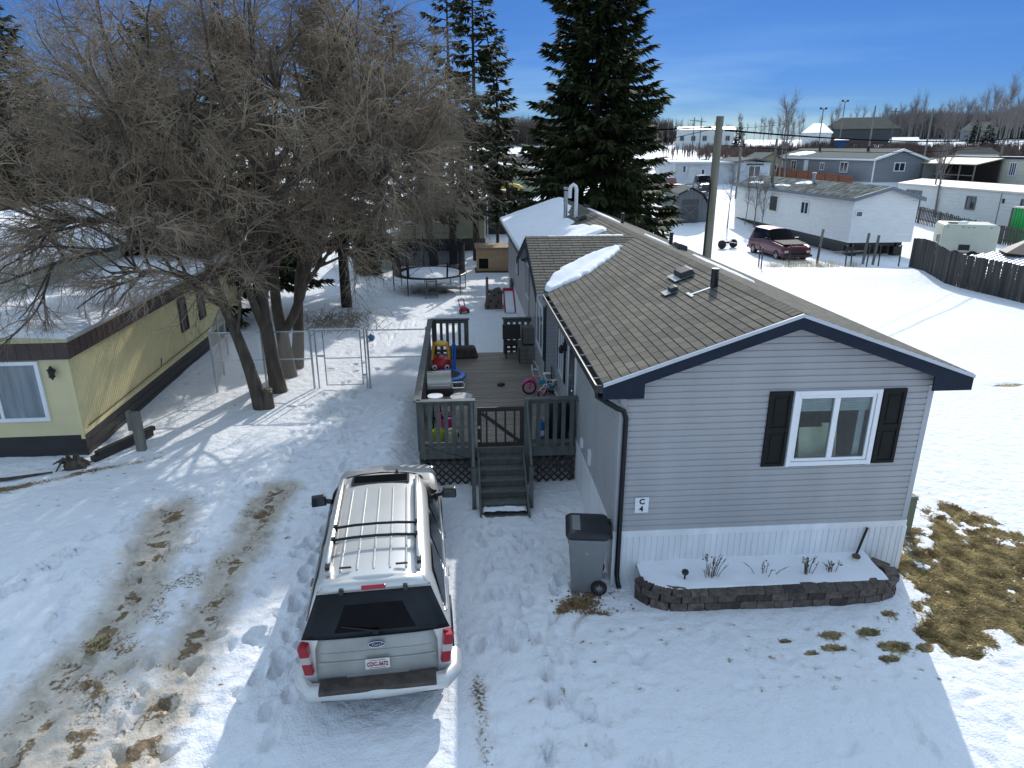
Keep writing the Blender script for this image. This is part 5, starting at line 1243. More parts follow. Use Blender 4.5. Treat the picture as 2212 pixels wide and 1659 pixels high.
q.b2((x0-.24, FYc-.03, 1.0), (x0, FYc+.03, 1.05)); q.build('hinge', 'steel', gt, world=True)
tag(MB().sphere((-3.38, 25.0, g(-3.4, 25)+.12), .13, 16, 10).build('ball', mat('blue_ball', (.015, .10, .22), .5, .4, 9), smooth=True), 'blue ball lying in the yard snow behind the gate', 'ball')

# ------------------------------------------------------------------ trampoline with net
cx, cy, cr = -1.55, 34.6, 1.82
tr = T('trampoline', 'large round trampoline with dark safety net and snow on it, in the back yard', 'trampoline', (cx, cy, g(cx, cy)))
MB().tube([(cr*math.cos(a), cr*math.sin(a), .86) for a in np.linspace(0, 2*PI, 49)[:-1]], .045, 8, closed=True).build('rim', 'black', tr, smooth=True)
MB().lathe([(0, .84), (cr-.05, .84), (cr-.05, .83), (0, .83)], (0, 0, 0), 40).build('jump_mat', 'black', tr)
q = MB(); q.lathe([(0, .99), (.9, .98), (1.35, .93), (1.55, .85)], (.1, .05, 0), 30); q.build('snow_cover', 'snow', tr, smooth='all')
for k in range(8):
    a = k*PI/4+.2; x, y = cr*math.cos(a), cr*math.sin(a)
    MB().tube([(x, y, .86), (x, y, -.1)], .022, 6).build('leg', 'black', tr)
    if 0 < k < 6 or k == 7:
        MB().tube([(x, y, .3), (x*1.02, y*1.02, 2.65)], .03, 6).build('net_pole', 'black', tr)
MB().tube([(cr*1.01*math.cos(a), cr*1.01*math.sin(a), 2.62-.10*math.cos(4*(a-.2))**2*0) for a in np.linspace(-.6, 3.9, 40)], .02, 6).build('top_ring', 'black', tr)
q = MB(); n = 40; A = np.linspace(-.6, 3.9, n+1); vs = [((cr-.03)*math.cos(a), (cr-.03)*math.sin(a), zz_) for zz_ in (.88, 2.3) for a in A]; q.add(vs, [(i, i+1, n+2+i, n+1+i) for i in range(n)]); q.build('safety_net', 'netting', tr)
for pp_, rr_ in (([(-1.0, -1.5, .9), (-.1, -.9, 1.5), (.2, -1.2, 1.0)], .015), ([(.9, -1.6, .9), (.95, -1.55, 1.6)], .05), ([(-.95, -1.6, .9), (-.95, -1.6, 1.6)], .05)): MB().tube(pp_, rr_, 6).build('fallen_pole', 'black', tr)
q = T('trampoline_ladder', 'small metal ladder with weathered steps leaning at the trampoline', 'ladder', (cx+.15, cy-2.25, g(cx, cy-2)))
k = MB()
for x in (-.28, .28): k.tube([(x, 0, 0), (x*.8, .45, .9)], .02, 6); k.tube([(x, .75, 0), (x*.8, .48, .7)], .015, 6)
k.build('ladder_frame', 'oldwood', q); k = MB()
for zz_ in (.25, .5, .75): k.b2((-.27, zz_*.5-.06, zz_), (.27, zz_*.5+.06, zz_+.03))
k.build('step', 'oldwood', q)

# ------------------------------------------------------------------ play climber with slide, ride-on toy, dog house
pc = T('play_climber', 'brown-grey plastic climber with red and snow-covered slide beside the grey home', 'playset', (1.75, 30.4, g(1.7, 30)))
def slab(pts, x, t): return MB().prism([(x, p[0], p[1]) for p in pts], (t, 0, 0))
q = slab([(-.5, 0), (.55, 0), (.75, .5), (.55, 1.25), (.1, 1.35), (-.35, .75), (-.6, .3)], -.62, .10); q = q.build('side_wall', 'playbrown', pc, bevel=.04)
q2 = MB()
for (y, zz_) in ((-.2, .55), (.15, .8), (-.3, .2), (.3, .35)): q2.lathe([(0, 0), (.07, 0), (0, -.01)], (-.625, y, zz_), 12, 'x')
q2.build('grip_hole', 'black', q)
slab([(-.35, 0), (.6, 0), (.7, .6), (.5, 1.15), (.2, 1.25), (-.3, .8), (-.45, .3)], .48, .10).build('side_wall', 'playgreen', pc, bevel=.04)
q = MB().prism([(.08, -.55, 0), (.08, -.50, .75), (-.05, -.48, .98), (-.3, -.49, .92), (-.42, -.5, .72), (-.62, -.52, .55), (-.72, -.55, .2), (-.70, -.56, 0)], (0, .10, 0)).build('front_wall', 'playbrown', pc, bevel=.04)
q2 = MB()
for (x, zz_) in ((-.55, .12), (-.45, .38), (-.28, .62), (-.1, .32), (-.2, .15), (-.08, .74)): q2.lathe([(0, 0), (.055, 0), (0, -.01)], (x, -.565, zz_), 12, 'y')
q2.build('grip_hole', 'black', q)
MB().b2((-.52, -.1, .62), (.48, .5, .68)).build('platform', 'playgreen', pc); MB().sphere((.12, .1, .76), .30, 14, 8, (.9, .8, .45)).build('snow_cap', 'snow', pc, smooth='all')
q = MB(); q.prism([(.12, -.3, .70), (.12, -1.45, .04), (.12, -1.45, .16), (.12, -.3, .84)], (.05, 0, 0)); q.prism([(.56, -.3, .70), (.56, -1.45, .04), (.56, -1.45, .16), (.56, -.3, .84)], (.05, 0, 0)); q.b2((.12, -.34, .66), (.61, -.28, .9)); q.build('slide_side', 'red', pc, bevel=.015)
MB().prism([(.17, -.3, .70), (.17, -1.5, .03), (.17, -1.5, .13), (.17, -.3, .80)], (.39, 0, 0)).build('slide_snow', 'snow', pc, bevel=.03)
q = T('ride_on_toy', 'small red tricycle toy lying in the yard snow near the climber', 'tricycle', (.1, 29.3, g(.1, 29.3)), .4); MB().sphere((0, 0, .18), .2, 12, 8, (.8, 1.2, .6)).build('body', 'red', q, smooth=True)
MB().tube([(-.12, .1, .2), (-.12, .3, .55), (.12, .3, .55), (.12, .1, .2)], .025, 6).build('handle', 'pink', q)
for s in (-1, 1): MB().lathe([(0, -.03), (.1, -.03), (.1, .03), (0, .03)], (s*.18, -.05, .09), 12, 'x').build('wheel', 'black', q)
dh = T('dog_house', 'tan plywood dog house with dark square opening behind the grey home', 'dog house', (1.95, 39.5, g(2, 39.5)))
q = MB(); siding(q, (-1.0, 0), (1, 0), (0, -1), .05, 1.38, .665, lambda z_: (0, 2.05), [(.12, .66, .2, .80)], .0)
q = MB(); q.b2((-1, 0, .05), (-.88, .03, 1.38)); q.b2((-.34, 0, .05), (1.05, .03, 1.38)); q.b2((-.88, 0, .78), (-.34, .03, 1.38)); q.b2((-.88, 0, .05), (-.34, .03, .2)); q.b2((-1, .03, .05), (-.97, 1.3, 1.38)); q.b2((1.02, .03, .05), (1.05, 1.3, 1.38)); q.b2((-.97, 1.27, .05), (1.02, 1.3, 1.38)); q.build('walls', 'tan', dh)
MB().box((0, .62, 1.43), (2.2, 1.5, .05), Matrix.Rotation(R(3), 3, 'X')).build('roof', mat('tan_roof_board', (.33, .22, .13), .8), dh); MB().b2((-1.1, -.25, 0), (1.1, 1.3, .05)).build('base', 'darkwood', dh)
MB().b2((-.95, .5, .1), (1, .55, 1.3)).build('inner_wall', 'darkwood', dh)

# ------------------------------------------------------------------ yellow house on the left
yh = T('yellow_mobile_home', 'yellow ribbed-metal mobile home with brown fascia band, dark skirting and snowy flat roof', 'mobile home', (-10.5, 15.25, 0), R(1.2))
def YB_(mb, name, m, p=None, **k): return mb.build(name, m, p or yh, world=True, **k)
mw = parent_matrix(yh)
LX, LY, W_, D_ = 1.70, 0, 3.7, 13.2      # local right edge x=1.7, left x=-2
q = MB(); x0, x1 = LX-W_, LX
q.quad((x0, 0, .52), (x1, 0, .52), (x1, 0, 2.4), (x0, 0, 2.4)); q.build('front_wall', mat('yellow_smooth_metal', (.68, .585, .33), .5, .05, 2), yh)
q = MB(); y = 0
while y < D_:
    for a, b_, o1, o2 in ((0, .035, 0, 0), (.035, .05, 0, .014), (.05, .085, .014, .014), (.085, .10, .014, 0)): q.quad((x1+o1, y+a, .6), (x1+o2, y+b_, .6), (x1+o2, y+b_, 2.42), (x1+o1, y+a, 2.42))
    y += .10
q.quad((x0, 0, .5), (x0, D_, .5), (x0, D_, 2.5), (x0, 0, 2.5)); q.quad((x0, D_, .5), (x1, D_, .5), (x1, D_, 2.5), (x0, D_, 2.5)); q.build('side_wall', 'yellow', yh)
q = MB(); q.b2((x1-.06, -.012, .42), (x1+.02, .0, 2.4)); q.b2((x1+.012, .0, .52), (x1+.03, D_, .62)); q.build('corner_trim', 'yellow', yh)
q = MB(); q.b2((x0, .05, -.3), (x1-.02, .07, .54)); z_ = 0
for k in range(6): q.b2((x1-.02, .03, -.1+k*.105), (x1-.005+(k % 2)*.012, D_, 0.0+k*.105))
q.build('skirting', 'darkskirt', yh)
q = MB(); q.b2((x0-.05, -.075, 2.38), (x1+.095, -.055, 2.74)); q.b2((x1+.075, -.05, 2.38), (x1+.095, D_, 2.74))
for k in range(14): q.b2((x0+k*.27, -.081, 2.381), (x0+k*.27+.012, -.0755, 2.739))
for k in range(48): q.b2((x1+.0955, .2+k*.27, 2.381), (x1+.101, .2+k*.27+.012, 2.739))
q.b2((x0-.04, -.053, 2.36), (x1+.07, .0, 2.40)); q.b2((x1, .0, 2.36), (x1+.07, D_, 2.40)); q.build('fascia_band', 'brown', yh)
q = MB(); q.add([(x0-.05, -.06, 2.745), (x1+.10, -.06, 2.745), (x1+.10, -.05, 2.82), (x0-.05, -.05, 3.02), (x0-.05, D_, 3.02), (x1+.10, D_, 2.82), (x1+.1, D_, 2.745), (x0-.05, D_, 2.745)], [(0, 1, 2, 3), (3, 2, 5, 4), (1, 6, 5, 2), (0, 3, 4, 7)]); rfy = q.build('roof', mat('yellow_roof_edge', (.52, .46, .26), .5), yh)
q = MB(); q.b2((x1+.095, -.055, 2.79), (x1+.125, D_, 2.84)); q.b2((x0, -.08, 2.80), (x0+.0, -.06, 2.82)); q.build('drip_edge', 'trim_grey', rfy)
snow_sheet('roof_snow', (x0-.05, -.05, 3.03), (0, D_, 0), (W_+.14, 0, -.2), 120, 50, lambda u, v: np.minimum(1, np.minimum(np.minimum(u, 1-u)/.012, np.minimum(v+.1, 1-v)/.03+(vnoise(u*13, v*4, .25, 2, 2)-.45)*.5))*(.07+.06*vnoise(u*13, v*4, 1.4, 3, 2)), rfy, world=False)
window(yh, (x1-1.62, -.0, 1.62), (1, 0, 0), (0, -1, 0), 2.0, 1.42, fw=.085, proud=.06, glass=mat('curtained_glass', (.19, .22, .24), .12, .35, 2.2, stretch=(3, 1, .3), spec=.8))
q = MB(); q.lathe([(0, .26), (.02, .25), (.05, .19), (.085, .17), (.07, .15), (.06, .02), (.075, .01), (.03, -.03), (.01, -.07), (0, -.08)], (0, 0, 0), 8); q.v = [(v[0]+x1-.33, v[1]-.12, v[2]+1.98) for v in q.v]; q.b2((x1-.36, -.08, 2.06), (x1-.30, -.0, 2.12)); q.build('wall_lantern', 'iron', yh, bevel=.004)
for y in (6.9, 8.6): 
    window(yh, (x1+.014, y, 1.75), (0, 1, 0), (1, 0, 0), .62, 1.05, frame='brown', split=0, fw=.06, glass=mat('dark_curtain_glass', (.06, .05, .05), .3, .3))
q = MB(); q.tube([(x1+.05, .2, .68), (x1+.05, 4.6, .72), (x1+.05, 4.7, .95)], .012, 6); q.tube([(x1+.05, 4.7, .72), (x1+.05, 11, .76)], .012, 6); q.build('cable', 'black', yh)
tag(MB().bar((-8.45, 15.0, .16), (-7.75, 16.4, .20), .14, .10).bar((-8.5, 14.9, .06), (-7.8, 16.35, .08), .16, .12).build('timber', 'darkskirt'), 'dark timbers lying along the skirting of the yellow home', 'timber')
fp = T('wooden_post', 'short grey-green wooden post with a bracket beside the yellow home', 'post', (-7.68, 15.5, 0)); q = MB(); q.b2((-.095, -.08, -.2), (.095, .08, .96)); q.build('post_body', 'oldwood', fp, bevel=.01)
MB().b2((-.19, -.07, .52), (-.098, .07, .99)).build('bracket', 'oldwood', fp, bevel=.006)
st_ = T('root_stump', 'dark weathered root stump at the corner of the yellow home', 'stump', (-8.75, 14.62, g(-8.75, 14.6)))
q = MB(); r = random.Random(9)
for k in range(16):
    a = r.uniform(0, 2*PI); l = r.uniform(.15, .5); q.tube([(0, 0, r.uniform(0, .1)), (math.cos(a)*l*.5, math.sin(a)*l*.4, r.uniform(.1, .32)), (math.cos(a)*l, math.sin(a)*l*.7, r.uniform(-.05, .2))], [.06, .045, .015], 6)
q.sphere((0, 0, .06), .2, 10, 6, (1.3, .8, .8)); q.build('roots', 'bark', st_, smooth=True)
lg = T('fallen_branch', 'fallen dark branch lying in the snow before the yellow home', 'branch', (-10.4, 14.0, g(-10.4, 14)))
q = MB(); q.tube([(-.9, -.1, .02), (-.2, 0, .05), (.5, .05, .05), (1.3, .35, .04)], [.05, .045, .04, .02], 7); q.tube([(-.1, 0, .05), (.15, .3, .3), (.1, .5, .62)], [.035, .03, .01], 6); q.tube([(.12, .35, .36), (-.3, .3, .5)], [.015, .006], 5); q.build('limb', 'bark', lg, smooth=True)

# dead leaves under the bin and small litter
r = np.random.default_rng(8); n = 330; cxs = np.where(r.random(n) < .6, r.normal(1.68, .15, n), r.normal(2.0, .2, n)); cys = np.where(r.random(n) < .6, r.normal(9.12, .10, n), r.normal(8.85, .09, n))
a = r.uniform(0, 2*PI, n); s = r.uniform(.010, .026, n); zc = gz(cxs, cys)-.01+r.uniform(0, .03, n)
V = np.stack([np.stack([cxs+np.cos(a+k)*s, cys+np.sin(a+k)*s, zc+r.uniform(-.005, .018, n)], 1) for k in (0, 1.6, 3.1, 4.7)], 1).reshape(-1, 3); F = np.arange(n*4).reshape(-1, 4)
o = np_mesh('dead_leaves', V, F, 'deadleaf'); tag(o, 'brown dead leaves scattered on the snow at the foot of the grey bin', 'leaves', kind='stuff')
# ------------------------------------------------------------------ neighbouring mobile homes
def home_box(name, label, cat, loc, rz, W, D, zb, zt, rise, wallm, roofm, skirtm=None, over=.15, pitch=.22, trim='white', wins=(), group=None, flat=False, under=None, frame='white', roofth=.12, fasc=None):
    """local frame: front wall on y=0 from x=0..W, house runs back to y=D, gables on the front; wins: (side, pos, z, w, h, split)"""
    t = T(name, label, cat, loc, rz, group)
    q = MB(); gf = (lambda z: (0, W)) if flat else (lambda z: (0, W) if z <= zt else (min(W/2, (z-zt)/rise*W/2), max(W/2, W-(z-zt)/rise*W/2)))
    top = zt if flat else zt+rise
    siding(q, (0, 0), (1, 0), (0, -1), zb, top-.001, pitch, gf, lap=.02)
    siding(q, (0, D), (0, -1), (-1, 0), zb, zt, pitch, lambda z: (0, D), lap=.02)
    siding(q, (W, 0), (0, 1), (1, 0), zb, zt, pitch, lambda z: (0, D), lap=.02)
    siding(q, (W, D), (-1, 0), (0, 1), zb, top-.001, pitch, gf, lap=.02)
    q.build('wall', wallm, t)
    for x, y in ((0, 0), (W, 0), (0, D), (W, D)): MB().b2((x-.03 if x == 0 else x-.07, y-.03 if y == 0 else y-.07, zb), (x+.07 if x == 0 else x+.03, y+.07 if y == 0 else y+.03, zt)).build('corner_trim', trim, t)
    q = MB()
    if flat:
        q.b2((-over, -over, zt), (W+over, D+over, zt+roofth)); 
    else:
        for s, (a, b_) in ((0, (-over, W/2)), (1, (W+over, W/2))):
            za = zt-over*rise/(W/2)+.03; zr = zt+rise+.03
            q.prism([(a, -over, za), (b_, -over, zr), (b_, -over, zr+roofth), (a, -over, za+roofth)], (0, D+2*over, 0))
    rf = q.build('roof', roofm, t)
    if fasc:
        q = MB()
        if not flat:
            for a in (-over, W+over):
                za = zt-over*rise/(W/2)+.02; zr = zt+rise+.02; q.prism([(a, -over-.03, za-.12), (W/2, -over-.03, zr-.12), (W/2, -over-.03, zr+roofth+.01), (a, -over-.03, za+roofth+.01)], (0, .028, 0))
                q.b2((min(a, a*1.0)-.02, -over, za-.08), (a+.02, D+over, za+roofth-.01))
        else: q.b2((-over-.02, -over-.02, zt-.06), (W+over+.02, -over-.001, zt+roofth+.02)); q.b2((-over-.02, -over, zt-.06), (-over-.001, D+over, zt+roofth+.02))
        q.build('fascia', fasc, rf)
    if skirtm:
        q = MB(); q.b2((.02, .02, -.6), (W-.02, .04, zb)); q.b2((.02, .04, -.6), (.04, D, zb)); q.b2((W-.04, .04, -.6), (W-.02, D, zb)); q.build('skirting', skirtm, t)
    if under:
        q = MB()
        for x in (.6, W-.6): q.b2((x-.08, .4, zb-.32), (x+.08, D-.3, zb-.02))
        for y in np.arange(1, D, 2.4): q.b2((.3, y, zb-.2), (W-.3, y+.08, zb-.03))
        q.b2((.05, .3, zb-.02), (W-.05, D-.1, zb+.05)); q.b2((.5, 1.3, -.3), (W-.5, D-.5, zb-.04)); q.b2((.25, .5, zb-.30), (W-.25, D-.3, zb-.03))  # wide black boxes fill the space underneath, standing in for its shade
        q.build('chassis_and_shade_fill', 'black', t)
        for y in (D*.5, D*.5+.9, D*.5+1.8):
            for x in (.35, W-.35): MB().lathe([(0, -.11), (.36, -.11), (.36, .11), (0, .11)], (x, y, zb-.5), 14, 'x').build('wheel', 'tyre', t)
        for x in (.6, W-.6):
            for y in (.6, D-.8): MB().b2((x-.25, y-.25, -.3), (x+.25, y+.25, zb-.32)).build('pier', 'darkwood', t)
    for (side, pos, z, w, h, sp) in wins:
        if side == 'f': window(t, (pos, -.022, z), (1, 0, 0), (0, -1, 0), w, h, fw=.09, proud=.06, split=sp, frame=frame)
        if side == 'l': window(t, (-.022, pos, z), (0, -1, 0), (-1, 0, 0), w, h, fw=.09, proud=.06, split=sp, frame=frame)
        if side == 'r': window(t, (W+.022, pos, z), (0, 1, 0), (1, 0, 0), w, h, fw=.09, proud=.06, split=sp, frame=frame)
    return t, rf
def door(t, side, pos, z0, w, h, m):
    q = MB(); q.b2((pos-w/2, -.07, z0), (pos+w/2, -.02, z0+h)) if side == 'f' else q.b2((-.07, pos-w/2, z0), (-.02, pos+w/2, z0+h)); d = q.build('door', m, t)
    MB().sphere((pos+w*.38, -.09, z0+h*.45) if side == 'f' else (-.09, pos+w*.38, z0+h*.45), .05, 8, 5).build('handle', 'chrome', d)
# white home up on its wheels
t, rf = home_box('mobile_home', 'white mobile home raised off the ground on its chassis, with frosty worn dark shingle roof', 'mobile home', (25.55, 43.75, 0), R(1.2), 4.32, 18.6, .9, 3.72, .62, mat('bright_white_siding', (.80, .80, .77), .5, .05, 1.5, stretch=(1, 1, 4)), 'wornroof', None, .32, .21, wins=(('l', 6.2, 2.65, 1.15, .95, 1), ('l', 11.2, 2.6, 1.5, 1.3, 0), ('f', .38, 2.75, .55, .45, 0)), under=1, fasc=mat('grey_metal_fascia', (.17, .19, .22), .5))
rfp = MB(); rfp.cyl((1.6, 8.5, 4.2), (1.6, 8.5, 4.95), .11); rfp.cyl((1.6, 8.5, 4.93), (1.6, 8.5, 5.06), .17); rfp.build('chimney', 'steel', rf)
for (x0, y0, x1, y1) in ((.1, 14.2, .9, 18), (.9, 8, 2.0, 11), (.2, 9.5, .8, 13)):
    zf = lambda x: 3.72+.15+x/2.16*.62
    snow_sheet('roof_snow', (x0, y0, zf(x0)), (0, y1-y0, 0), (x1-x0, 0, zf(x1)-zf(x0)), 40, 16, lambda u, v: (.42-np.hypot(u-.5, v-.5)+(vnoise(u*4, v*2, .5, 3, 2)-.5)*.5)*.25, rf, world=False)
# grey home
t, rf = home_box('mobile_home', 'blue-grey mobile home with white trim and grey-green roof beyond the brown fence', 'mobile home', (45.0, 74.5, g(46, 76)-.2), R(5), 6.1, 19.5, .75, 3.15, .95, 'greywall', 'greyroof', 'white', .3, .25, wins=(('f', 3.05, 2.35, 1.35, .95, 1), ('l', 5.2, 2.2, 1.5, 1.2, 1), ('l', 9.5, 2.2, .9, .9, 1), ('l', 15.8, 2.2, 1.2, 1.2, 1)), fasc='white')
rfp = MB(); rfp.cyl((2.2, 4.5, 3.9), (2.2, 4.5, 4.5), .15); rfp.cyl((2.2, 14, 3.9), (2.2, 14, 4.7), .14); rfp.build('roof_pipe', 'black', rf)
zf = lambda x: 3.15+.15+x/3.05*.95
snow_sheet('roof_snow', (.0, 13, zf(.0)), (0, 6.2, 0), (2.3, 0, zf(2.3)-zf(0)), 40, 20, lambda u, v: (.45-np.hypot(u-.5, v-.5)+(vnoise(u*4, v*2, .6, 3, 2)-.5)*.3)*.3, rf, world=False)
q = MB(); q.b2((-.10, 12.5, .9), (-.02, 13.4, 2.9)); q.build('door', 'white', t); q = MB(); q.b2((-1.6, 11.6, .0), (-.1, 14, .85)); q.build('steps', 'darkwood', t)
# long white home on the right
t, rf = home_box('mobile_home', 'long plain white mobile home with low cream metal roof behind the picket fence', 'mobile home', (41.3, 45.2, g(41.5, 55)-.1), R(0), 4.4, 18.6, .35, 2.75, .35, 'whitewall', mat('cream_metal_roof', (.62, .58, .52), .5, .08, 1), 'whitewall', .12, .28, wins=(('l', 3.2, 1.8, 1.0, 1.25, 0), ('l', 8.8, 1.75, 1.1, 1.05, 1), ('l', 16.2, 1.6, 2.2, 1.5, 1), ('f', 2, 1.6, 1, 1, 0)), frame=mat('dark_window_frame', (.12, .13, .14), .5))
q = MB(); q.b2((-.08, 5.3, 2.0), (-.02, 5.5, 2.3)); q.b2((-.04, 5.7, .4), (-.02, 5.74, 2.7)); q.build('wall_meter', 'iron', t)
gb = T('green_shed', 'bright green painted shed with pale post at the end of the long white home', 'shed', (39.7, 46.5, g(40.5, 47))); q = MB(); vpanel(q, (0, 0), (1, 0), (0, -1), 1.4, 0, 2.4, .25, .03); vpanel(q, (0, 1.0), (0, -1), (-1, 0), 1.0, 0, 2.4, .25, .03); q.quad((0, 0, 2.4), (1.4, 0, 2.4), (1.4, 1, 2.4), (0, 1, 2.4)); q.build('walls', 'greenp', gb); MB().b2((-.1, -.1, 2.41), (1.5, 1.1, 2.5)).build('roof', 'whitewall', gb); MB().b2((-.1, 1.02, 0), (.0, 1.12, 2.4)).build('corner_post', 'oldwood', gb)
# brown and cream home with covered porch
t, rf = home_box('mobile_home', 'cream mobile home with covered dark porch and brown deck behind the long white home', 'mobile home', (53.6, 60.2, g(53, 70)), 0, 4.3, 17.5, .8, 3.2, .2, 'creamwall', 'tin', 'darkskirt', .2, .3, flat=True, wins=(('l', 5.2, 2.2, .9, 1.3, 2), ('l', 2.2, 2.1, .9, 1.2, 1)), fasc='black')
q = MB(); q.prism([(-3.0, 6.3, 2.55), (-.15, 6.3, 3.15), (-.15, 6.3, 3.23), (-3.0, 6.3, 2.63)], (0, 8.6, 0)); q.build('porch_roof', mat('translucent_porch_roof', (.42, .40, .27), .5), t)
q = MB()
for y in (6.5, 8.6, 10.8, 12.8, 14.6): q.b2((-2.95, y, .0), (-2.85, y+.1, 2.6))
q.b2((-2.94, 6.5, 1.5), (-2.86, 14.7, 1.58)); q.build('porch_post', 'oldwood', t)
q = MB(); q.b2((-.5, 6.6, .7), (-.3, 14.8, 3.0)); q.b2((-3, 6.2, .1), (-.3, 14.9, .7)); q.build('porch_floor', 'darkwood', t)
q = MB(); q.b2((-3.3, 1, -.2), (-3.2, 14.9, .95)); q.b2((-3.2, 1, -.2), (-.2, 1.1, .95)); q.build('deck_screen', mat('dark_red_brown_boards', (.07, .035, .025), .8, .3), t)
q = MB(); q.b2((-3.0, 14.9, .9), (-.1, 15.0, 3.0)); q.b2((-3.05, 14.9, .9), (-2.95, 17.3, 3.0)); q.build('porch_screen', 'whitewall', t)
# white flat-roofed house in the middle distance
z0 = g(29, 84); t, rf = home_box('house', 'white flat-roofed house with snow on its eaves, vehicles parked before it', 'house', (25.7, 83.5, z0-.1), 0, 7.2, 8, .1, 2.55, .2, mat('whitewashed_wall', (.58, .60, .60), .6, .12, 1), 'snow', None, .5, .3, flat=True, wins=(('f', 1.2, 1.8, .5, .9, 0), ('f', 4.9, 1.6, .8, 1.2, 1), ('f', 3.5, 1.5, .5, .7, 0)), fasc='tin')
door(t, 'f', 2.2, .2, .9, 1.9, 'whitewall')
q = MB(); siding(q, (7.2, -1.2), (1, 0), (0, -1), .1, 2.6, .3, lambda z: (0, 4.0)); siding(q, (7.2, 3), (0, -1), (-1, 0), .1, 2.6, .3, lambda z: (0, 4.2)); siding(q, (11.2, -1.2), (0, 1), (1, 0), .1, 2.6, .3, lambda z: (0, 6)); q.build('wing_wall', mat('blueish_white_wall', (.52, .56, .60), .6, .1, 1), t)
q = MB(); q.prism([(6.9, -1.5, 2.55), (9.2, -1.5, 2.95), (11.5, -1.5, 2.55), (11.5, -1.5, 2.7), (9.2, -1.5, 3.1), (6.9, -1.5, 2.7)], (0, 8, 0)); q.build('wing_roof', 'greyroof', t)
window(t, (9.3, -1.22, 1.6), (1, 0, 0), (0, -1, 0), 1.5, 1.3, fw=.09, proud=.06); MB().b2((8.3, -1.4, 2.3), (10.3, -1.22, 2.42)).build('awning', 'darkwood', t)
t, rf = home_box('garden_shed', 'beige shed with grey roof behind the white flat-roofed house', 'shed', (39.2, 90.5, g(40, 91)), R(8), 3.2, 4, .0, 2.1, .8, mat('beige_wall', (.40, .32, .19), .7, .08), 'greyroof', None, .25, .3, wins=(('f', 2.2, 1.2, .5, .8, 0),))
# barn shaped shed
bs = T('barn_shed', 'grey barn-shaped garden shed with yellow side wall and crossed double doors', 'shed', (18.75, 60.6, g(20, 61)), R(-3))
pf = [(0, 0), (3.1, 0), (3.1, 1.5), (2.55, 2.35), (1.55, 2.85), (.55, 2.35), (0, 1.5)]
MB().prism([(x, 0, z) for x, z in pf], (0, .05, 0)).build('front_wall', mat('grey_boards', (.15, .16, .17), .8, .3, 2, stretch=(6, 1, .4)), bs)
q = MB(); q.b2((0, .05, 0), (.04, 3.2, 1.5)); q.b2((3.06, .05, 0), (3.1, 3.2, 1.5)); q.build('side_wall', mat('ochre_wall', (.50, .36, .08), .7), bs); MB().prism([(x, 3.2, z) for x, z in pf], (0, .05, 0)).build('back_wall', 'oldwood', bs)
q = MB(); op = [(-.35, 1.22), (.42, 2.42), (1.55, 2.98), (2.68, 2.42), (3.45, 1.22)]
for (a, b_) in zip(op, op[1:]): q.prism([(a[0], -.25, a[1]), (b_[0], -.25, b_[1]), (b_[0], -.25, b_[1]+.07), (a[0], -.25, a[1]+.07)], (0, 3.75, 0))
q.build('roof', 'greyroof', bs)
d_ = MB(); d_.b2((.8, -.04, .05), (1.54, -.005, 1.95)); d_.b2((1.56, -.04, .05), (2.3, -.005, 1.95)); d_ = d_.build('door', mat('dark_door_boards', (.085, .085, .095), .8, .2), bs); q = MB(); q.bar((.8, -.05, .1), (2.3, -.05, 1.4), .07, .02, (0, 1, 0)); q.bar((2.3, -.055, .1), (.8, -.055, 1.4), .07, .02, (0, 1, 0)); q.b2((.8, -.06, 1.4), (2.3, -.045, 1.47)); q.build('brace', 'oldwood', d_)

# fence of reddish boards before the grey home, pickets behind the camper, dark board fence at the right
def board_fence(name, label, pts, h, m, bw=.14, gap=.02, rail_=True, seed=1, jit=.04, hv=None, cap=False, dropz=.05):
    r = random.Random(seed); o = T(name, label, 'fence', (pts[0][0], pts[0][1], 0)); mb = MB(); ra = MB()
    for (a, b_) in zip(pts, pts[1:]):
        a = Vector((*a, 0)); b_ = Vector((*b_, 0)); L_ = (b_-a).length; d = (b_-a)/L_; n = Vector((-d.y, d.x, 0)); rot = Matrix((d, n, Vector((0, 0, 1)))).transposed(); s = 0
        while s < L_-.01:
            p = a+d*(s+bw/2); z = g(p.x, p.y); hh = h*(1+r.uniform(-jit, jit))
            if hv: hh *= hv(p)
            mb.box(p+Vector((0, 0, z+hh/2-dropz))+n*r.uniform(-.006, .006), (bw-r.uniform(0, .02), .02, hh), rot @ Matrix.Rotation(r.uniform(-.02, .02), 3, 'Y')); s += bw+gap
        for k in range(int(L_/2.4)+1):
            p = a+d*min(k*2.4, L_); z = g(p.x, p.y); MB().box(p+n*.06+Vector((0, 0, z+h/2-.05)), (.09, .09, h*1.0), rot).build('post', m, o, world=True)
            q_ = a+d*min((k+1)*2.4, L_)
            for f in (.25, .8): ra.bar(p+n*.035+Vector((0, 0, z+h*f)), q_+n*.035+Vector((0, 0, g(q_.x, q_.y)+h*f)), .04, .08)
    mb.build('boards', m, o, world=True); ra.build('rail', m, o, world=True); return o
board_fence('board_fence', 'red-brown board fence before the blue-grey home', [(43.7, 76), (42.5, 84), (41.6, 91.5)], 1.25, 'redwood', .18, .0)
board_fence('picket_fence', 'long weathered grey picket fence between the camper and the long white home', [(38.1, 58), (38.3, 52), (38.8, 47), (39.6, 42)], 1.35, 'darkfence', .13, .06, seed=2)
board_fence('board_fence', 'tall dark weathered board fence curving along the snowy lot at the right', [(26.2, 38.2), (25.6, 35.6), (25.3, 33.8), (25.9, 30.5), (26.3, 28), (27, 24)], 1.72, mat('dark_weathered_boards', (.062, .057, .054), .9, .6, 1.3, stretch=(4, 4, .2), bump=.3), .15, .001, seed=3, jit=.012)
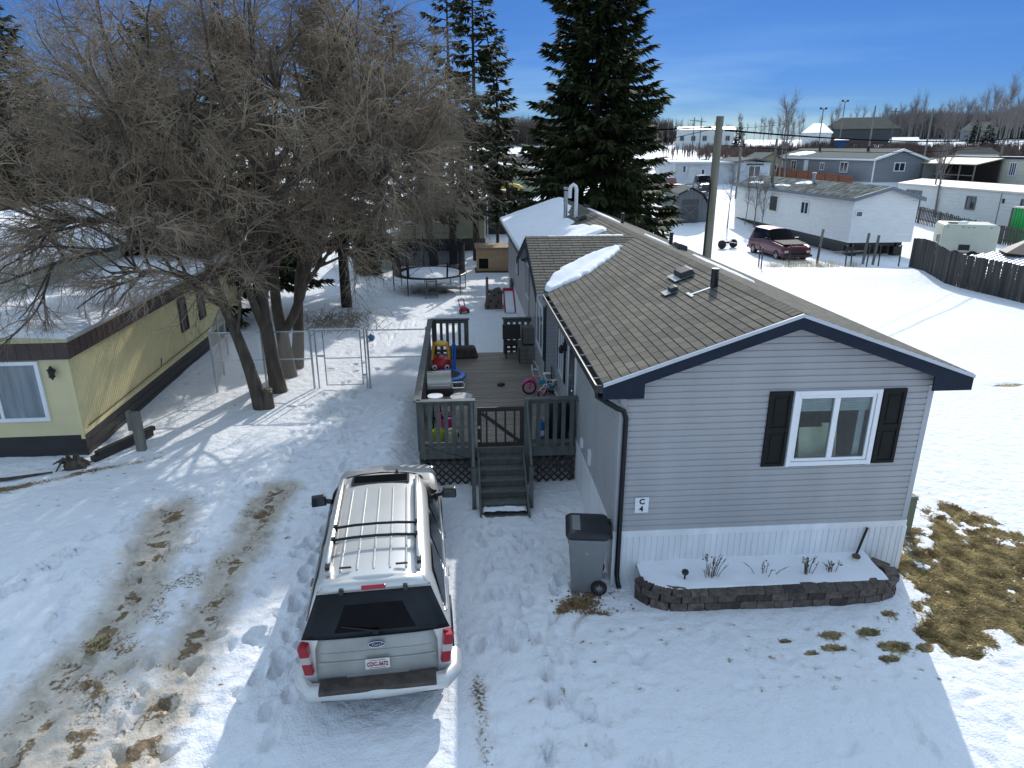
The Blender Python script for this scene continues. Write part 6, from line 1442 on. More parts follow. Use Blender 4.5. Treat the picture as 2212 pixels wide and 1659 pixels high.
# pavilion roof behind it
gz0 = T('pavilion', 'pavilion with ribbed white metal roof and brown shingled cupola behind the dark board fence', 'pavilion', (29.6, 33.4, -.12))
q = MB(); A = [(-3.3, -3.2, .95), (3.2, -3.2, .95), (3.2, 2.9, .95), (-3.3, 2.9, .95)]; C_ = (0, 0, 2.1)
B_ = [(-1.0, -1.0, 1.75), (1.0, -1.0, 1.75), (1.0, 1.0, 1.75), (-1.0, 1.0, 1.75)]
q.add(A+B_, [(0, 1, 5, 4), (1, 2, 6, 5), (2, 3, 7, 6), (3, 0, 4, 7)])
for i in range(4):
    a, b_, c_, d_ = Vector(A[i]), Vector(A[(i+1) % 4]), Vector(B_[(i+1) % 4]), Vector(B_[i]); nn = int((b_-a).length/.28)
    for k in range(nn+1):
        t_ = k/nn; p = a.lerp(b_, t_); dr_ = (d_-a).lerp(c_-b_, t_); e = a.lerp(b_, t_)
        inn = (d_+c_)/2-(a+b_)/2; u = (b_-a).normalized(); s0 = (p-a).length; tt = 1.; off = min(s0/((d_-a).dot(u)+1e-6), ((b_-a).length-s0)/(-(c_-b_).dot(u)+1e-6), 1.); q.bar(p+Vector((0, 0, .02)), p+inn*off+Vector((0, 0, .02)), .05, .05)
q.build('roof', 'tin', gz0)
q = MB(); q.lathe([(1.55, 1.72), (1.55, 1.82), (0, 2.75)], (0, 0, 0), 8); q.build('cupola_roof', 'darkwood', gz0); 
for x, y in ((-2.8, -2.7), (2.8, -2.7), (2.8, 2.5), (-2.8, 2.5)): MB().b2((x-.08, y-.08, -.2), (x+.08, y+.08, 1.05)).build('post', 'oldwood', gz0)

# camper
cv = T('camper_trailer', 'cream camper trailer with dark louvred panel parked behind the board fence', 'camper trailer', (31.3, 42.9, .12), R(-24))
CW, CD_, CH = 3.15, 2.4, 2.05
q = MB(); prf = [(0, .25), (0, CH-.15), (.08, CH-.04), (.2, CH), (CW-.2, CH), (CW-.08, CH-.04), (CW, CH-.15), (CW, .25)]; q.prism([(x, 0, z) for x, z in prf], (0, CD_, 0)); q.build('body', mat('cream_camper_shell', (.52, .53, .43), .5, .05, 1.5), cv, bevel=.05)
MB().b2((-.01, -.012, .2), (CW+.01, CD_, .28)).build('trim', mat('rust_trim', (.16, .03, .02), .6), cv)
q = MB(); q.b2((1.05, -.02, .42), (1.68, -.0, .78)); 
for k in range(5): q.b2((1.06, -.035, .44+k*.065), (1.67, -.02, .455+k*.065))
q.build('louvre_panel', 'black', cv); q = MB()
for x in (.25, 1.1, 1.4, 1.7, 2.65): q.sphere((x, -.02, CH-.18), .04, 8, 4, (1.6, .6, .6))
q.build('marker_light', 'redwood', cv); window(cv, (-.01, .9, 1.05), (0, -1, 0), (-1, 0, 0), .7, .6, fw=.05, frame='steel', split=2)
q = MB(); q.lathe([(0, CH+.12), (.25, CH+.1), (.3, CH)], (1.2, .8, 0), 14); q.lathe([(0, CH+.1), (.2, CH+.08), (.25, CH)], (1.5, 1.6, 0), 14); q.build('roof_vent', 'white', cv); MB().b2((.35, .35, CH+.0), (.85, .75, CH+.08)).build('roof_hatch', 'black', cv)
for x in (.9, 1.9): MB().lathe([(0, -.1), (.3, -.1), (.3, .1), (0, .1)], (x, -.0, .1), 14, 'y').build('wheel', 'tyre', cv)

# ------------------------------------------------------------------ small vehicles
def simple_car(name, label, cat, loc, rz, paint, L_=4.5, W2=.9, hood=1.0, roofz=1.65, cab=(.9, 3.1), bed=False, open_rear=False, group=None):
    def P(w, zb, belt, top, xr): return [(w*.9, .30), (w, .42), (w, .7), (w-.02, belt-.1), (w-.07, belt), (xr+.1, (belt+top)/2), (xr, top-.06), (xr*.6, top), (0, top+.02)]
    low = lambda z: P(W2, .3, z-.02, z, W2-.2)
    keys = [(0, P(W2*.95, .3, .9, .95, W2-.2)), (.08, low(hood-.0) if bed else P(W2, .3, 1.0, roofz-.25, W2-.3))]
    a, b_ = cab
    if bed: keys += [(a-.02, low(hood)), (a+.12, P(W2, .3, hood, roofz, W2-.25))]
    else: keys += [(.45, P(W2, .3, 1.0, roofz, W2-.22))]
    keys += [(b_-.75, P(W2, .3, hood+.02, roofz, W2-.25)), (b_, low(hood+.02)), (L_-.25, low(hood-.10)), (L_-.05, P(W2*.95, .3, hood-.2, hood-.18, W2-.25)), (L_, P(W2*.9, .35, .6, .62, W2-.3))]
    t = T(name, label, cat, loc, rz, group); ys = sorted(set([k[0] for k in keys]+list(np.linspace(0, L_, 18))))
    b0 = loft_body(interp_secs(keys, ys), 9).build('body', paint, t, smooth=True)
    ya = a+.15 if bed else .5
    for s in (-1, 1):
        m_ = patch(keys, (ya, ya+.05), (b_-.12, b_-.78), 4.1, 5.9, 6, .015, s); m_.build('side_window', 'carglass', t)
        MB().bar((s*(W2-.05), b_-.35, hood+.1), (s*(W2+.18), b_-.3, hood+.12), .14, .12).build('mirror', 'black', t)
    m_ = patch(keys, b_-.70, b_-.05, 5.0, 8, 5, .015, 1); n_ = patch(keys, b_-.70, b_-.05, 5.0, 8, 5, .015, -1); m_.add(n_.v, n_.f); m_.build('windshield', 'carglass', t)
    if not bed: MB().box((0, .16, 1.32), (W2*1.2, .02, .36), Matrix.Rotation(R(-35), 3, 'X')).build('rear_window', 'carglass', t)
    else:
        MB().b2((-W2+.15, .15, hood-.02), (W2-.15, a-.1, hood+.012)).build('cargo_bed', 'black', t); MB().b2((-W2+.1, -.03, .62), (W2-.1, -.005, hood-.05)).build('tailgate', paint, t)
    MB().b2((-W2, L_-.03, .36), (W2, L_+.12, .52)).build('bumper', 'black', t, bevel=.03); MB().b2((-W2, -.12, .36), (W2, .02, .52)).build('bumper', 'black', t, bevel=.03)
    q = MB(); q.b2((-W2*.55, L_-.02, .6), (W2*.55, L_+.02, .76)); q.build('grille', 'black', t)
    for s in (-1, 1):
        MB().box((s*W2*.75, L_-.03, .68), (.26, .08, .15)).build('headlight', 'lens', t); MB().box((s*W2*.88, .0, .8), (.12, .06, .3)).build('tail_light', 'tailred', t)
        for y in (.85, L_-.85): wheel(t, s*(W2-.1), y, .36, .22, s)
    return t
fw = Vector((.60, -.80, 0)); 
simple_car('compact_suv', 'old maroon suv with dark hood parked on the snow before the raised white home', 'car', (21.0, 46.9, g(20.5, 46)-.05), R(-177), 'maroon', 4.9, .98, 1.15, 1.85, (.9, 3.1))
su = [o for o in bpy.data.objects if o.name.startswith('compact_suv')][0]
MB().box((0, 3.95, 1.16), (1.66, 1.4, .03), Matrix.Rotation(R(-4.5), 3, 'X')).build('hood_panel', 'hoodblack', su, bevel=.01)
q = T('boat_trailer_frame', 'dark tow frame with wheel standing behind the old maroon suv', 'trailer', (19.1, 48.1, g(19.1, 48)), .5); MB().b2((-.7, -.05, .4), (.7, .05, .5)).b2((-.05, -.8, .35), (.05, .6, .45)).build('frame', 'black', q)
for s in (-1, 1): MB().lathe([(0, -.09), (.3, -.09), (.3, .09), (0, .09)], (s*.6, 0, .3), 14, 'x').build('wheel', 'tyre', q)
simple_car('pickup_truck', 'faded red pickup truck with grey tailgate parked left of the dark off-roader', 'pickup truck', (23.9, 75.6, g(24, 76)), R(12), mat('faded_red_paint', (.30, .14, .13), .5), 5.0, .95, 1.15, 1.8, (1.9, 3.9), True)
simple_car('off_road_car', 'dark boxy off-road car with bright windscreen parked before the white flat-roofed house', 'car', (26.9, 77.6, g(27, 77)), R(172), 'darkcar', 3.9, .85, 1.15, 1.85, (.9, 3.0))

# ------------------------------------------------------------------ poles, wires, posts
pz = T('power_pole', 'tall grey-green wooden power pole rising beside the brown shingle roof', 'utility pole', (9.98, 27.2, 0))
MB().tube([(0, 0, -.3), (0, 0, 4), (.02, 0, 7.95)], [.19, .165, .14], 16).build('pole', mat('greenish_pole_wood', (.17, .16, .12), .85, .3, 3, stretch=(3, 3, .2), bump=.4), pz, smooth=True)
q = MB(); q.tube([(-.17, -.08, 2.0), (-.155, -.08, 5.4), (-.2, -.08, 5.65), (-.3, -.1, 5.66)], .035, 6); q.build('riser_cable', 'black', pz); q = MB(); q.cyl((-.32, 0, 7.55), (.3, 0, 7.45), .02); q.sphere((-.34, 0, 7.55), .05, 8, 6); q.sphere((.3, 0, 7.45), .05, 8, 6); q.build('insulator', 'black', pz)
def wire(label, a, b_, sag, r_=.012, n=24):
    q = MB(); pts = [Vector(a).lerp(Vector(b_), i/n)-Vector((0, 0, 4*sag*(i/n)*(1-i/n))) for i in range(n+1)]; o = q.tube(pts, r_, 5, cap=False).build('overhead_wire', 'wireblack'); tag(o, label, 'wire', 'overhead wires strung between the poles'); return o
tp = (9.98, 27.2, 7.5)
e = PD(2212, 297, 70); wire('heavy black overhead wire from the tall pole to the right edge', (10.25, 27.2, 7.45), (e[0], e[1], e[2]), .35, .034)
e2 = PD(2300, 285, 90); wire('thin overhead wire below the heavy one towards the right', (10.2, 27.2, 6.9), e2, .9, .014)
e3 = PD(1085, 330, 55); wire('thin pale overhead wire crossing before the large spruce to the left', (9.8, 27.2, 7.5), (-4.0, 52.0, 6.6), .9, .012)
wire('overhead wire from the tall pole to the far left poles', (9.7, 27.25, 7.55), (5, 150, 13.5), 1.2, .03)
wire('slack wire between two far poles at the industrial building', PD(1480, 275, 170), PD(1700, 268, 190), .5, .04)
wire('low service wire from the car corner to the deck stairs', (-.75, 12.2, 1.35), (.15, 12.9, .72), .03, .005)
def pole(loc, h, label, arm=False, r_=.12, lamp=False):
    t = T('distant_pole', label, 'utility pole', loc); MB().tube([(0, 0, -.5), (0, 0, h)], [r_, r_*.7], 8).build('pole', 'oldwood', t)
    if arm: MB().b2((-1.1, -.05, h-.7), (1.1, .05, h-.58)).build('crossarm', 'oldwood', t)
    if lamp: q = MB(); q.b2((-.7, -.1, h), (.7, .1, h+.1)); q.box((-.6, 0, h+.25), (.5, .2, .3)); q.box((.6, 0, h+.25), (.5, .2, .3)); q.build('floodlight', 'iron', t)
    return t
def pp(px, py, d): X = PD(px, py, d); return (X[0], X[1], g(X[0], X[1]))
pole((26.3, 58.0, g(26.3, 58)), 7.0, 'mid-distance greenish wooden pole standing among bare saplings', r_=.15)
pole(pp(1603, 300, 78), 6.6, 'grey pole behind the white flat-roofed house', r_=.16)
for (px, d, h, arm, lamp, lb) in ((1497, 165, 7.5, True, False, 'thin pole before the industrial building'), (1512, 168, 7.2, True, False, 'second thin pole before the industrial building, just right of the first'), (1814, 185, 10.5, False, True, 'pole with twin floodlights at the far dark-grey building'), (1925, 150, 8.5, True, False, 'pole with crossarm before the far dark-grey building'), (1770, 175, 8.8, False, True, 'small floodlight pole at the white snowy roof'), (1880, 120, 8.5, False, False, 'pale leaning pole behind the blue-grey home'), (2004, 120, 8, False, False, 'dark pole between the blue-grey home and the porch home'), (2170, 90, 7.4, False, False, 'dark pole at the cream porch home'), (1420, 175, 7.5, False, False, 'thin pole at the right edge of the large spruce')):
    pole(pp(px, 300, d), h, lb, arm, .14, lamp)
# wire fence posts by the drift
fp = None
xs_ = [(17.8, 39.7), (17.2, 38.0), (19.6, 39.6), (21.3, 39.5), (22.9, 39.2), (23.3, 39.3), (24.1, 39.0), (24.9, 39.1), (25.9, 38.7)]
q = MB()
for i, (x, y) in enumerate(xs_):
    if fp is None:
        fp = MB().cyl((0, 0, -.4), (0, 0, 1.25), .038, 6).build('fence_post', 'iron'); tag(fp, 'thin rusty metal post in the row of posts on the snow drift', 'post', 'thin metal posts along the snow drift'); o = fp
    else: o = fp.copy(); COL.objects.link(o)
    o.location = (x, y, g(x, y)); o.rotation_euler = (random.uniform(-.04, .04), random.uniform(-.05, .05), 0)
wp = MB()
for (x, y, h) in ((22.2, 41.2, 2.1), (24.7, 40.4, 1.9), (25.1, 40.0, 1.8)):
    o = MB().b2((-.06, -.05, -.3), (.06, .05, h)).build('wooden_stake', 'oldwood'); o.location = (x, y, g(x, y)); o.rotation_euler = (0, R(3), 0)
    tag(o, {2.1: 'tallest wooden stake, before the corner of the raised white home', 1.9: 'wooden stake with board nailed to it under the raised white home', 1.8: 'shorter wooden stake beside the boarded one'}[h], 'stake')
tag(MB().bar((22.9, 40.6, .75), (24.7, 40.4, .85), .05, .12).build('board', 'oldwood'), 'pale board nailed between stakes before the raised white home', 'board')
# weeds by the drift: loose dry stems
r = np.random.default_rng(21); n = 900; cx_ = r.choice([18.6, 19.5, 20.3, 21.2, 22, 23.4], n)+r.normal(0, .35, n); cy_ = 39.2+r.normal(0, .3, n); zc = gz(cx_, cy_); h_ = r.uniform(.12, .5, n); dx = r.normal(0, .1, n); dy = r.normal(0, .08, n)
P3 = np.stack([np.stack([cx_, cy_, zc-.03], 1), np.stack([cx_+dx*.5, cy_+dy*.5, zc+h_*.6], 1), np.stack([cx_+dx, cy_+dy, zc+h_], 1)], 1); V, F = tubes(P3, np.tile(np.array([.005, .004, .002]), (n, 1)), 3)
o = np_mesh('dry_weeds', V, F, 'drygrass'); tag(o, 'dry weeds standing through the snow along the thin metal posts', 'weeds', kind='stuff')

# ------------------------------------------------------------------ far buildings
def far_box(name, label, cat, px0, px1, pytop, d0, zb_off=0., dep=12, m='whitewall', roofm='snow', rise=1.0, wins=0, zt=None, hip=0.):
    a = PD(px0, pytop, d0); b_ = PD(px1, pytop, d0); za = g((a[0]+b_[0])/2, (a[1]+b_[1])/2)-1+zb_off
    t = T(name, label, cat, (a[0], a[1], za), math.atan2(b_[1]-a[1], b_[0]-a[0])); W_ = math.hypot(b_[0]-a[0], b_[1]-a[1]); top = a[2]-za-rise
    q = MB(); siding(q, (0, 0), (1, 0), (0, -1), 0, top, 1.2, lambda z: (0, W_), lap=.04); siding(q, (0, dep), (0, -1), (-1, 0), 0, top, 1.2, lambda z: (0, dep), lap=.04); siding(q, (W_, 0), (0, 1), (1, 0), 0, top, 1.2, lambda z: (0, dep), lap=.04); q.quad((0, dep, 0), (W_, dep, 0), (W_, dep, top), (0, dep, top)); q.build('wall', m, t)
    q = MB(); e = .4
    q.add([(-e, -e, top), (W_+e, -e, top), (W_+e, dep+e, top), (-e, dep+e, top), (hip, dep/2, top+rise), (W_-hip, dep/2, top+rise)], [(0, 1, 5, 4), (2, 3, 4, 5), (3, 0, 4), (1, 2, 5), (3, 2, 1, 0)]); q.build('roof', roofm, t)
    for k in range(wins): window(t, ((k+.5)/wins*W_, -.05, top*.62), (1, 0, 0), (0, -1, 0), W_/wins*.38, top*.22, fw=.15, proud=.1, frame='greywall')
    return t
far_box('industrial_building', 'long white industrial building with row of windows on the far hill, left of the poles', 'building', 1463, 1587, 273, 195, m='whitewall', roofm='tin', rise=.8, wins=5)
far_box('warehouse', 'far dark-grey building with broad sloping roof on the right hill', 'building', 1786, 1948, 251, 222, m=mat('far_dark_wall', (.06, .065, .065), .9), roofm='darkroof', rise=3.4, dep=26, hip=3.5)
far_box('snowy_building', 'snow-roofed building with steep white side just left of the dark-grey building', 'building', 1738, 1800, 264, 190, m='whitewall', roofm='snow', rise=2.4, dep=20, hip=2)
far_box('blue_container', 'small blue container below the snow-roofed building', 'container', 1806, 1830, 300, 150, m=mat('blue_container_paint', (.01, .08, .25), .5), roofm='whitewall', rise=.2, dep=4)
far_box('far_house', 'far grey house with pale roof among trees at the right hill', 'house', 2080, 2160, 262, 240, m='greywall', roofm='greyroof', rise=2.5, wins=3, hip=2)
far_box('far_house', 'low dark-roofed white house behind the cream porch home', 'house', 2068, 2160, 318, 118, m='whitewall', roofm='darkroof', rise=.9, dep=10, wins=3, hip=1)
far_box('far_shed', 'small snow-covered shed behind the blue-grey home', 'shed', 1925, 1985, 296, 175, m='olive', roofm='snow', rise=1.0, dep=8)
# buildings on the left and centre, seen between the trees
t, rf = home_box('mobile_home', 'pale green-grey mobile home with snowy roof at the far left edge behind the yellow home', 'mobile home', (-17.5, 19.0, 0), R(4), 5.8, 11, .5, 3.7, 1.0, mat('pale_green_siding', (.42, .46, .40), .6, .05), 'snow', 'darkskirt', .25, .22, wins=(('f', 4.2, 2.2, 1.0, .9, 1),))
t, rf = home_box('mobile_home', 'tan mobile home with snowy flat roof half hidden behind the bare trees', 'mobile home', (-21.5, 36, 0), R(-18), 9.5, 12, .4, 2.1, .4, mat('tan_yellow_siding', (.36, .31, .17), .6, .05), 'snow', 'darkskirt', .25, .25)
t, rf = home_box('garage', 'pale green garage wall behind the trampoline yard', 'garage', (-6.3, 41.0, 0), 0, 2.4, 5, .0, 1.95, .4, mat('pale_green_wall', (.36, .42, .37), .6, .06), 'snow', None, .2, .25)
t, rf = home_box('mobile_home', 'olive mobile home with dark skirting behind the trampoline and spruces', 'mobile home', (-4.6, 48.6, 0), R(-2), 6.4, 16, .85, 3.4, .5, 'olive', 'snow', 'darkskirt', .2, .25, wins=(('f', 1.2, 2.2, .8, .9, 1), ('f', 3.1, 2.3, .6, .7, 0)))
t, rf = home_box('garden_shed', 'dark brown shed with snow on the roof behind the thin spruces', 'shed', (2.3, 57.5, 0), R(4), 3.5, 4, .0, 3.0, .5, 'darkskirt', 'snow', None, .25, .25)
kx = T('kayak', 'yellow kayak lying upside down on the dark shed roof', 'kayak', (3.8, 57.0, 3.75), R(80)); q = MB(); q.tube([(0, -1.5, .0), (0, -1.0, .12), (0, 0, .18), (0, 1.0, .12), (0, 1.5, .0)], [.03, .2, .28, .2, .03], 10); q.build('hull', mat('yellow_kayak_plastic', (.6, .42, .03), .4), kx, smooth=True); MB().lathe([(0, .33), (.2, .30), (.24, .26)], (0, 0, 0), 12).build('cockpit', 'redwood', kx)
hm = T('hanging_tarp', 'dark teal tarp hanging at the shed behind the thin spruces', 'tarp', (3.4, 57.2, 0)); q = MB(); n = 12; vs = [(k/n*1.6, math.sin(k*1.3)*.08-.1, z_) for z_ in (1.2, 2.5) for k in range(n+1)]; q.add(vs, [(i, i+1, n+2+i, n+1+i) for i in range(n)]); q.build('cloth', 'teal', hm, solid=.02)
for (x, y, lb) in ((-6.5, 66, 'white mobile home at the far end of the yard, left of the thin spruces'), (1.8, 78, 'low snow-roofed home between the thin spruces and the large spruce')):
    home_box('mobile_home', lb, 'mobile home', (x, y, g(x, y)-.2), R(3), 4.6 if x < 0 else 7.5, 14, .6, 2.9, .5, 'whitewall' if x < 0 else 'olive', 'snow', 'darkskirt', .2, .3, wins=(('f', 2.0, 2, .9, .9, 1),))
pd_ = T('patio_set', 'dark wooden shelter with snow on its beams behind the trampoline', 'shelter', (-5.4, 44.5, 0)); q = MB()
for x in (0, 2.4): q.b2((x, 0, 0), (x+.1, .1, 2.2)); q.b2((x, 2, 0), (x+.1, 2.1, 2.2))
q.build('posts', 'darkwood', pd_); q = MB()
for k in range(6): q.b2((-.2, k*.42, 2.2), (2.7, k*.42+.08, 2.3))
q.build('beams', 'darkwood', pd_); q = MB()
for k in range(6): q.b2((-.1, k*.42, 2.301), (2.6, k*.42+.08, 2.34))
q.build('beam_snow', 'snow', pd_)
# ------------------------------------------------------------------ trees
def grow(P, Rd, n, L, t0, ang, K, rs, grav=0., jit=.15, seed=0, Lv=.35, up=0., tipw=.5):
    """children of parent polylines P (N,k,3); returns polylines (N*n,K,3)"""
    r = np.random.default_rng(seed); N, k, _ = P.shape
    t = r.uniform(t0, 1, (N, n))*(k-1)*.999; i = t.astype(int); f = (t-i)[..., None]
    ar = np.arange(N)[:, None]; A = P[ar, i]*(1-f)+P[ar, i+1]*f; rad = Rd[ar, i]*(1-f[..., 0])+Rd[ar, i+1]*f[..., 0]
    d = P[ar, i+1]-P[ar, i]; d /= np.linalg.norm(d, axis=-1, keepdims=True)+1e-9
    q = r.normal(0, 1, d.shape); q -= (q*d).sum(-1, keepdims=True)*d; q /= np.linalg.norm(q, axis=-1, keepdims=True)+1e-9
    a = ang*(1+r.normal(0, .25, (N, n, 1))); D = d*np.cos(a)+q*np.sin(a); D[..., 2] += up
    A = A.reshape(-1, 3); D = D.reshape(-1, 3); D /= np.linalg.norm(D, axis=-1, keepdims=True)
    Ln = (L*(1+r.uniform(-Lv, Lv, (N, n)))*(1-.45*(t/(k-1)))).reshape(-1, 1)
    out = [A]; step = Ln/(K-1)
    for s in range(K-1):
        D = D+r.normal(0, jit, D.shape); D[:, 2] += grav; D /= np.linalg.norm(D, axis=-1, keepdims=True); out.append(out[-1]+D*step)
    Pn = np.stack(out, 1); r0 = np.minimum(rad.reshape(-1, 1)*.8, rs); Rn = r0*np.linspace(1, tipw*.6, K)[None, :]
    return Pn, np.broadcast_to(Rn, Pn.shape[:2]).copy()
def resample(pts, k):
    pts = np.array(pts, float); L_ = np.concatenate([[0], np.cumsum(np.linalg.norm(np.diff(pts, axis=0), axis=1))]); s = np.linspace(0, L_[-1], k)
    # smooth
    P = np.stack([np.interp(s, L_, pts[:, j]) for j in range(3)], 1)
    for _ in range(2): P[1:-1] = (P[:-2]+2*P[1:-1]+P[2:])/4
    return P
def photo_stem(pl, k=14): return resample([PY(*p) for p in pl], k)
def bare_tree(name, label, base, stems, spec, seed, fine='twig', group=None, extra=None):
    """stems: list of (polyline, r0, r1); spec: levels of fine branches"""
    t = T(name, label, 'tree', base, 0, group); parts = []; LP = []; LR = []
    for P, r0, r1 in stems:
        Rr = np.linspace(r0, r1, len(P))*(1+.45*np.exp(-np.linspace(0, 9, len(P)))*(P[0, 2] < .5)); parts.append(tubes(P[None], Rr[None], 10)); LP.append(resample(P, 14)); LR.append(np.linspace(r0, r1, 14))
    P = np.stack(LP); Rr = np.stack(LR); V, F = join(parts); 
    lim = spec[0]; P1, R1 = grow(P, Rr, lim[0], *lim[1:-1], seed=seed, **lim[-1]); V1, F1 = tubes(P1, R1, 6); V, F = join([(V, F), (V1, F1)])
    np_mesh('trunk', V, F, 'bark', t, True, origin=base)
    cr = []; Pc, Rc = P1, R1
    for j, l in enumerate(spec[1:]):
        Pn, Rn = grow(Pc, Rc, l[0], *l[1:-1], seed=seed+7*j+1, **l[-1]); cr.append(tubes(Pn, Rn, 4 if j == 0 else 3))
        Pc, Rc = Pn, Rn
    V, F = join(cr); np_mesh('crown', V, F, fine, t, True, origin=base); return t
lev = lambda a, b, c, d: [(int(a*1.3), 3.3, .28, .9, 10, .05, dict(grav=.0, jit=.10, up=.25)), (b-3, 1.7, .2, .7, 8, .021, dict(grav=-.045, jit=.13, up=.05)), (c-3, .9, .25, .7, 6, .011, dict(grav=-.09, jit=.15)), (max(2, d-2), .5, .15, .75, 4, .007, dict(grav=-.06, jit=.18))]
SA = [(photo_stem([(440, 545, 18.6), (340, 520, 18), (230, 540, 17.2), (110, 570, 16.6), (10, 610, 16.2)]), .08, .025), (photo_stem([(568, 888, 18.0), (545, 810, 18.1), (515, 730, 18.3), (483, 660, 18.4), (458, 600, 18.5), (440, 540, 18.6), (415, 470, 18.6), (380, 400, 18.8), (330, 330, 19)]), .165, .06),
      (photo_stem([(483, 660, 18.4), (440, 640, 18.5), (415, 600, 18.6), (330, 585, 18.0), (240, 590, 17.6)]), .09, .03),
      (photo_stem([(445, 560, 18.6), (370, 520, 18.3), (280, 480, 18), (160, 470, 17.6), (40, 500, 17.4)]), .10, .03),
      (photo_stem([(425, 500, 18.6), (340, 420, 18), (240, 350, 17.5), (120, 310, 17), (0, 300, 17)]), .10, .03),
      (photo_stem([(390, 420, 18.7), (300, 330, 19), (230, 250, 19), (170, 170, 19)]), .08, .03)]
bare_tree('bare_tree', 'bare grey tree with trunk leaning left over the yellow home, nearest of the trees', PY(568, 888, 18.0), SA, lev(9, 11, 11, 5), 31)
q = MB(); b0 = Vector(PY(580, 885, 17.95)); q.tube([b0+Vector((.02, 0, -.1)), b0+Vector((.03, 0, .35)), b0+Vector((.07, -.02, .62))], [.17, .13, .12], 10); o = q.build('stump', 'bark', bpy.data.objects['bare_tree'], world=True, smooth=True)
MB().box(b0+Vector((.08, -.07, .58)), (.18, .10, .05), Matrix.Rotation(R(35), 3, 'X')).build('cut_face', mat('pale_cut_wood', (.42, .33, .2), .8, .2, 12), o, world=True)
SB = [(photo_stem([(603, 852, 19.2), (592, 790, 19.2), (575, 710, 19.3), (563, 630, 19.4), (566, 540, 19.5), (577, 450, 19.5), (586, 350, 19.5), (592, 240, 19.6), (600, 100, 19.8)], 18), .185, .05),
      (photo_stem([(580, 730, 19.3), (553, 670, 19.2), (528, 600, 19.0), (505, 520, 18.8), (470, 420, 18.5), (430, 320, 18.3), (390, 210, 18)]), .13, .04),
      (photo_stem([(577, 450, 19.5), (620, 400, 19.2), (700, 350, 18.8), (780, 330, 18.5), (850, 350, 18.3)]), .11, .03),
      (photo_stem([(582, 400, 19.5), (520, 310, 19), (440, 250, 18.5), (330, 225, 18), (200, 215, 17.8)]), .10, .03),
      (photo_stem([(585, 370, 19.5), (650, 280, 19.8), (720, 180, 20), (780, 80, 20)]), .10, .03),
      (photo_stem([(590, 300, 19.6), (530, 200, 20), (480, 90, 20)]), .08, .03)]
bare_tree('bare_tree', 'tall upright bare tree with dense drooping grey twigs, middle of the three by the fence', PY(603, 852, 19.2), SB, lev(11, 12, 11, 5), 47)
SC = [(photo_stem([(623, 815, 20.8), (617, 765, 20.8), (612, 720, 20.8), (595, 660, 20.9), (588, 590, 21), (600, 500, 21), (620, 400, 21.2), (650, 300, 21.5)]), .20, .06),
      (photo_stem([(612, 722, 20.8), (640, 690, 20.8), (655, 620, 20.9), (672, 540, 21), (695, 450, 21), (735, 350, 21), (770, 240, 21), (800, 100, 21)]), .145, .05),
      (photo_stem([(690, 470, 21), (760, 420, 20.5), (830, 375, 20), (890, 370, 19.8)]), .10, .03),
      (photo_stem([(720, 390, 21), (800, 300, 21), (870, 240, 21), (920, 200, 21)]), .10, .03),
      (photo_stem([(655, 620, 20.9), (700, 560, 20.7), (730, 520, 20.4), (760, 500, 20.2)]), .08, .02)]
bare_tree('bare_tree', 'bare tree with thick forked trunk, rightmost of the three by the fence', PY(623, 815, 20.8), SC, lev(10, 11, 10, 5), 63)
SD = [(photo_stem([(640, 800, 21.8), (650, 720, 21.8), (640, 640, 22), (650, 540, 22.5), (700, 420, 23), (760, 300, 23.5), (850, 180, 24)]), .17, .05), (photo_stem([(700, 420, 23), (800, 370, 23), (870, 330, 23), (920, 340, 23)]), .1, .03)]
bare_tree('bare_tree', 'dark bare trunk with pale sawn limb just behind the forked tree', PY(640, 800, 21.8), SD, lev(10, 9, 9, 4), 77)
SE = [(photo_stem([(820, 560, 40), (825, 480, 40), (830, 380, 40), (835, 270, 41), (840, 160, 41)]), .2, .05), (photo_stem([(826, 460, 40), (780, 380, 40), (740, 300, 40)]), .1, .04), (photo_stem([(828, 440, 40), (890, 360, 40), (950, 280, 40)]), .1, .04)]
bare_tree('bare_tree', 'bare tree with spreading brown crown standing behind the trampoline yard', PY(820, 560, 40), SE, lev(12, 11, 9, 3), 91)
# broken twigs under the trees
r = np.random.default_rng(2); n = 260; x_ = r.normal(-5.1, .9, n); y_ = r.normal(27.8, .9, n); a = r.uniform(0, 6.28, n); l = r.uniform(.3, 1.0, n); z_ = gz(x_, y_)
P3 = np.stack([np.stack([x_, y_, z_], 1), np.stack([x_+np.cos(a)*l*.5, y_+np.sin(a)*l*.5, z_+r.uniform(.05, .4, n)], 1), np.stack([x_+np.cos(a)*l, y_+np.sin(a)*l, z_+r.uniform(0, .5, n)], 1)], 1); V, F = tubes(P3, np.tile([.012, .008, .004], (n, 1)), 3)
tag(np_mesh('brush_pile', V, F, 'twig'), 'pile of broken brush lying under the bare trees', 'brush', kind='stuff')

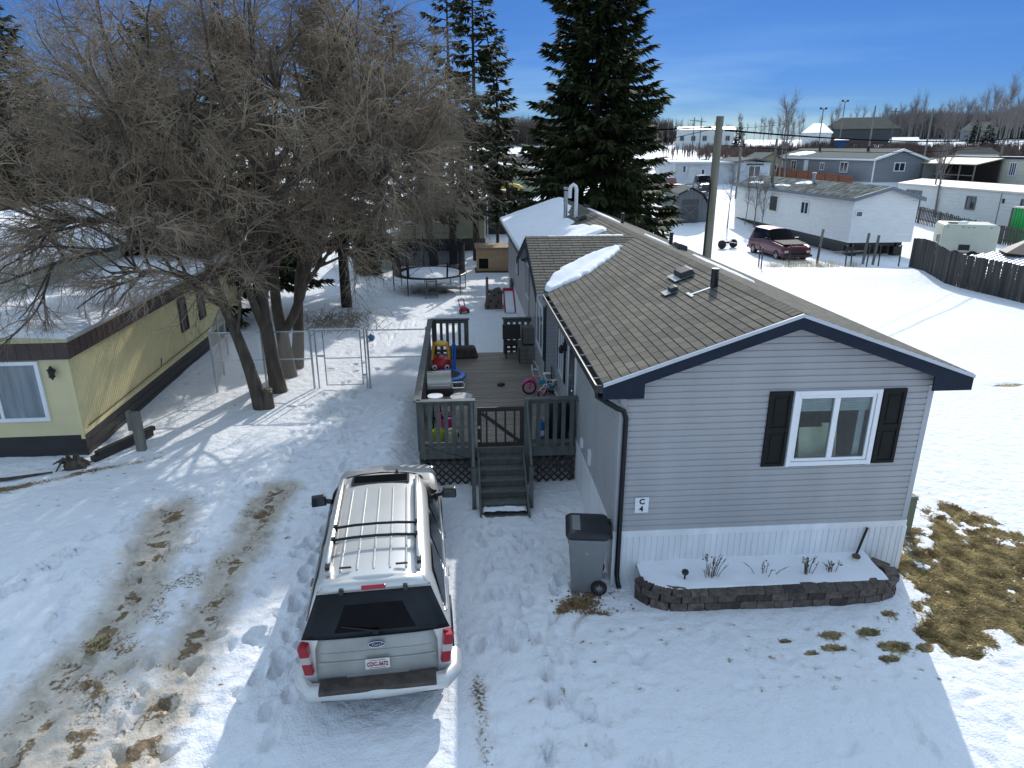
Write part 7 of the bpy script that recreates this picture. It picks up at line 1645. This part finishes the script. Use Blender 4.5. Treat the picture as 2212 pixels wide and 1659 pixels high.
def spruce(name, label, base, h, rad, z0, nwh, seed, trunk_r=.2, needles='needles', lean=(0, 0), dens=1., group=None, sc=1., taper=.9, skip=0., px=30):
    r = np.random.default_rng(seed); t = T(name, label, 'tree', base, 0, group)
    tp = np.array([[lean[0]*s**1.2*h, lean[1]*s*h, s*h-.3] for s in np.linspace(0, 1, 10)]); V, F = tubes(tp[None], np.linspace(trunk_r, .02, 10)[None], 8)
    br = []; 
    n = int(nwh); zz = z0+(h-z0)*(np.linspace(0, 1, n)**.95)*.985; az = np.arange(n)*2.4+r.normal(0, .3, n)
    prof = np.clip((1-(zz-z0)/(h-z0)), 0, 1)**taper; prof *= np.where(zz < z0+.12*(h-z0), .8+1.6*(zz-z0)/(h-z0), 1)
    Lb = rad*(prof*.95+.04)*(1+r.normal(0, .13, n)); keep = r.random(n) > skip; zz, az, Lb = zz[keep], az[keep], Lb[keep]; n = len(zz)
    K = 7; s = np.linspace(0, 1, K)[None, :]
    droop = np.interp(zz, [z0, h], [-.28, .35])[:, None]
    rx = Lb[:, None]*s; rz_ = Lb[:, None]*(droop*s-.18*s**2+.20*s**4)
    ox = np.interp(zz, tp[:, 2], tp[:, 0])[:, None]; oy = np.interp(zz, tp[:, 2], tp[:, 1])[:, None]
    B = np.stack([ox+rx*np.cos(az)[:, None], oy+rx*np.sin(az)[:, None], zz[:, None]+rz_], -1)
    V2, F2 = tubes(B, np.linspace(.035, .006, K)[None, :]*np.ones((n, 1))*sc, 4); V, F = join([(V, F), (V2, F2)])
    np_mesh('trunk', V, F, 'conbark', t, False)
    # side sprays: hanging, tapered, slightly folded needle sprays
    m = int(px*dens); cnt = np.maximum(4, (m*Lb/rad*1.3)).astype(int); bi = np.repeat(np.arange(n), cnt); N = len(bi)
    u = r.uniform(.10, 1, N)**.75; k = np.minimum((u*(K-1)).astype(int), K-2); f = (u*(K-1)-k)[:, None]; A = B[bi, k]*(1-f)+B[bi, k+1]*f; dr = B[bi, k+1]-B[bi, k]; dr /= np.linalg.norm(dr, axis=1, keepdims=True)
    side = np.stack([-np.sin(az[bi]), np.cos(az[bi]), np.zeros(N)], 1)*np.where(r.random(N) < .5, 1, -1)[:, None]
    ln = (.28+.42*Lb[bi]/rad*(1-u*.65))*sc*r.uniform(.6, 1.25, N)*1.25
    D = dr*.75+side*r.uniform(.2, .95, N)[:, None]+np.array([0, 0, -1])*r.uniform(-.05, .65, N)[:, None]; D /= np.linalg.norm(D, axis=1, keepdims=True)
    W_ = np.cross(D, np.stack([r.normal(0, .6, N), r.normal(0, .6, N), np.ones(N)], 1)); W_ /= np.linalg.norm(W_, axis=1, keepdims=True); wd = ln*r.uniform(.10, .19, N)
    p0 = A; p1 = A+D*(ln*.35)[:, None]+W_*wd[:, None]; p2 = A+D*ln[:, None]+np.array([0, 0, -.12])*ln[:, None]; p3 = A+D*(ln*.4)[:, None]-W_*wd[:, None]; mid = A+D*(ln*.45)[:, None]+np.cross(W_, D)*(wd*.5)[:, None]
    V = np.stack([p0, p1, p2, p3, mid], 1).reshape(-1, 3); q = np.arange(N)*5
    F = np.concatenate([np.stack([q, q+1, q+4], 1), np.stack([q+1, q+2, q+4], 1), np.stack([q+2, q+3, q+4], 1), np.stack([q+3, q, q+4], 1)])
    np_mesh('crown', V, F, needles, t, False); return t
spruce('spruce_tree', 'large broad dark spruce towering directly behind the grey home', (7.9, 41.0, g(8, 41)), 21, 4.9, .9, 380, 5, .32, dens=4.6, px=36, taper=.72, sc=1.15)
spruce('spruce_tree', 'slender spruce with bare lower trunk, middle of the thin ones left of the large spruce', (1.05, 44.0, 0), 17, 2.3, 4.6, 110, 6, .24, dens=2, taper=.5, skip=.2)
spruce('spruce_tree', 'thin sparse leaning conifer closest to the snowy roof corner', (3.7, 46.5, 0), 15.5, 1.5, 3.0, 90, 7, .17, lean=(-.13, 0), dens=.9, taper=.4, skip=.25)
spruce('spruce_tree', 'very thin sparse conifer between the slender spruce and the leaning one', (2.6, 47.5, 0), 14, 1.2, 2.2, 70, 8, .12, dens=.9, taper=.4, skip=.3)
spruce('spruce_tree', 'spruce trunk leaning left behind the trampoline net', (-1.55, 42.5, 0), 15, 2.3, 3.2, 100, 9, .30, lean=(-.17, 0), dens=1.6, taper=.5, skip=.15)
spruce('spruce_tree', 'straight spruce trunk right of the leaning one behind the trampoline', (-.4, 42.8, 0), 16, 2.2, 3.4, 100, 10, .26, dens=1.7, taper=.5, skip=.15)
spruce('spruce_tree', 'dark spruce at the far left edge of the photo', (-22.5, 33, 0), 13.3, 3.6, .5, 170, 12, .22, dens=2.4, taper=.75)
spruce('spruce_tree', 'dark spruce close behind the forked bare tree', (-8.6, 29.5, 0), 11.5, 2.8, 1.6, 200, 13, .26, dens=4, taper=.6, sc=.75)
spruce('spruce_tree', 'dark spruce behind the leaning bare tree and the yellow home', (-12.8, 33, 0), 12.5, 3.2, .8, 150, 14, .24, dens=2.2, taper=.7)
spruce('spruce_tree', 'shorter dark spruce between the leaning bare tree and the left edge', (-16.6, 39, 0), 11, 3.2, .8, 140, 15, .24, dens=2.2, taper=.7)
spruce('spruce_tree', 'dense dark spruce right behind the tall upright bare tree', (-5.2, 31.0, 0), 12.5, 2.8, 3.0, 200, 18, .26, dens=4, taper=.6, sc=.75)
spruce('spruce_tree', 'dark spruce behind the yellow home roof, left of the upright bare tree', (-10.8, 27.5, 0), 9.0, 2.6, .8, 180, 19, .22, dens=3.6, taper=.6, sc=.75)
for k, (px, d, h, lb) in enumerate(((28, 42, 13.5, 'tall dark spruce at the left edge rising above the snowy roofs'), (95, 47, 9.5, 'dark spruce beside the tall one at the left edge'), (205, 50, 8.5, 'dark spruce seen between the bare branches above the yellow home'), (300, 46, 8.0, 'low wide dark spruce seen between the bare branches, near the leaning trunk'))):
    X, Y, _ = PD(px, 300, d); spruce('spruce_tree', lb, (X, Y, 0), h, 3.6, .6, 190, 300+k, .22, dens=3.0, taper=.7)
spruce('small_juniper', 'small green evergreen shrub at the pale green garage', (-5.3, 39.6, .0), 2.0, .8, .2, 50, 17, .05, dens=1.5, sc=.7)

# far trees: a few kinds, copied one by one
def far_bare(seed, h=9., spread=.5, n=11):
    r = np.random.default_rng(seed); t = T('far_bare_tree', 'thin leafless tree in the far belt of trees along the hill', 'tree', (0, 0, -500), 0, 'leafless trees along the far hill')
    P = np.stack([resample([(0, 0, -.5), (r.normal(0, .2), r.normal(0, .2), h*.5), (r.normal(0, .5), r.normal(0, .4), h)], 10)]); Rr = np.linspace(.13, .02, 10)[None]; V, F = tubes(P, Rr, 5); np_mesh('trunk', V, F, 'twig_far', t)
    P1, R1 = grow(P, Rr, n, h*.38, .3, spread, 6, .035, seed=seed, up=.5, jit=.12); P2, R2 = grow(P1, R1, 8, h*.17, .1, .6, 5, .022, seed=seed+1, up=.3, jit=.15); P3, R3 = grow(P2, R2, 5, h*.09, .1, .6, 3, .014, seed=seed+2, up=.2)
    V, F = join([tubes(P1, R1, 3), tubes(P2, R2, 3), tubes(P3, R3, 3)]); np_mesh('crown', V, F, 'twig_far', t); return t
kinds = [far_bare(s, h, sp, n) for s, h, sp, n in ((101, 9, .5, 13), (102, 11, .4, 16), (103, 8, .7, 12), (104, 10, .45, 15))]
r = random.Random(77); used = set()
def put(px, d, sc, lb=None, grp=None):
    X, Y, _ = PD(px, 300, d); k = r.randrange(4); s = sc*r.uniform(.8, 1.2)
    o = kinds[k] if k not in used else copy_tree(kinds[k])
    used.add(k); o.location = (X, Y, g(X, Y)-.2); o.rotation_euler = (0, 0, r.uniform(0, 6)); o.scale = (s*.95, s*.95, s)
    if lb: o['label'] = lb; o['category'] = 'tree'
    if lb and 'group' in o.keys(): del o['group']
    return o
for k in range(34): put(r.uniform(1935, 2240), r.uniform(232, 262), .95)
for k in range(20): put(r.uniform(2080, 2260), r.uniform(190, 232), 1.15)
for k in range(22): put(r.uniform(1590, 1800), r.uniform(200, 250), .62)
for k in range(16): put(r.uniform(1400, 1620), r.uniform(205, 250), .5)
for k in range(14): put(r.uniform(1790, 1960), r.uniform(250, 270), .8)
for k in range(26): put(r.uniform(-80, 560), r.uniform(120, 165), 1.05)
for k in range(10): put(r.uniform(560, 1000), r.uniform(140, 170), .9)
put(1693, 92, 1.05, 'broad pale bare tree standing right of the beige shed'); put(1706, 95, .85, 'smaller bare tree directly behind the broad pale one'); put(1725, 150, .7, 'bare tree between the blue-grey home and the snow-roofed building')
put(2052, 71, .95, 'multi-stemmed bare tree before the long white home'); put(2040, 72.5, .8, 'second stem clump beside the multi-stemmed tree at the long white home')
for px, d, s, lb in ((1590, 62, .52, 'bare sapling just right of the tall power pole'), (1628, 64, .48, 'bare sapling at the far end of the raised white home'), (1650, 63, .62, 'taller bare sapling before the raised white home wall'), (1668, 60, .42, 'small bare sapling beside the greenish pole'), (1700, 61, .36, 'shortest bare sapling before the raised white home')): put(px, d, s, lb)
for k, (px, d, h, lb) in enumerate(((1596, 185, 6.3, 'small dark conifer behind the tall power pole'), (1870, 262, 6.6, 'small conifer peeking over the far dark-grey building'), (1858, 262, 6.2, 'second conifer peeking over the far dark-grey building'), (2105, 225, 6, 'dark conifer at the far grey house'), (2135, 150, 5.4, 'dark round evergreen above the cream porch home'), (1700, 140, 3.0, 'low dark evergreen behind the grey home'))):
    X, Y, _ = PD(px, 300, d); spruce('far_conifer', lb, (X, Y, g(X, Y)), h, h*.28, .3, 60, 200+k, .12, 'needles_far', dens=1.0, sc=1.6, px=18)
# masses of far brush and the forest belt on the left horizon
def belt(name, label, pts, n, h, seed, m='twig_far', wid=12, cat='forest'):
    r = np.random.default_rng(seed); s = r.uniform(0, len(pts)-1.001, n); i = s.astype(int); f = s-i; P = np.array(pts, float)
    x = P[i, 0]*(1-f)+P[i+1, 0]*f+r.normal(0, wid*.3, n); y = P[i, 1]*(1-f)+P[i+1, 1]*f+r.uniform(-wid, wid, n); z = gz(x, y)
    hh = h*r.uniform(.5, 1.1, n)*(.75+.5*vnoise(x, y, 18, 3, 2)); B = []; Rr = []
    tips = 7
    for k in range(tips):
        a = r.uniform(0, 6.28, n); sp = hh*.22*r.uniform(.1, 1, n); z0 = hh*r.uniform(.0, .5, n) if k else hh*0
        B.append(np.stack([np.stack([x, y, z+z0], 1), np.stack([x+np.cos(a)*sp*.7, y+np.sin(a)*sp*.7, z+z0+(hh-z0)*.55], 1), np.stack([x+np.cos(a)*sp, y+np.sin(a)*sp, z+z0+(hh-z0)*r.uniform(.8, 1, n)], 1)], 1)); Rr.append(np.tile([.05, .035, .015], (n, 1))*(1.2 if k == 0 else 1))
    V, F = tubes(np.concatenate(B), np.concatenate(Rr), 3); o = np_mesh(name, V, F, m); tag(o, label, cat, kind='stuff'); return o
def pl(lst): return [PD(px, 300, d)[:2] for px, d in lst]
belt('forest_belt', 'brown leafless forest closing the horizon behind the trees on the left and centre', pl([(-250, 215), (100, 225), (500, 235), (900, 225), (1250, 225), (1430, 235)]), 9000, 7.2, 1, mat('forest_twigs', (.10, .082, .062), .9, .3, .05), 14)
belt('hill_brush', 'reddish-brown leafless brush on the slope behind the homes at the right', pl([(1560, 150), (1700, 140), (1850, 150), (2000, 150), (2250, 140)]), 2600, 2.6, 2, mat('red_brush_twigs', (.13, .085, .07), .9, .3, .1), 16, 'brush')
belt('forest_belt', 'grey leafless wood closing the horizon on the right', pl([(1940, 275), (2100, 265), (2350, 255)]), 2600, 8.5, 3, 'twig_far', 12)
belt('hill_brush', 'low brush in the snowy field left of the white flat-roofed house', pl([(1440, 110), (1500, 108), (1640, 112)]), 500, 1.3, 4, mat('pale_brush_twigs', (.20, .16, .14), .9, .3, .1), 4, 'brush')
belt('hedge_brush', 'tangle of bare brown brush behind the pale homes at the left', pl([(-120, 44), (60, 42), (250, 44), (480, 52)]), 1500, 4.2, 6, mat('hedge_twigs', (.13, .105, .08), .9, .3, .3), 6, 'brush')
belt('hill_brush', 'thin brown brush between the thin spruces and the snowy field', pl([(1050, 120), (1150, 115), (1300, 118)]), 500, 2.0, 5, 'twig_far', 10, 'brush')

# ------------------------------------------------------------------ light, sky, render
SUN_EL, SUN_AZ = R(31), R(21)     # azimuth from +Y towards +X
w = bpy.data.worlds.new('World'); scene.world = w; w.use_nodes = True; nt = w.node_tree; bg = nt.nodes['Background']
sk_ = nt.nodes.new('ShaderNodeTexSky'); sk_.sky_type = 'NISHITA'; sk_.sun_disc = False; sk_.sun_elevation = SUN_EL; sk_.sun_rotation = SUN_AZ
sk_.altitude = 600; sk_.air_density = 1.0; sk_.dust_density = .1; sk_.ozone_density = 3.5
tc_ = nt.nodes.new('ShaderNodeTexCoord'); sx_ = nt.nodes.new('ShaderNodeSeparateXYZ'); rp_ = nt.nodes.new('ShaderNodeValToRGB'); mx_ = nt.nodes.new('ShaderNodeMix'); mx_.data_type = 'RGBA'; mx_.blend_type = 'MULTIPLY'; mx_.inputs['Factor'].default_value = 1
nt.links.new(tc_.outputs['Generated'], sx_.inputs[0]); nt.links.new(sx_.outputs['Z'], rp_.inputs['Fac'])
e_ = rp_.color_ramp.elements; e_[0].position = .0; e_[0].color = (.044, .061, .092, 1); e_[1].position = .9; e_[1].color = (1, .70, .45, 1)  # upper dome made brighter and warmer, added as fill light for the shade
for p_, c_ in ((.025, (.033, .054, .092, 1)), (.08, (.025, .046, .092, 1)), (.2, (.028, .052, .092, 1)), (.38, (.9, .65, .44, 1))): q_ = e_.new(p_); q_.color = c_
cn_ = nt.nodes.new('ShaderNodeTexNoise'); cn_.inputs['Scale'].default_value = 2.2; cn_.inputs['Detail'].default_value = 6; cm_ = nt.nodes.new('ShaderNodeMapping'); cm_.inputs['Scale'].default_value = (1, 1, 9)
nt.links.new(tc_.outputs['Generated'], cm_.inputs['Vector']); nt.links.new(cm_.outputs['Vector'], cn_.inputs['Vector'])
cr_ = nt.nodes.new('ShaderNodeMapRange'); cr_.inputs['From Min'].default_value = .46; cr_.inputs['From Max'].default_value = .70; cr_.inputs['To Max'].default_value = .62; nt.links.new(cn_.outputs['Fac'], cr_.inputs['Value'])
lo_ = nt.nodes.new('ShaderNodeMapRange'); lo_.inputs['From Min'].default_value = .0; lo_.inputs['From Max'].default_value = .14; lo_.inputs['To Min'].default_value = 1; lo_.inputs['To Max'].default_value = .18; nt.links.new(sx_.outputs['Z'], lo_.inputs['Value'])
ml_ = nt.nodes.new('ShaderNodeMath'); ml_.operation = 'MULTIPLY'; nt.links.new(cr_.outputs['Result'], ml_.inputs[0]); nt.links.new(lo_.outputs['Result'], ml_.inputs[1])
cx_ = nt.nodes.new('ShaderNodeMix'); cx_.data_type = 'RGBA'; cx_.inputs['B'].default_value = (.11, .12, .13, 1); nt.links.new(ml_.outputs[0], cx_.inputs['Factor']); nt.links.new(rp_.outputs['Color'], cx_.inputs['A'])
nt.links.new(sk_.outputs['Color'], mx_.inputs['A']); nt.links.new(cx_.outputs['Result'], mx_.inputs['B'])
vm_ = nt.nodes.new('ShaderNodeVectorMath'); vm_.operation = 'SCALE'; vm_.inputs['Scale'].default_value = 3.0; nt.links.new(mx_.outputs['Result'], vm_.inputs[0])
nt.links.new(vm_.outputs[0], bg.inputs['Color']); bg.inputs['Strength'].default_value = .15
ld = bpy.data.lights.new('sun', 'SUN'); ld.energy = 2.0; ld.angle = R(.53); ld.color = (1, .955, .90); so = bpy.data.objects.new('sun', ld); COL.objects.link(so)
d = Vector((math.sin(SUN_AZ)*math.cos(SUN_EL), math.cos(SUN_AZ)*math.cos(SUN_EL), math.sin(SUN_EL))); so.rotation_euler = d.to_track_quat('Z', 'Y').to_euler(); so.location = (20, 40, 40)
vs_ = scene.view_settings; vs_.view_transform = 'Standard'; vs_.look = 'None'; vs_.exposure = .78; vs_.gamma = 1
scene.render.engine = 'CYCLES'; scene.cycles.max_bounces = 6; scene.cycles.diffuse_bounces = 3; scene.cycles.transparent_max_bounces = 12; scene.cycles.use_denoising = True
scene.cycles.caustics_reflective = False; scene.cycles.caustics_refractive = False
